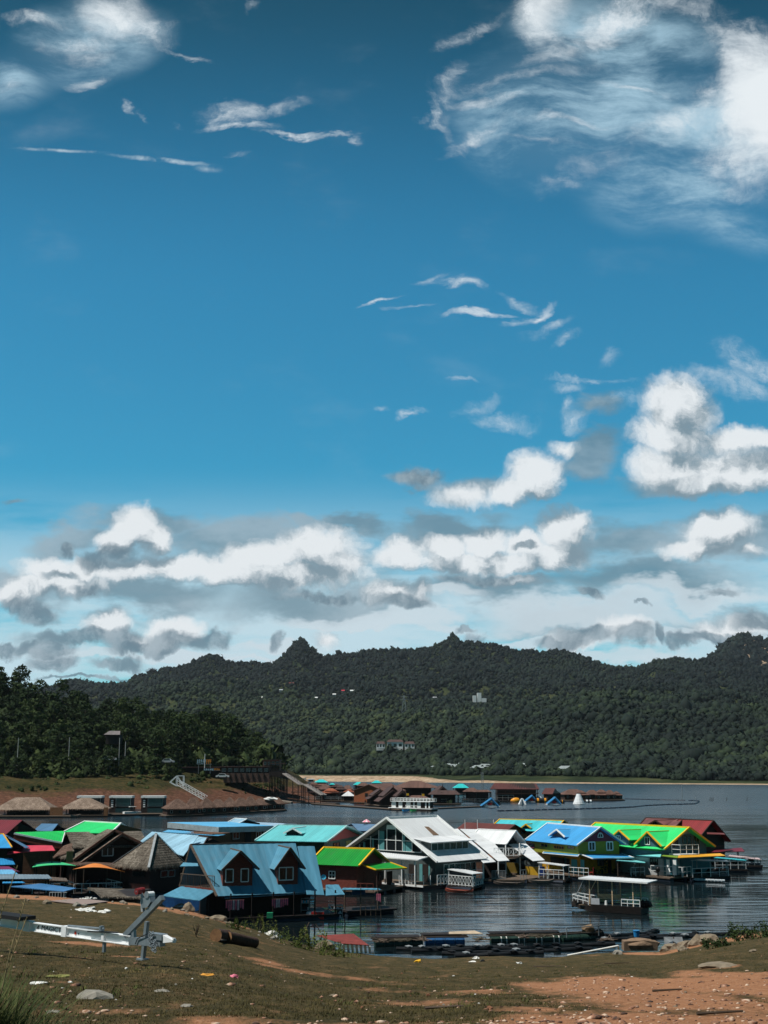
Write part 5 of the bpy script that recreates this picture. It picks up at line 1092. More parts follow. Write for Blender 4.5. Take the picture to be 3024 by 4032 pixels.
for k in range(12): a0, a1 = k * math.pi / 6, (k + 1) * math.pi / 6; mb.tube((-L_ * .5 + .0, r * math.cos(a0), .45 + r * math.sin(a0)), (-L_ * .5, r * math.cos(a1), .45 + r * math.sin(a1)), .07)
mb.build('bumper_tyre', _M['black_plastic'], t)
# ---------------------------------------------------------------- crowded left cluster
def thatchm(name, a, b):
    m, nt_, b_ = node_mat(name); q = NB(nt_); n1 = q.noise(q.coords((1, 1, .25)), 5, 6, .75); n2 = q.noise(q.coords(), .8, 4, .6)
    q.l(q.ramp(q.math('ADD', q.math('MULTIPLY', n1, .65), q.math('MULTIPLY', n2, .35)), [(.36, lin(a)), (.5, lin(tuple((x + y) / 2 for x, y in zip(a, b)))), (.62, lin(b))]), b_.inputs['Base Color'])
    b_.inputs['Roughness'].default_value = .95; b_.inputs['Specular IOR Level'].default_value = .05; q.bump(n1, 1, .12, b_); return m
THATCH = thatchm('grey_thatch', (58, 52, 46), (140, 132, 120)); THATCH2 = thatchm('pale_thatch', (88, 74, 64), (168, 150, 134)); THATCH3 = thatchm('brown_thatch', (66, 52, 46), (128, 106, 94))
def thatch_poly(b, fr, poly, seed, n=26, layers=7, th=.16):
    """thatched plane: shingled courses plus a ragged fringe; poly = ridge a, ridge b, eave c, eave d"""
    r = random.Random(seed); a, bb, c, d = map(Vector, poly); N = (bb - a).cross(d - a) if (bb - a).length > .01 else (c - a).cross(d - a)
    if N.z < 0: N = -N
    N.normalize(); dn = ((c + d) / 2 - (a + bb) / 2).normalized()
    for k in range(layers):
        f0, f1 = k / layers, min(1, (k + 1.15) / layers); o = N * .022
        P = [a.lerp(d, f0), bb.lerp(c, f0), bb.lerp(c, f1), a.lerp(d, f1)]
        if (P[0] - P[1]).length < .02: b.prism([P[0], P[2] + o, P[3] + o], -N * th)
        else: b.prism([P[0], P[1], P[2] + o, P[3] + o], -N * th)
    L_ = (c - d).length; m_ = int(L_ / .09)
    for k in range(m_):
        p = d.lerp(c, (k + r.random()) / m_); w = (c - d).normalized() * .05; t = p + dn * r.uniform(.05, .3) + Vector((0, 0, -r.uniform(.0, .14))) + N * .03
        fr.add([p - w - dn * .15 + N * .07, p + w - dn * .15 + N * .07, t + w * .4, t - w * .4], [(0, 1, 2, 3)])
def thatch_roof(h, m, sides=('F', 'B'), name='roof', layers=7):
    b, f = MB(), MB()
    if 'F' in sides: thatch_poly(b, f, (h.R0, h.R1, h.F1, h.F0), 1, layers=layers)
    if 'B' in sides: thatch_poly(b, f, (h.R1, h.R0, h.B0, h.B1), 2, layers=layers)
    r = b.build(name, m, h.o); f.build('fringe', m, r); return r
# pyramid thatch
Y = 124
cx_ = at(585, 3420, Y - 4.2); ap = at(615, 3283, Y); L0 = at(436, 3414, Y - .6); R0_ = at(733, 3410, Y + .6); 
t = thing('pyramid_thatch_hut', 'dark plank hut under a tall pyramid of grey thatch', 'hut', (ap.x, ap.y, 0)); o = Vector((ap.x, ap.y, 0))
A = ap - o; ze = cx_.z; cs = [cx_ - o, R0_ - o, None, L0 - o]; cs[1].z = cs[3].z = ze; cs[2] = Vector((-cs[0].x * .6, -cs[0].y, ze))
b, f, cap = MB(), MB(), MB()
for k in range(4): p, q = cs[k], cs[(k + 1) % 4]; thatch_poly(b, f, (A, A, q, p), 10 + k, layers=14)
rf = b.build('roof', THATCH, t); f.build('fringe', THATCH, rf)
for k in (0, 1, 3): cap.beam(A + Vector((0, 0, .06)), cs[k] + Vector((0, 0, .1)), .22, .05)
cap.build('ridge_cap', STEEL, rf)
wl = [v * .78 for v in cs]; MB().prism([Vector((v.x, v.y, .45)) for v in wl], (0, 0, ze - .35)).build('wall', wood('dark_red_planks', (56, 26, 22)), t)
MB().prism([Vector((v.x * 1.2, v.y * 1.2, .42)) for v in wl], (0, 0, -.16)).build('deck', BLACKW, t); MB().tube((wl[3].x, wl[3].y - 1, .05), (wl[0].x, wl[0].y - .5, .05), .28).tube((wl[0].x, wl[0].y - .5, .05), (wl[1].x, wl[1].y - 1, .05), .28).build('pontoon', DRUM, t)
class Ad(House):
    def __init__(s, o_): s.o = o_; s.M = Matrix.Translation(o_.location) @ Matrix.Rotation(o_.rotation_euler[2], 4, 'Z'); s.I = s.M.inverted()
ad = Ad(t)
def wpl(a, b): a = Vector((a.x, a.y, 0)); b = Vector((b.x, b.y, 0)); A_ = (b - a).normalized(); return (a, Vector((A_.y, -A_.x, 0)), A_)
f1, f2 = wpl(wl[3], wl[0]), wpl(wl[0], wl[1])
ad.win(f1, (524, 3430), (570, 3452), 2, 1, BLACKW, .05); ad.win(f2, (632, 3430), (658, 3452), 1, 1, STEEL, .05); ad.win(f2, (662, 3428), (686, 3450), 1, 1, STEEL, .05)
# large thatched house with a cross gable
h = House.px('thatched_house', 'large thatched house with a broad front gable and one white-framed window', 'house', (262, 3276, 134.0), (556, 3272, 138.0), (288, 3338, 129.5), (586, 3330, 133.5)); thatch_roof(h, THATCH)
h.ins(.5, .6); h.walls(DARKW, .45); h.deck(pont=True)
gk = at(452, 3268, 132.0); ge = at(292, 3386, 127.2); gr = at(546, 3330, 130.0); I = h.I; pk, el = I @ gk, I @ ge; er = I @ gr; er = Vector((2 * pk.x - el.x, el.y, el.z))
er2 = pk.lerp(er, .62); yb = pk.y + 2.4; b, f = MB(), MB()
thatch_poly(b, f, (pk, Vector((pk.x, yb, pk.z)), Vector((el.x, yb + .5, el.z)), el), 31); thatch_poly(b, f, (Vector((pk.x, yb, pk.z)), pk, er2, Vector((er2.x, yb, er2.z))), 32)
p2 = pk + Vector((.5, -.7, -.42)); e2 = el + Vector((.35, -.7, -.35)); e3 = p2.lerp(Vector((2 * p2.x - e2.x, p2.y, e2.z)), .5)
thatch_poly(b, f, (p2, p2 + Vector((0, 2, 0)), e2 + Vector((0, 2, 0)), e2), 33); thatch_poly(b, f, (p2 + Vector((0, 2, 0)), p2, e3, e3 + Vector((0, 2, 0))), 34)
g = b.build('gable_roof', THATCH, h.o); f.build('fringe', THATCH, g)
MB().beam(pk, el, .08, .2).beam(pk, er2, .08, .2).beam(p2, e2, .08, .18).beam(p2, e3, .08, .18).build('gable_board', wood('gable_board_wood', (92, 60, 46)), g)
yw = p2.y + .5; gw = [Vector((e2.x + .5, yw, e2.z - .2)), Vector((e2.x + .5, yw, .45)), Vector((e3.x + 1.0, yw, .45)), Vector((e3.x + 1.0, yw, e3.z - .1)), Vector((e3.x - .3, yw, e3.z - .1)), Vector((p2.x, yw, p2.z - .15))]
MB().prism(gw[::-1], (0, 2.5, 0)).build('gable_wall', DARKW, h.o)
h.win((Vector((0, yw, 0)), Vector((0, -1, 0)), Vector((1, 0, 0))), (403, 3333), (444, 3369), 2, 1, WHITE, .09)
b, f = MB(), MB(); q = [h.P(*k) for k in ((250, 3330, 130.0), (286, 3318, 131.0), (282, 3352, 128.0), (205, 3378, 127.0))]; thatch_poly(b, f, q, 41, layers=5); g = b.build('lean_to_roof', THATCH3, h.o); f.build('fringe', THATCH3, g)
b, f = MB(), MB(); q = [h.P(*k) for k in ((290, 3392, 127.6), (455, 3398, 127.0), (458, 3410, 125.6), (220, 3402, 126.0))]; thatch_poly(b, f, q, 42, layers=3); g = b.build('skirt_roof', THATCH3, h.o); f.build('fringe', THATCH3, g)
h.panel((h.P(270, 3380, 126.6), Vector((0, -1, 0)), Vector((1, 0, 0))), (262, 3352), (286, 3396), mat('olive_cloth', lin((92, 104, 78)), .8, .2), 'hanging_cloth')
# bright green roofs behind it
h = House.px('green_gabled_house', 'floating house with a bright green gabled roof edged in white behind the thatch', 'house', (335, 3235, 141), (476, 3243, 137.4), (252, 3276, 137), (436, 3282, 133)); h.roof(LIME_R, WHITE, .26, .025, tw=.14); h.ins(.4, .5); h.walls(wood('olive_brown_planks', (74, 64, 40))); h.deck()
h = House.px('green_shed_house', 'low floating house with a sloping green roof over a brown fascia', 'house', (62, 3277, 134), (257, 3272, 138), (54, 3281, 130.5), (243, 3318, 131), (62, 3277.2, 134.1), (257, 3272.2, 138.1)); h.roof(roofm('vivid_green_sheet', (28, 196, 82)), None, .3, .02, both=False)
a, b_, c_ = h.F0, h.F1, h.R1; MB().beam(a + Vector((0, -.03, -.36)), b_ + Vector((0, -.03, -.36)), .05, .5).build('fascia', wood('red_fascia', (128, 62, 46)), h.o); MB().beam(a + Vector((0, -.05, -.02)), b_ + Vector((0, -.05, -.02)), .1, .16).beam(b_ + Vector((.03, 0, .0)), c_, .08, .12).build('edge_trim', WHITE, h.o)
c4 = [h.F0, h.F1, h.R1, h.R0]; cen = sum(c4, Vector()) / 4; MB().prism([Vector((cen.x + (v.x - cen.x) * .85, cen.y + (v.y - cen.y) * .8, .4)) for v in c4], (0, 0, min(v.z for v in c4) - 1.0)).build('wall', wood('brown_plank_wall', (98, 66, 44)), h.o)
MB().prism([Vector((v.x, v.y, .38)) for v in c4], (0, 0, -.16)).build('deck', TIMB, h.o)
h = House.px('red_gabled_house', 'floating house with a dark red gabled roof at the left edge', 'house', (-80, 3228, 140), (88, 3229, 137), (-150, 3300, 135.5), (20, 3288, 132.5)); h.roof(roofm('dark_red_sheet', (112, 34, 40)), None, .3, .02); h.ins(.4, .6); h.walls(BLACKW); h.deck(); h.panel('right', (56, 3254), (70, 3274), wood('red_fascia', (128, 62, 46)), 'shutter')
h = House.px('blue_gabled_hut', 'small hut with a dull blue gabled roof between the red and green roofs', 'hut', (163, 3243, 150), (228, 3244, 147), (131, 3271, 147), (205, 3273, 144)); h.roof(roofm('dull_blue_sheet', (76, 116, 150)), None, .3, .02); h.ins(.25, .5); h.walls(BLACKW); h.deck()
h = House.px('orange_edged_house', 'floating house with a vivid blue roof edged in orange at the left edge', 'house', (-90, 3284, 125), (12, 3285, 123), (-60, 3340, 121), (47, 3338, 119), None, None); h.roof(roofm('vivid_blue_sheet', (44, 140, 196)), roofm('amber_sheet', (226, 164, 44)), .3, .02, tw=.1); h.ins(.3, .5); h.walls(BLACKW); h.deck()
h.sheet('side_roof', roofm('dull_blue_sheet', (76, 116, 150)), (14, 3286, 123), (24, 3288, 126), (116, 3336, 124), (104, 3338, 121), .3, .02)
def awn(name, lab, r4, m, posts=((.05, .1), (.95, .1), (.95, .9), (.05, .9)), cat='shelter', curve=0, dz=.4, pm=BLACKW, rail=None):
    q = [at(*k) for k in r4]; c = sum(q, Vector()) / 4; o = Vector((c.x, c.y, 0)); t = thing(name, lab, cat, o); b = MB(); n = 8
    P = lambda f, g: q[3].lerp(q[2], f).lerp(q[0].lerp(q[1], f), g) - o
    if curve:
        rows = [[P(k / n, g) + Vector((0, 0, curve * math.sin(math.pi * (.12 + .76 * k / n)))) for k in range(n + 1)] for g in np.linspace(0, 1, 7)]
        for i in range(6):
            for k in range(n): b.prism([rows[i][k], rows[i][k + 1], rows[i + 1][k + 1], rows[i + 1][k]], (0, 0, -.05))
    else: b.sheet(P(0, 1), P(1, 1), P(1, 0), P(0, 0), .25, .02, .05)
    b.build('roof', m, t)
    for f, g in posts: p = P(f, g); MB().beam((p.x, p.y, dz), (p.x, p.y, p.z - .04 + curve * math.sin(math.pi * (.12 + .76 * f))), .07).build('post', pm, t)
    lo = [P(0, 0), P(1, 0), P(1, 1), P(0, 1)]; MB().prism([Vector((v.x, v.y, dz)) for v in lo], (0, 0, -.16)).build('deck', BLACKW, t)
    MB().tube(Vector((lo[0].x, lo[0].y + .3, .05)), Vector((lo[1].x, lo[1].y + .3, .05)), .25).tube(Vector((lo[3].x, lo[3].y - .3, .05)), Vector((lo[2].x, lo[2].y - .3, .05)), .25).build('pontoon', DRUM, t)
    if rail:
        a_, b2 = P(.03, .04), P(.97, .04); rail_mb(MB(), Vector((a_.x, a_.y, dz)), Vector((b2.x, b2.y, dz)), .85, 6, 'bars', .025).build('railing', rail, t)
        a_, b2 = P(.97, .04), P(.97, .96); rail_mb(MB(), Vector((a_.x, a_.y, dz)), Vector((b2.x, b2.y, dz)), .85, 3, 'bars', .025).build('railing', rail, t)
    return t, P
awn('red_awning_shelter', 'open shelter under a curved coral-red awning', ((40, 3336, 125), (206, 3331, 127), (217, 3351, 123.4), (28, 3365, 121.5)), roofm('coral_red_sheet', (206, 60, 76), .5, .1), curve=.12, rail=TIMB)
t, P = awn('blue_awning_shelter', 'open shelter under a plain blue awning below the orange-edged roof', ((-60, 3378, 119), (48, 3380, 121), (60, 3404, 118), (-60, 3408, 116)), roofm('vivid_blue_sheet', (44, 140, 196)))
awn('canopy_boat', 'raft boat with a bright green curved awning and white rails', ((140, 3404, 124), (252, 3400, 126), (300, 3412, 122.4), (126, 3418, 120.4)), roofm('mint_green_sheet', (70, 200, 130), .5, .1), cat='boat', curve=.22, rail=WHITE, pm=BLACKW)
t, P = awn('canopy_boat', 'raft boat with a faded orange fabric canopy and white rails', ((330, 3418, 125.5), (420, 3418, 126.5), (492, 3440, 122.2), (285, 3430, 120.6)), mat('orange_canopy', lin((212, 126, 56)), .7, .12, 1.5, .1), cat='boat', curve=.45, rail=WHITE, pm=TIMB)
mb = MB(); r = random.Random(8)
for k in range(12): mb.blob(P(r.uniform(.25, .8), r.uniform(.2, .7)) * Vector((1, 1, 0)) + Vector((0, 0, .75)) if False else Vector((P(r.uniform(.25, .8), .4).x, P(.5, r.uniform(.2, .7)).y, r.uniform(.6, 1.3))), r.uniform(.2, .4), k, .4, 1)
mb.build('stacked_gear', _M['black_plastic'], t)
awn('purple_awning_shelter', 'low shelter with a small purple awning at the left edge', ((-40, 3410, 115), (36, 3412, 116), (78, 3432, 114), (-40, 3420, 112.6)), roofm('purple_sheet', (120, 40, 84)))
awn('blue_striped_shelter', 'low shelter with a pale blue awning under the purple one', ((-40, 3424, 112), (50, 3424, 113), (72, 3442, 111), (-40, 3442, 110)), roofm('pale_sky_sheet', (110, 176, 214)))
awn('corrugated_shelter', 'low shelter with a grey corrugated roof above the bank', ((-40, 3442, 110), (190, 3444, 111), (206, 3460, 108.6), (-40, 3462, 107.4)), mat('corrugated_iron', lin((124, 138, 146)), .45, .25, 1.2, .05, .2), rail=TIMB)
awn('blue_stall', 'dark stall with a bright blue board under the corrugated roof', ((10, 3472, 106), (90, 3471, 107), (100, 3476, 105.4), (10, 3478, 104.6)), roofm('vivid_blue_sheet', (44, 140, 196)))
awn('blue_sheet_shelter', 'low flat roof of blue sheet just behind the bank', ((160, 3479, 106), (300, 3497, 106), (250, 3510, 101.5), (38, 3490, 103)), roofm('cornflower_sheet', (74, 128, 178), .5, .15), dz=.35)
awn('grey_deck_shelter', 'pale timber platform roof beside the orange canopy boat', ((190, 3452, 116), (262, 3458, 116), (268, 3470, 113), (196, 3466, 113)), TIMB, rail=WHITE)
h = House.px('low_thatch_hut', 'very low hut of dark thatch just below the bank edge', 'hut', (372, 3503, 104), (592, 3514, 104), (400, 3530, 100.5), (610, 3538, 100.5)); thatch_roof(h, THATCH, layers=5); h.ins(.4, .5); h.walls(BLACKW, .3); h.deck(.35, pont=False)
# ---------------------------------------------------------------- rafts and buildings across the water
ROOFB = roofm('brown_shingle', (104, 76, 66), .7, .25); ROOFO = roofm('orange_tile', (150, 84, 58), .7, .2); ROOFD = roofm('dark_brown_tile', (78, 58, 54), .7, .25); ROOFM = roofm('maroon_tile', (86, 48, 44), .65, .2); TURQ = roofm('turquoise_sheet2', (44, 190, 190), .5, .1)
ORW = wood('orange_brown_wall', (138, 80, 50))
def hip(name, label, cat, px0, px1, pr, pe, pb, roofm_, wallm, rl=.3, dp=.8, yaw=.15, open_=False, group=None, tiers=1, thatch=False, wins=3, over=.86, Y=None):
    """hipped hut: pixel span of the eaves, ridge row, eave row, waterline row"""
    Y = Y or (0 - EYE) / ratio(pb); k = Y / FOC * 1.02; w = (px1 - px0) * k / 2; c = at((px0 + px1) / 2, pb, Y); D = w * dp
    ze = max(1.2, zz(pe, Y)); zr = zz(pr, Y); t = thing(name, label, cat, (c.x, Y + D * .5, 0), yaw, group); b = MB()
    def tier(z0, z1, w_, d_, r_):
        e = [(-w_, -d_, z0), (w_, -d_, z0), (w_, d_, z0), (-w_, d_, z0)]; q = [(-w_ * r_, 0, z1), (w_ * r_, 0, z1)]
        b.add([*e, *q, *[(x * .9, y * .9, z0 - .12) for x, y, _ in e]], [(0, 1, 5, 4), (1, 2, 5), (2, 3, 4, 5), (3, 0, 4), (1, 0, 6, 7), (2, 1, 7, 8), (3, 2, 8, 9), (0, 3, 9, 6), (6, 9, 8, 7)])
    if tiers == 1: tier(ze, zr, w, D, rl)
    else: zm = ze + (zr - ze) * .45; tier(ze, zm + (zr - ze) * .25, w, D, rl); tier(zm, zr, w * .62, D * .62, rl)
    if thatch:
        f = MB(); r = random.Random(int(px0)); n = int(w * 5)
        for j in range(n): x = -w + 2 * w * j / n; f.add([(x, -D, ze + .05), (x + .25, -D, ze + .05), (x + .18, -D - .12, ze - r.uniform(.1, .4)), (x + .06, -D - .1, ze - r.uniform(.1, .4))], [(0, 1, 2, 3)])
        f.build('fringe', roofm_, b.build('roof', roofm_, t))
    else: b.build('roof', roofm_, t)
    W_, H_ = w * over, D * over
    if open_:
        for x in np.linspace(-W_, W_, 4):
            for y in (-H_, H_): MB().beam((x, y, .4), (x, y, ze), .18).build('post', BLACKW, t)
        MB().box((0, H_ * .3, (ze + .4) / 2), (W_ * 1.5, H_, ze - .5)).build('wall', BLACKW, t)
    else:
        MB().box((0, 0, (ze + .35) / 2), (W_ * 2, H_ * 2, ze - .35)).build('wall', wallm, t)
        for j in range(wins):
            x = -W_ + 2 * W_ * (j + .5) / wins; q = MB().box((x, -H_ - .03, .4 + (ze - .4) * .52), (.6, .06, (ze - .4) * .5)).build('window', STEEL if j % 2 == 0 else BLACKW, t); MB().box((x, -H_ - .05, .4 + (ze - .4) * .52), (.46, .06, (ze - .4) * .42)).build('pane', GLASS, q)
    MB().box((0, -.2, .28), (w * 2.1, D * 2.1, .2)).build('deck', TIMB, t); return t
# thatched rafts at the left shore
hip('thatched_hut', 'wide thatched raft hut at the left edge of the far shore', 'hut', -16, 206, 3140, 3187, 3216, THATCH2, BLACKW, .42, .6, .05, True, None, 1, True)
hip('thatched_hut', 'thatched raft hut just right of the widest one, with white lamps below', 'hut', 236, 418, 3142, 3184, 3214, THATCH2, BLACKW, .2, .6, .05, True, None, 1, True)
def cabin(px0, px1, label):
    pb = 3208; Y = -EYE / ratio(pb); k = Y / FOC * 1.02; w = (px1 - px0) * k; a = at(px0, pb, Y); zt = zz(3137, Y); t = thing('glass_cabin', label, 'cabin', (a.x, Y, 0))
    MB().box((w / 2, 1.6, (zt + .4) / 2), (w - .1, 3.0, zt - .5)).build('wall', BLACKW, t)
    MB().box((w * .58, 1.5, zt - .05), (w * .84, 3.4, .5)).build('roof_band', WHITE, t); MB().box((w * .06, 1.5, zt - .05), (w * .12, 3.4, .5)).box((w * .2, 0.1, zt - .06), (w * .12, .5, .44)).build('roof_block', WHITE, t)
    q = MB().box((w * .62, .06, (zt + .3) * .66), (w * .66, .08, zt * .5)).build('window', STEEL, t); MB().box((w * .62, .02, (zt + .3) * .66), (w * .62, .08, zt * .45)).build('pane', mat('teal_glass', lin((38, 60, 64)), .15, .2), q)
    q = MB().box((w * .62, .06, zt * .21), (w * .66, .08, zt * .30)).build('glass_railing', mat('teal_glass', lin((38, 60, 64))), t)
    for j in range(4): MB().box((w * .14, .08, zt * (.45 + .11 * j)), (.5, .1, .3)).build('block', WHITE, t)
    MB().box((w / 2, .6, .3), (w * 1.25, 5, .22)).build('deck', TIMB, t)
cabin(300, 394, 'glass-fronted cabin half hidden behind the second thatched hut'); cabin(427, 514, 'middle glass-fronted cabin with a white top band'); cabin(553, 641, 'right-hand glass-fronted cabin with a white top band by the thatched row')
for px0, px1, lab in ((196, 246, 'brown bamboo screen between the two thatched huts'), (408, 424, 'narrow brown bamboo screen left of the middle glass cabin')):
    a = atz(px0, 3212, .3); b_ = atz(px1, 3212, .3); tag(MB().box((0, 0, 0), ((b_ - a).x, .15, 1.9)).build('bamboo_screen', wood('bamboo_brown', (126, 88, 58))), lab, 'screen').location = ((a.x + b_.x) / 2, a.y, 1.25)
def pier(name, label, p, q, w=1.6, z=.35, m=TIMB, drums=True, rail=None, posts=0):
    p, q = Vector(p), Vector(q); c = (p + q) / 2; d = q - p; L_ = Vector((d.x, d.y, 0)).length; t = thing(name, label, 'walkway', (c.x, c.y, 0), math.atan2(d.y, d.x))
    MB().box((0, 0, z - .08), (L_, w, .16)).build('deck', m, t)
    if drums: MB().tube((-L_ / 2, -w * .3, .03), (L_ / 2, -w * .3, .03), .3).tube((-L_ / 2, w * .3, .03), (L_ / 2, w * .3, .03), .3).build('pontoon', DRUM, t)
    if rail: rail_mb(MB(), Vector((-L_ / 2, -w / 2, z)), Vector((L_ / 2, -w / 2, z)), 1.0, max(3, int(L_ / 2.5)), 'bars', .05).build('railing', rail, t)
    return t
pier('floating_walkway', 'floating walkway in front of the two left thatched huts', atz(-30, 3218, 0), atz(310, 3218, 0), 2.5); pier('floating_walkway', 'floating walkway in front of the glass cabins', atz(320, 3214, 0), atz(640, 3210, 0), 2.5, .4, TIMB)
hull('longboat', 'small pale boat drawn up beside the walkway of the thatched huts', atz(276, 3220, 0), atz(316, 3217, 0), 1.2, .5, wood('pale_hull', (120, 108, 98)))
# small white boat with a standing person
a = atz(518, 3209, 0); t = thing('speedboat', 'small white motorboat moored between the glass cabins', 'boat', a, .5); MB().prism([(-2, -.8, .1), (1.2, -.8, .1), (2.4, 0, .1), (1.2, .8, .1), (-2, .8, .1)], (0, 0, .7)).build('hull', WHITE, t); MB().prism([(-.6, -.6, 1.9), (1, -.6, 1.9), (1, .6, 1.9), (-.6, .6, 1.9)], (0, 0, .1)).build('roof', WHITE, t)
for x, y in ((-.5, -.5), (.9, -.5), (.9, .5), (-.5, .5)): MB().beam((x, y, .8), (x, y, 1.9), .06).build('post', BLACKW, t)
def person(px, py, Y, label, shirt, trousers, h_=1.68, rz=0.0, z=None):
    p = at(px, py, Y); z = p.z if z is None else z; t = thing('person', label, 'person', (p.x, p.y, z), rz)
    me = bpy.data.meshes.new('body'); V = [(0, 0, .95), (0, 0, 1.2), (0, 0, 1.42), (0, 0, 1.52), (0, -.02, 1.62), (.1, 0, .9), (.12, -.02, .5), (.12, 0, .06), (.13, -.12, .04), (-.1, 0, .9), (-.12, .04, .5), (-.13, .05, .06), (-.14, -.08, .04), (.19, 0, 1.4), (.25, 0, 1.12), (.24, -.08, .86), (-.19, 0, 1.4), (-.25, 0, 1.12), (-.24, -.08, .86)]
    E_ = [(0, 1), (1, 2), (2, 3), (3, 4), (0, 5), (5, 6), (6, 7), (7, 8), (0, 9), (9, 10), (10, 11), (11, 12), (2, 13), (13, 14), (14, 15), (2, 16), (16, 17), (17, 18)]
    R_ = [.15, .15, .15, .06, .11, .1, .07, .05, .045, .1, .07, .05, .045, .065, .05, .035, .065, .05, .035]
    me.from_pydata([(x, y, zv * h_ / 1.72) for x, y, zv in V], E_, []); o = bpy.data.objects.new('body', me); COL.objects.link(o); o.parent = t
    sk_ = o.modifiers.new('skin', 'SKIN'); o.modifiers.new('sub', 'SUBSURF').levels = 1
    for v, r_ in zip(me.skin_vertices[0].data, R_): v.radius = (r_, r_ * .8)
    me.skin_vertices[0].data[0].use_root = True; me.materials.append(trousers)
    MB().blob((0, 0, 1.24 * h_ / 1.72), (.19, .14, .27), 3, .05, 2).build('shirt', shirt, t, True); MB().blob((0, .02, 1.66 * h_ / 1.72), (.115, .12, .1), 1, .05, 2).build('hair', _M['black_plastic'], t, True); return t
person(527, 3206, at(518, 3209, 1).y * atz(518, 3209, 0).y + 1, 'person in dark clothes standing on the walkway behind the white motorboat', BLACKW, BLACKW, z=.4)
# row of thatched cabins
names = ['first', 'second', 'third', 'fourth', 'fifth', 'sixth', 'seventh', 'eighth', 'ninth', 'tenth']
lefts = [640, 722, 775, 822, 868, 915, 955, 992, 1028, 1062]; rgt = [746, 794, 842, 888, 936, 976, 1012, 1048, 1082, 1116]
for k in range(10):
    f = k / 9; hip('thatched_cabin', f'{names[k]} brown thatched cabin counted from the left end of the long raft row', 'cabin', lefts[k], rgt[k], 3146 - 7 * f - (0, 5, 2, -3, 4, 1, 6, -2, 3, 0)[k], 3184 - 20 * f, 3214 - 23 * f, THATCH3, DARKW, (.12, .3, .18, .26, .1, .32, .2, .14, .28, .2)[k], 1.0, (.35, .2, .5, .3, .15, .45, .3, .2, .4, .3)[k], False, 'row of thatched raft cabins', 1, True, 3, .88)
pier('floating_walkway', 'long floating walkway along the row of thatched cabins', atz(640, 3217, 0), atz(1118, 3193, 0), 2.2)
t = thing('tarpaulin', 'white crumpled sheet lying on the roof of the last thatched cabins', 'sheet', at(1066, 3144, atz(1066, 3196, 0).y + 4)); MB().blob((0, 0, 0), (1.6, .8, .35), 4, .5, 2).build('cloth', WHITE, t)
# gangway of white steel
a, b_ = at(702, 3090, 352), at(812, 3152, 350); t = thing('gangway', 'white steel truss gangway sloping from the left bank to the cabins', 'gangway', a); d = b_ - a
n = 9; mb = MB(); side = Vector((d.y, -d.x, 0)).normalized() * .9
for sgn in (-1, 1):
    s_ = side * sgn; up = Vector((0, 0, 1.15)); q = MB(); q.beam(s_, s_ + d, .12); q.beam(s_ + up, s_ + d + up, .1)
    for k in range(n): p0, p1_ = s_ + d * k / n, s_ + d * (k + 1) / n; q.beam(p0, p0 + up, .06); q.beam(p0, p1_ + up, .06)
    q.build('truss', WHITE, t)
MB().prism([side, -side, d - side, d + side], (0, 0, -.08)).build('deck', TIMB, t)
a = at(668, 3077, 356); t = thing('gantry_frame', 'white open steel frame at the top of the truss gangway', 'frame', a); mb = MB(); k = 356 / FOC
p = [Vector((0, 0, -.2)), Vector((1.8, 0, 1.5)), Vector((3.7, 0, 1.5)), Vector((3.7, 0, -1.2)), Vector((1.8, 0, -1.2))]
for i, j in ((0, 1), (1, 2), (2, 3), (3, 4), (1, 4), (0, 4), (1, 3)): mb.beam(p[i], p[j], .16); mb.beam(p[i] + Vector((0, 1.8, 0)), p[j] + Vector((0, 1.8, 0)), .16)
for i in (0, 1, 2, 3): mb.beam(p[i], p[i] + Vector((0, 1.8, 0)), .12)
mb.build('frame', WHITE, t); mb = MB()
# restaurant on the bank
def nz_(px, Y): return near_z((px - CX) / FOC * 1.02 * Y, Y)
def boxpx(name, label, cat, px0, px1, pt, pb, Y, depth, wallm, roofm_=None, rows=0, parent=None, yaw=0.0):
    a, b_ = at(px0, pb, Y), at(px1, pb, Y); zt = zz(pt, Y); w = b_.x - a.x; t = thing(name, label, cat, ((a.x + b_.x) / 2, Y, a.z), yaw); hh = zt - a.z
    MB().box((0, depth / 2, hh / 2 - .6), (w, depth, hh + 1.2)).build('wall', wallm, t)
    if roofm_: MB().box((0, depth / 2 - .4, hh + .1), (w * 1.04, depth + 1.2, .22)).build('roof', roofm_, t)
    for j in range(rows):
        x = -w / 2 + w * (j + .5) / rows; q = MB().box((x, -.03, hh * .55), (w / rows * .66, .06, hh * .5)).build('window', STEEL, t); MB().box((x, -.05, hh * .55), (w / rows * .58, .06, hh * .4)).build('pane', GLASS, q)
    return t, w, hh
Yr = 416
boxpx('restaurant', 'long dark riverside restaurant with a band of windows on the left bank', 'restaurant', 870, 1060, 3020, 3046, Yr, 10, BLACKW, ROOFD, 8)
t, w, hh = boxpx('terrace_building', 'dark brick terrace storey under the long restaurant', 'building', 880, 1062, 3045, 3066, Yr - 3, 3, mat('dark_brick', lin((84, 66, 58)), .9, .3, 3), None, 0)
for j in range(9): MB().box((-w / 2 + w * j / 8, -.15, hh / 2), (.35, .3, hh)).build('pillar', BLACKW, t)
boxpx('pavilion', 'dark open-sided pavilion under the trees left of the restaurant', 'pavilion', 715, 870, 3022, 3050, Yr + 6, 7, BLACKW, ROOFD, 0)
boxpx('upper_terrace', 'dark upper terrace house with a brown roof at the end of the restaurant', 'building', 1035, 1100, 2994, 3020, Yr + 8, 8, wood('brown_plank_wall', (98, 66, 44)), ROOFD, 4)
t, w, hh = boxpx('viewing_deck', 'dark timber viewing deck on tall piles at the right end of the restaurant', 'deck', 1062, 1122, 3036, 3043, Yr - 2, 7, BLACKW, None, 0)
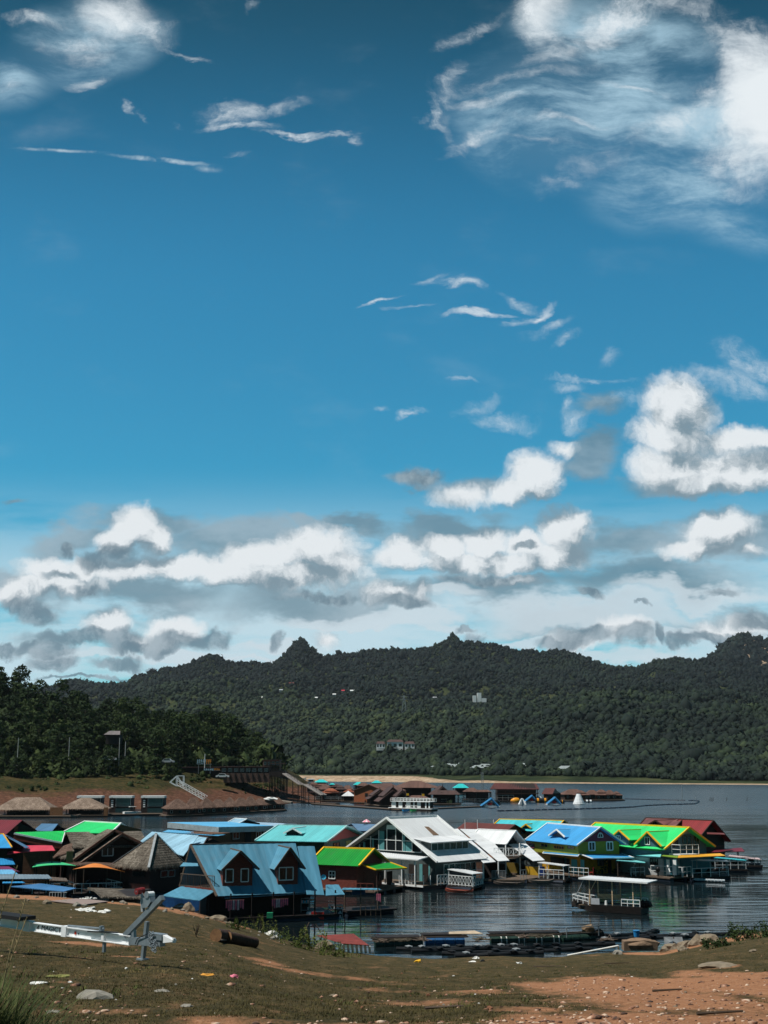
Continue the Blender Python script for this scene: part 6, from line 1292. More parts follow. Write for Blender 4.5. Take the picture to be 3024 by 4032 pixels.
for j in range(6):
    for y in (0.3, 6.5): MB().beam((-w / 2 + w * j / 5, y, -7), (-w / 2 + w * j / 5, y, .2), .3).build('pile', BLACKW, t)
    MB().beam((-w / 2 + w * j / 5, .1, .3), (-w / 2 + w * j / 5, .1, 2.8), .14).build('post', BLACKW, t)
MB().box((0, 3.5, 2.9), (w * 1.05, 7.6, .25)).build('roof', ROOFD, t); rail_mb(MB(), Vector((-w / 2, 0, .5)), Vector((w / 2, 0, .5)), 1.1, 6, 'bars', .06).build('railing', BLACKW, t)
def signb(px0, px1, pt, pb, Y, lab, seed, back, poles=True):
    a, b_ = at(px0, pb, Y), at(px1, pb, Y); w = b_.x - a.x; hh = (pb - pt) / FOC * Y; t = thing('letter_sign', lab, 'sign', a); MB().beam((0, 0, 0), (w, 0, 0), .12).build('bar', STEEL, t); r = random.Random(seed); n = 8
    for k in range(n):
        x = w * k / n; c = paint('sign_blue_grey', (150, 182, 196)) if k < n * .62 else paint('sign_orange', (206, 140, 60)); lw = w / n * .74; m_ = MB()
        for _ in range(4):
            if r.random() < .5: m_.beam((x + r.uniform(0, .3) * lw, -.02 * _, .05), (x + r.uniform(0, 1) * lw, -.02 * _, hh), .14)
            else: z = r.uniform(.1, 1) * hh; m_.beam((x, -.02 * _, z), (x + lw, -.02 * _, z), .14)
        m_.beam((x, -.09, hh * .5), (x + lw, -.09, hh * .5), .12); m_.build('letter', c, t)
    if poles: [MB().beam((w * f, .05, -3), (w * f, .05, 0), .1).build('pole', STEEL, t) for f in (.1, .9)]
signb(776, 834, 2991, 3009, Yr - 1, 'large pale-blue and orange letter sign standing above the left bank', 4, None)
signb(803, 868, 3027, 3034, Yr - 2, 'small turquoise and orange letter sign below the tall letter sign', 9, None, False)
def pole(px, pt, pb, Y, label, m=WHITE, r=.12): a = at(px, pb, Y); z = zz(pt, Y); tag(MB().tube((0, 0, -1), (0, 0, z - a.z), r, r * .7, 8).build('pole', m), label, 'pole').location = a
pole(806, 2969, 3012, Yr - 2, 'white flagpole beside the letter sign'); PG = mat('concrete_pole', lin((176, 176, 170)), .8, .15)
for px, pt, pb, o_, lab in ((67, 2905, 2995, 52, 'leftmost pale power pole before the dark trees'), (269, 2903, 2992, 52, 'pale power pole before the dark trees, second from the left'), (437, 2936, 2985, 52, 'pale power pole before the trees near the hidden roof'), (465, 2905, 3050, 50, 'tall thin grey pole before the trees near the hidden roof'), (493, 2920, 2945, 54, 'short pale pole among the trees right of the hidden roof')):
    Yp = float(np.interp(px, cols, d0)) + o_ - 3; pole(px, pt, pb + 20, Yp, lab, PG, .13)
t, w, hh = boxpx('hillside_house', 'house with a pale grey roof showing between the trees of the left hillside', 'house', 416, 470, 2892, 2914, 412, 5, BLACKW, None, 0); MB().sheet((-w * .4, 3, hh + 1.2), (w * .4, 3, hh + 1.2), (w * .6, -1.5, hh - .1), (-w * .6, -1.5, hh - .1), .5, .03).build('roof', roofm('grey_tile', (120, 112, 110)), t)
def car(px, py, Y, label, m, rz=0):
    a = at(px, py, Y); t = thing('parked_car', label, 'car', a, rz); P = [(-2.1, .35), (-2.1, .85), (-1.5, .95), (-1.0, 1.45), (.7, 1.45), (1.2, .95), (2.1, .8), (2.1, .35)]
    MB().prism([(x, -.8, z) for x, z in P], (0, 1.6, 0)).build('body', m, t); MB().prism([(x, -.82, z) for x, z in ((-1.3, .98), (-.9, 1.38), (.6, 1.38), (1.0, .98))], (0, 1.64, 0)).build('window', GLASS, t)
    for x in (-1.3, 1.3):
        for y in (-.8, .65): MB().tube((x, y, .32), (x, y + .15, .32), .32, n=10).build('wheel', _M['black_plastic'], t)
car(876, 3064, 408, 'white pickup-sized car parked below the restaurant on the bank', WHITE, .1); car(430, 2996, 396, 'white car half hidden under the trees of the left hillside', WHITE); car(660, 3006, 402, 'pale car parked among the trees left of the letter sign', paint('grey_panel', (170, 174, 178)))
# long stairs down to the rafts
pts = [at(1122, 3046, 412), at(1185, 3088, 404), at(1205, 3089, 402), at(1275, 3131, 390)]; t = thing('stairway', 'long timber stairway on piles running down from the restaurant to the rafts', 'stairway', pts[0]); o = pts[0]; mb = MB()
for a, b_ in zip(pts, pts[1:]): mb.beam(a - o, b_ - o, 2.0, .25)
mb.build('flight', mat('grey_boards', lin((128, 122, 118)), .8, .2), t)
for a, b_ in zip(pts, pts[1:]): rail_mb(MB(), a - o + Vector((0, -1, .1)), b_ - o + Vector((0, -1, .1)), 1.0, 5, 'bars', .05).build('railing', BLACKW, t)
for k in range(9):
    f = (k + .5) / 9 * 3; i = min(2, int(f)); p = pts[i].lerp(pts[i + 1], f - i) - o; MB().beam(p + Vector((0, 0, -6)), p, .25).build('pile', BLACKW, t)
for (px0, py0, px1, py1, lab) in ((1080, 3070, 1165, 3130, 'pale concrete path winding down beside the stairway'),):
    A = [(1075, 3068), (1095, 3090), (1130, 3112), (1168, 3126)]; q = [Vector(((p - CX) / FOC * 1.02 * 411, 411 - (y - 3068) * .05, 0)) for p, y in A]
    mb = MB(); W_ = 1.6; 
    for i in range(3): a, b_ = q[i], q[i + 1]; a.z = near_z(a.x, a.y) + .35; b_.z = near_z(b_.x, b_.y) + .35; mb.beam(a, b_, 2.2, .5)
    tag(mb.build('footpath', mat('pale_concrete', lin((150, 138, 124)), .9, .15)), lab, None, None, 'structure')
for k, (px, Yk) in enumerate(((640 + 22 * 0 + 150, 372), (812, 372), (842, 374))): a = at(px, 3130, Yk); a.z = near_z(a.x, a.y); tag(MB().beam((0, 0, -.3), (0, 0, 1.6), .14).build('fence_post', TIMB), 'short timber post standing in the brown grass above the cabins', 'post', 'posts in the brown grass').location = a
# --- raft village
pier('floating_walkway', 'dark floating walkway from the left bank to the raft village', atz(1160, 3162, 0), atz(1330, 3168, 0), 2, .4, TIMB, True, None); pier('floating_walkway', 'long dark floating walkway with white rails before the brown buildings', atz(1235, 3168, 0), atz(1585, 3193, 0), 2, .4, TIMB, True, None)
t = pier('fenced_pier', 'pier with a roofed rail fence beside the foot of the stairway', atz(1190, 3155, 0), atz(1400, 3157, 0), 3, .5, TIMB, True, STEEL); MB().box((0, .4, 3.0), (26, 2.6, .2)).build('roof', ROOFD, t); [MB().beam((-12 + 4 * k, -1, .5), (-12 + 4 * k, -1, 3), .16).build('post', BLACKW, t) for k in range(7)]
hs = [(1205, 1262, 3080, 3092, 3150, ROOFB), (1232, 1300, 3086, 3098, 3150, ROOFB), (1262, 1340, 3104, 3122, 3156, ROOFO), (1240, 1310, 3098, 3108, 3153, ROOFB), (1318, 1362, 3092, 3108, 3152, ROOFD), (1345, 1390, 3092, 3108, 3150, ROOFB), (1352, 1396, 3108, 3118, 3154, ROOFO), (1405, 1455, 3082, 3094, 3140, ROOFB), (1300, 1350, 3088, 3098, 3148, ROOFD)]
for k, (x0, x1, r_, e_, b_, m_) in enumerate(hs): hip('raft_house', f'{["weathered brown", "flat brown", "bright orange-tiled", "low brown", "dark brown", "tall brown", "pale orange", "distant brown", "small dark"][k]} hipped raft house near the foot of the long stairway', 'house', x0, x1, r_, e_, b_, m_, BLACKW, .35, .8, .1, False, None, 2 if k % 2 == 0 else 1, False, 3)
for k, (x0, x1, r_, e_, b_) in enumerate(((1238, 1290, 3069, 3080, 3118), (1297, 1319, 3084, 3089, 3104), (1392, 1430, 3079, 3090, 3124), (1464, 1502, 3073, 3083, 3120), (1787, 1844, 3086, 3102, 3128))): hip('turquoise_hut', f'turquoise-roofed raft hut, {["leftmost and largest", "tiny one beside the largest", "third from the left", "peeping over the big brown roofs", "rightmost, by the tall lattice mast"][k]}', 'hut', x0, x1, r_, e_, b_, TURQ, BLACKW, .3, .9, .1, True, 'turquoise raft huts', 1)
t = hip('white_tent', 'white peaked tent roof left of the orange-brown gable', 'tent', 1345, 1396, 3114, 3134, 3158, WHITE_R, BLACKW, .02, .8, 0, True)
# big gabled building
Yb = 404
h = House.px('gabled_hall', 'tall orange-brown raft hall with a dark brown gabled roof', 'house', (1452, 3088, Yb + 2), (1540, 3084, Yb + 14), (1532, 3122, Yb - 3), (1600, 3112, Yb + 9), (1388, 3112, Yb + 5), (1470, 3108, Yb + 17)); h.roof(ROOFB, None, 1.0, .04, th=.15); h.ins(.4, .6); h.walls(ORW, .4); h.deck(); h.win('left', (1438, 3124), (1448, 3136), 1, 1, BLACKW, .2)
h.panel('left', (1400, 3150), (1440, 3166), ORW, 'counter', .6)
def thai(px0, px1, pr, pe, pb, lab, dpt=6, Y=None):
    Y = Y or -EYE / ratio(pb); a, b_ = at(px0, pe, Y), at(px1, pe, Y); w = b_.x - a.x; zr = zz(pr, Y); ze = zz(pe, Y); t = thing('tiered_roof_house', lab, 'house', ((a.x + b_.x) / 2, Y + dpt / 2, 0), .2); r = MB()
    for k, (s_, dz_, dd_) in enumerate(((1, 0, 1), (.72, .9, .8))):
        W_ = w / 2 * s_; H_ = (zr - ze) * (.8 if k == 0 else .62); z0_ = ze + dz_ * (zr - ze) * .42; D = dpt / 2 * dd_
        r.prism([(-W_, -D - .4 * (k == 0), z0_), (0, -D, z0_ + H_), (W_, -D - .4 * (k == 0), z0_), (W_ * .93, -D - .3, z0_ - .15), (0, -D - .02, z0_ + H_ - .3), (-W_ * .93, -D - .3, z0_ - .15)], (0, D * 2, 0))
    r.build('roof', ROOFD, t); MB().prism([(-w * .4, -dpt / 2 + .4, .4), (w * .4, -dpt / 2 + .4, .4), (w * .4, -dpt / 2 + .4, ze), (0, -dpt / 2 + .4, ze + (zr - ze) * .7), (-w * .4, -dpt / 2 + .4, ze)], (0, dpt - .8, 0)).build('wall', DARKW, t)
    MB().beam((-.1, -dpt / 2 - .4, zr - .5), (-.3, -dpt / 2 - .5, zr + .6), .15).build('finial', ROOFD, t); MB().box((0, 0, .3), (w, dpt * 1.1, .2)).build('deck', TIMB, t); return t
thai(1478, 1600, 3098, 3156, 3176, 'dark raft house with broad tiered gables right of the orange-brown hall', 8); thai(1440, 1540, 3108, 3146, 3172, 'lower dark tiered-gable raft house leaning on the orange-brown hall', 6); thai(1538, 1622, 3110, 3150, 3178, 'small dark tiered-gable raft house behind the white houseboat', 5)
hip('great_hall', 'great raft hall with the largest brown hipped roof in the village', 'hall', 1546, 1726, 3074, 3101, 3150, ROOFB, BLACKW, .2, .7, -.1, True, None, 1); hip('raft_house', 'wide brown-roofed raft house just left of the great hall roof', 'house', 1490, 1560, 3084, 3106, 3148, ROOFB, BLACKW, .45, .8, .1)
thai(1706, 1768, 3094, 3124, 3158, 'dark raft house with crossed gable finials right of the great hall', 6); hip('raft_house', 'dark low raft house with a long ridge right of the white houseboat', 'house', 1690, 1812, 3112, 3128, 3168, ROOFD, BLACKW, .7, .7, -.1, True); hip('raft_house', 'low brown raft house below the great hall with yellow flags', 'house', 1600, 1690, 3132, 3144, 3172, ROOFB, BLACKW, .5, .7, -.1, True)
hip('raft_house', 'small brown raft house behind the tall lattice mast', 'house', 1825, 1890, 3102, 3117, 3152, ROOFB, BLACKW, .3, .8, 0, True); hip('raft_house', 'flat brown raft house left of the two-storey maroon hall', 'house', 1866, 1935, 3110, 3120, 3158, ROOFB, BLACKW, .6, .7, 0, True)
for px, py, lab in ((1605, 3128, 'small yellow flag beside the dark tiered roofs'), (1666, 3130, 'small yellow flag below the great hall roof')):
    t = thing('flag', lab, 'flag', at(px, py, 362)); MB().box((0, 0, 0), (.7, .03, .6)).build('cloth', YEL, t); MB().beam((-.4, 0, -2.2), (-.4, 0, .5), .06).build('staff', STEEL, t)
Ym = 428
h = House.px('maroon_hall', 'two-storey raft hall with a long maroon roof and open verandas', 'house', (1946, 3083, Ym + 6), (2112, 3086, Ym + 6), (1928, 3107, Ym), (2124, 3108, Ym)); h.roof(ROOFM, None, .8, .04, th=.15); h.ins(.8, .8); h.walls(BLACKW, .4)
for z, nm in ((zz(3125, Ym), 'veranda'), (.4, 'deck')): MB().box(((h.x0 + h.x1) / 2, h.yf + .5, z), (h.x1 - h.x0 + 1.6, 4.2, .2)).build(nm, DARKW, h.o)
for x in np.linspace(h.x0 - .3, h.x1 + .3, 6): h.post((x, h.yf - 1, .4), (x, h.yf - 1, h.top(h.yf) - .1), .1, DARKW)
h.rail((h.x0 - .5, h.yf - 1.2, zz(3124, Ym)), (h.x1 + .5, h.yf - 1.2, zz(3124, Ym)), 1.0, 10, DARKW); h.rail((h.x0 - .5, h.yf - 1.4, .5), (h.x0 + 5, h.yf - 1.4, .5), 1.6, 3, WHITE)
h = House.px('maroon_gabled_house', 'maroon raft house with a pale triangular gable right of the long hall', 'house', (2146, 3103, Ym + 4), (2186, 3103, Ym + 1), (2132, 3126, Ym), (2176, 3127, Ym - 3)); h.roof(ROOFM, None, .6, .03, th=.12); h.ins(.4, .5); h.walls(BLACKW, .4); h.gable(mat('pale_gable', lin((150, 140, 134)), .8, .1), 'right'); h.deck()
for k, (x0, x1, r_, e_, b_) in enumerate(((2212, 2296, 3108, 3128, 3152), (2258, 2318, 3112, 3130, 3153), (2306, 2362, 3110, 3128, 3152), (2338, 2404, 3109, 3130, 3152), (2382, 2424, 3111, 3128, 3152), (2408, 2450, 3116, 3131, 3151), (2246, 2290, 3107, 3116, 3149))):
    hip('raft_house', f'{names[k]} brown hipped raft house counted from the left behind the white inflatable pyramid', 'house', x0, x1, r_, e_, b_, ROOFB, DARKW, .25, .9, .15, False, 'raft houses behind the inflatable pyramid', 2 if k % 2 else 1, False, 3)
pier('floating_walkway', 'pale floating walkway along the brown raft houses at the right end of the village', atz(2215, 3156, 0), atz(2455, 3153, 0), 2); pier('floating_walkway', 'dark floating walkway in front of the dark fence of the village', atz(1590, 3192, 0), atz(1900, 3178, 0), 2)
t = thing('screen_fence', 'dark slatted screen fence along the front of the raft village', 'fence', atz(1800, 3166, .4)); 
a, b_ = atz(1735, 3168, 0), atz(1935, 3166, 0); o = t.location.copy(); rail_mb(MB(), Vector((a.x - o.x, a.y - o.y, 0)), Vector((b_.x - o.x, b_.y - o.y, 0)), 3.2, 14, 'slats', .09).build('slats', BLACKW, t); rail_mb(MB(), Vector((a.x - o.x, a.y - o.y + .3, 0)), Vector((b_.x - o.x, b_.y - o.y + .3, 0)), 1.2, 9, 'bars', .07).build('rail', WHITE, t)
# lattice mast
a = atz(1900, 3150, 0); t = thing('lattice_mast', 'grey lattice mast standing among the raft houses', 'mast', a); zt = zz(3042, a.y); mb = MB(); 
for sx_, sy_ in ((-1, -1), (1, -1), (0, 1)): mb.beam((sx_ * .5, sy_ * .5, 0), (sx_ * .35, sy_ * .35, zt), .09)
for k in range(16): z = zt * k / 16; z2 = zt * (k + 1) / 16; mb.beam((-.5, -.5, z), (.5, -.5, z2), .05); mb.beam((.5, -.5, z), (0, .5, z2), .05); mb.beam((0, .5, z), (-.5, -.5, z2), .05)
mb.build('lattice', STEEL, t)
# white two-deck houseboat
a, b_ = atz(1544, 3190, 0), atz(1710, 3194, 0); d = b_ - a; L_ = d.length; c = (a + b_) / 2; t = thing('houseboat', 'white two-deck houseboat with railings round its flat roof', 'boat', c, math.atan2(d.y, d.x)); t.scale = (1, 1, .78)
MB().prism([(-L_ * .5, -1.6, .9), (-L_ * .44, -1.6, 0), (L_ * .5, -1.6, 0), (L_ * .5, -1.6, .7)], (0, 3.2, 0)).build('hull', BLACKW, t); MB().prism([(-L_ * .52, -1.7, 1.0), (-L_ * .5, -1.7, .82), (L_ * .51, -1.7, .62), (L_ * .51, -1.7, .8)], (0, 3.4, 0)).build('gunwale', WHITE, t)
MB().box((0.1, 0.2, 2.0), (L_ * .80, 2.6, 2.0)).build('cabin', BLACKW, t); MB().box((.1, 0, 3.05), (L_ * .94, 3.3, .16)).build('upper_deck', WHITE, t)
for x, w in ((-.40, .10), (-.24, .09), (-.05, .10), (.08, .03), (.2, .08), (.36, .03), (.44, .03)): MB().box((x * L_, -1.18, 1.95), (w * L_, .08, 2.0)).build('panel', WHITE, t)
for y in (-1.55, 1.55): rail_mb(MB(), Vector((-L_ * .46, y, 3.13)), Vector((L_ * .48, y, 3.13)), 1.0, 12, 'bars', .05).build('railing', WHITE, t)
for x in (-L_ * .46, L_ * .48): rail_mb(MB(), Vector((x, -1.55, 3.13)), Vector((x, 1.55, 3.13)), 1.0, 3, 'bars', .05).build('railing', WHITE, t)
rail_mb(MB(), Vector((-L_ * .1, -1.6, .85)), Vector((L_ * .2, -1.6, .75)), 1.0, 4, 'cross', .05).build('railing', WHITE, t)
for px0, px1, py, lab, c_ in ((1583, 1612, 3197, 'small blue kayak beside the white houseboat', (50, 150, 210)), (1615, 1640, 3197, 'small green kayak beside the white houseboat', (60, 190, 110))): hull('kayak', lab, atz(px0, py, 0), atz(px1, py, 0), .9, .5, paint(f'kayak_{c_[0]}', c_))
hull('longboat', 'white and yellow pointed boat at the dark village fence', atz(1730, 3166, 0), atz(1778, 3168, 0), 1.8, 1.0, paint('cream_boat', (220, 190, 130)))
# inflatables
IB = paint('inflatable_blue', (60, 130, 180), .35); IW = paint('inflatable_white', (222, 226, 228), .35); IO = paint('inflatable_orange', (226, 150, 40), .35); IK = _M['black_plastic']
def slide(px0, px1, pt, pb, lab):
    a, b_ = atz(px0, pb, 0), atz(px1, pb, 0); w = b_.x - a.x; hh = zz(pt, a.y); t = thing('inflatable_slide', lab, 'water slide', ((a.x + b_.x) / 2, a.y, 0)); xk = .1 * w
    for y in (-1.2, 1.2): MB().tube((-w / 2, y, .25), (xk, y, hh - .3), .3, .26).tube((xk, y, hh - .3), (w / 2, y, .25), .26, .3).blob((xk, y, hh - .25), .3, 1, 0, 1).build('side_tube', IB, t)
    MB().prism([(-w / 2, -1, .3), (xk, -1, hh - .3), (xk, 1, hh - .3), (-w / 2, 1, .3)], (.0, 0, -.15)).build('slide_face', IW, t)
    for k in range(4): f = (k + .5) / 4.5; MB().tube((xk + (w / 2 - xk) * f, -1.1, hh - .3 - (hh - .5) * f), (xk + (w / 2 - xk) * f, 1.1, hh - .3 - (hh - .5) * f), .18).build('rung', IW if k % 2 else IB, t)
    MB().blob((0, -1.25, hh * .35), (.8, .12, .45), 2, .1, 1).build('panel', paint('inflatable_red', (190, 40, 44)), t); MB().box((0, 0, .08), (w * 1.15, 2.6, .2)).build('base', IW, t)
slide(1893, 1962, 3141, 3178, 'blue and white inflatable slide nearest the dark fence'); slide(2068, 2112, 3130, 3158, 'blue and white inflatable slide behind the white inflatable teepee'); slide(2154, 2206, 3137, 3169, 'blue and white inflatable slide left of the white inflatable pyramid')
a = atz(2279, 3166, 0); hh = zz(3126, a.y); wq = 46 / FOC * a.y * .5; t = thing('inflatable_pyramid', 'tall white inflatable climbing pyramid floating on the lake', 'inflatable', a)
for k in range(7):
    f0, f1 = k / 7, (k + 1) / 7; w0, w1 = wq * (1 - .68 * f0), wq * (1 - .68 * f1); zt_ = hh * f1; z0_ = hh * f0; wm = (w0 + w1) / 2 * 1.03
    def ring(w_, z_): return [(w_ * math.cos(math.pi * j / 6) , w_ * math.sin(math.pi * j / 6), z_) for j in range(12)]
    V = ring(w0 * .98, z0_) + ring(wm, (z0_ + zt_) / 2) + ring(w1 * .98, zt_); F_ = [(i * 12 + j, i * 12 + (j + 1) % 12, i * 12 + 12 + (j + 1) % 12, i * 12 + 12 + j) for i in range(2) for j in range(12)] + [tuple(range(24, 36))]
    MB().add(V, F_).build('tier', IW, t)
a = atz(2056, 3170, 0); hh = zz(3144, a.y); t = thing('inflatable_teepee', 'small white inflatable teepee of three leaning tubes', 'inflatable', a)
for x, y in ((-1, -.6), (1, -.6), (0, 1)): MB().tube((x, y, .1), (x * .15, y * .15, hh), .32, .14).build('tube', IW, t)
def rollr(px0, px1, py, r_, lab, m1, m2):
    a, b_ = atz(px0, py, 0), atz(px1, py, 0); c = (a + b_) / 2; t = thing('inflatable_roller', lab, 'inflatable', (c.x, c.y, r_ * .7)); L_ = b_.x - a.x
    MB().tube((-L_ / 2, 0, 0), (L_ / 2, 0, 0), r_, n=12).build('tube', m1, t)
    for f in (-.3, .3): MB().tube((L_ * f - .3, 0, 0), (L_ * f + .3, 0, 0), r_ * 1.04, n=12).build('band', m2, t)
rollr(2108, 2156, 3160, .8, 'black and yellow inflatable roller between the two right slides', IK, IO); rollr(2205, 2222, 3163, .6, 'short yellow and black inflatable roller right of the third slide', IO, IK); rollr(2306, 2330, 3160, .5, 'small dark inflatable roller beside the white pyramid', IK, IW)
for px, py, lab, m_ in ((1950, 3168, 'dark inflatable tunnel hump behind the nearest slide', IK), (2030, 3159, 'orange inflatable hump left of the white teepee', IO), (2118, 3153, 'white inflatable hump right of the second slide', IW)):
    a = atz(px, py, 0); t = thing('inflatable_hump', lab, 'inflatable', a); MB().blob((0, 0, .4), (1.7, .9, 1.1), 2, .08, 2).build('dome', m_, t, True); MB().tube((-1.8, -.5, .1), (1.8, -.5, .1), .25).build('base_tube', IK, t)
def boom(pts, lab):
    q = [atz(px, py, .05) for px, py in pts]; t = thing('float_boom', lab, 'boom', q[0]); o = q[0]; MB().path([v - o for v in q], .06, 5).build('rope', BLACKW, t); m_ = MB()
    for a, b_ in zip(q, q[1:]):
        n = max(1, int((b_ - a).length / 2.2))
        for k in range(n): p = a.lerp(b_, (k + .15) / n) - o; e = a.lerp(b_, (k + .85) / n) - o; m_.tube(p, e, .28, n=7)
    m_.build('float_chain', DRUM, t)
boom([(1957, 3194), (2080, 3191), (2280, 3186), (2420, 3182), (2500, 3178), (2540, 3173), (2620, 3169), (2735, 3166), (2752, 3160)], 'long dark float boom curving round the inflatables'); boom([(2458, 3146), (2600, 3150), (2700, 3152)], 'short dark float boom behind the first, nearer the far shore'); boom([(2710, 3152), (2752, 3154), (2748, 3160)], 'hooked end piece of float boom at the right')
for px, pt, pb, lab in ((2687, 3092, 3152, 'thin grey pole with a small sign standing in the lake'), (2740, 3138, 3152, 'short post at the corner of the float boom')): a = atz(px, pb, 0); pole(px, pt, pb, a.y, lab, STEEL, .12)
for px in (2794, 2800, 2806, 2860, 2940): a = atz(px, 3152 + (px % 3), 0); tag(MB().tube((0, 0, -.5), (.3, 0, 1.2), .12, .06).build('tree_stump', BLACKW), 'dark stump sticking out of the lake at the right', 'stump', 'stumps in the lake').location = a
# far shore
hull('speedboat', 'white covered boat moored at the sandy far shore', atz(1170, 3076, 0), atz(1206, 3076, 0), 3, 2.2, WHITE); hip('boathouse', 'small grey-roofed raft at the sandy far shore', 'raft', 1208, 1240, 3066, 3070, 3076, STEEL, BLACKW, .4, .6, 0, True, Y=900)
def fz_at(px, off): return interp_grid(FX, FY, FZ, fr2, FC, np.array([px], float), np.array([off], float))[0]
def cottage(px, off, w, lab, m, wm=WHITE, h_=3.2, group=None):
    p = fz_at(px, off); t = thing('cottage', lab, 'house', p, 0, group); MB().box((0, 0, h_ / 2), (w, w * .6, h_ + .6)).build('wall', wm, t); MB().prism([(-w * .6, -w * .4, h_), (w * .6, -w * .4, h_), (w * .3, 0, h_ + 2), (-w * .3, 0, h_ + 2)], (0, w * .4, 0)).build('roof', m, t)
GT = roofm('pale_grey_tile', (150, 160, 160)); 
for k, (px, off) in enumerate(((1725, 98), (1755, 104), (1782, 100), (1812, 110), (1885, 92), (1905, 100), (1940, 104), (1985, 100), (2040, 104), (2215, 92))): cottage(px, off, (11, 8, 9, 7, 14, 10, 8, 11, 8, 11)[k], f'{names[k]} pale-roofed cottage from the left along the edge of the far shore wood', GT, (paint('grey_panel', (170, 174, 178)), WHITE)[k % 2], 2.6, 'cottages on the far shore')
p = fz_at(1555, 175); t = thing('hillside_resort', 'long white terraced building half hidden in the far shore wood', 'building', p + np.array([0, 0, 5.5]))
for k, (x, w, hh) in enumerate(((-12, 7, 5.5), (0, 13, 7), (12, 8, 5.5))):
    MB().box((x, 0, hh / 2 - 2), (w, 7, hh)).build('wall', WHITE, t); MB().prism([(x - w * .55, -4.2, hh - 2), (x + w * .55, -4.2, hh - 2), (x + w * .4, 0, hh), (x - w * .4, 0, hh)], (0, 4, 0)).build('roof', ROOFD, t)
    for j in range(3): MB().box((x - w / 3 + w / 3 * j, -3.55, hh * .35), (w * .2, .15, 2.4)).build('window', GLASS, t)
    MB().box((x, -4.6, hh * .08 - .5), (w, 1.6, .5)).build('balcony', WHITE, t)
for k, (px, pyy, c_, w) in enumerate(((1042, 2786, WHITE, 9), (1110, 2784, paint('grey_panel', (170, 174, 178)), 9), (1150, 2782, roofm('dull_red_sheet', (128, 66, 60)), 12), (1246, 2779, WHITE, 9), (1352, 2786, roofm('coral_red_sheet', (206, 60, 76)), 8), (1388, 2781, WHITE, 10), (1318, 2793, WHITE, 8), (1480, 2776, WHITE, 8), (1710, 2778, paint('grey_panel', (170, 174, 178)), 9), (2380, 2792, WHITE, 20), (2014, 2783, WHITE, 7))):
    p = fz_at(px, 1050 + (k * 37 % 90)); t = thing('village_house', f'tiny {["white", "grey", "dull red", "white-walled", "coral-roofed", "bright white", "low white", "small white", "pale grey", "long white", "lone white"][k]} house on the mid-slope of the far hills, {names[k] if k < 10 else "last"} from the left', 'house', p + np.array([0, 0, 3.6])); w *= .62; MB().box((0, 0, 0), (w, 5, 3)).build('wall', paint('weathered_wall', (150, 150, 144)), t); MB().prism([(-w * .55, -3, 1.5), (w * .55, -3, 1.5), (w * .55, 0, 3), (-w * .55, 0, 3)], (0, 3, 0)).build('roof', c_, t)
p = fz_at(1878, 1050); t = thing('temple_building', 'white stepped building on the mid-slope of the far hills', 'building', p + np.array([0, 0, 3.0])); [MB().box((x, 0, z / 2), (w, 8, z)).build('block', WHITE, t) for x, w, z in ((-5, 5, 10), (2, 6, 14), (9, 7, 6))]
for px, off, lab in ((1590, 560, 'thin grey power pylon rising from the far hill left of centre'), (2190, 600, 'thin grey power pylon rising from the far hill right of centre')):
    p = fz_at(px, off); t = thing('power_pylon', lab, 'pylon', p); mb = MB(); [mb.beam((x * 3, y * 3, 0), (x * .5, y * .5, 24), .4) for x in (-1, 1) for y in (-1, 1)]; [mb.beam((-3 + 2.5 * k / 6, -3 + 2.5 * k / 6, 4 * k), (3 - 2.5 * (k + 1) / 6, -3 + 2.5 * (k + 1) / 6, 4 * k + 4), .25) for k in range(6)]; mb.build('tower', STEEL, t); MB().beam((-5, 0, 20), (5, 0, 20), .35).beam((-4, 0, 23), (4, 0, 23), .35).build('crossarm', STEEL, t)
# ---------------------------------------------------------------- things on the near bank
GALV = mat('trailer_galvanised', lin((128, 138, 144)), .45, .18, 6, .05, .35); TW = mat('trailer_white', lin((232, 234, 234)), .4, .10, 5)
RUBR = mat('red_roller', lin((120, 34, 34)), .5, .2); BLKP = _M['black_plastic']
ba, bb2 = at(520, 3703, 23.0), at(-320, 3598, 27.6); bb2.z = ba.z
T = thing('boat_trailer', 'white I-beam boat trailer drawbar with a grey winch post and jack', 'trailer', (ba.x, ba.y, ba.z), math.atan2((bb2 - ba).y, (bb2 - ba).x)); Lb = (bb2 - ba).length
Mt = (Matrix.Translation(ba) @ Matrix.Rotation(T.rotation_euler[2], 4, 'Z')); It = Mt.inverted()
def tp(px, py, off=0.0):   # point on the trailer's own vertical plane
    return It @ hit(px, py, Mt @ Vector((0, off, 0)), Mt.to_3x3() @ Vector((0, 1, 0)))
H2 = .073
mb = MB(); mb.box((Lb / 2, 0, 0), (Lb, .012, H2 * 2 - .02)).box((Lb / 2, 0, H2), (Lb, .10, .014)).box((Lb / 2, 0, -H2), (Lb, .10, .014)); mb.build('main_beam', TW, T)
FS = 1 if (Mt.to_3x3() @ Vector((0, 1, 0))).y < 0 else -1     # local side that faces the lens
for px0, px1 in ((100, 126), (252, 270)):
    x0, x1 = tp(px1, 3660).x, tp(px0, 3650).x; MB().box(((x0 + x1) / 2, 0, .0), (abs(x1 - x0), .12, H2 * 2 + .04)).build('bracket', TW, T)
x = tp(412, 3690).x; MB().box((x, 0, 0), (.07, .105, H2 * 2 - .016)).build('stiffener', TW, T); MB().beam((x, 0, -H2), (x, 0, -H2 - .19), .05).build('support_leg', GALV, T)
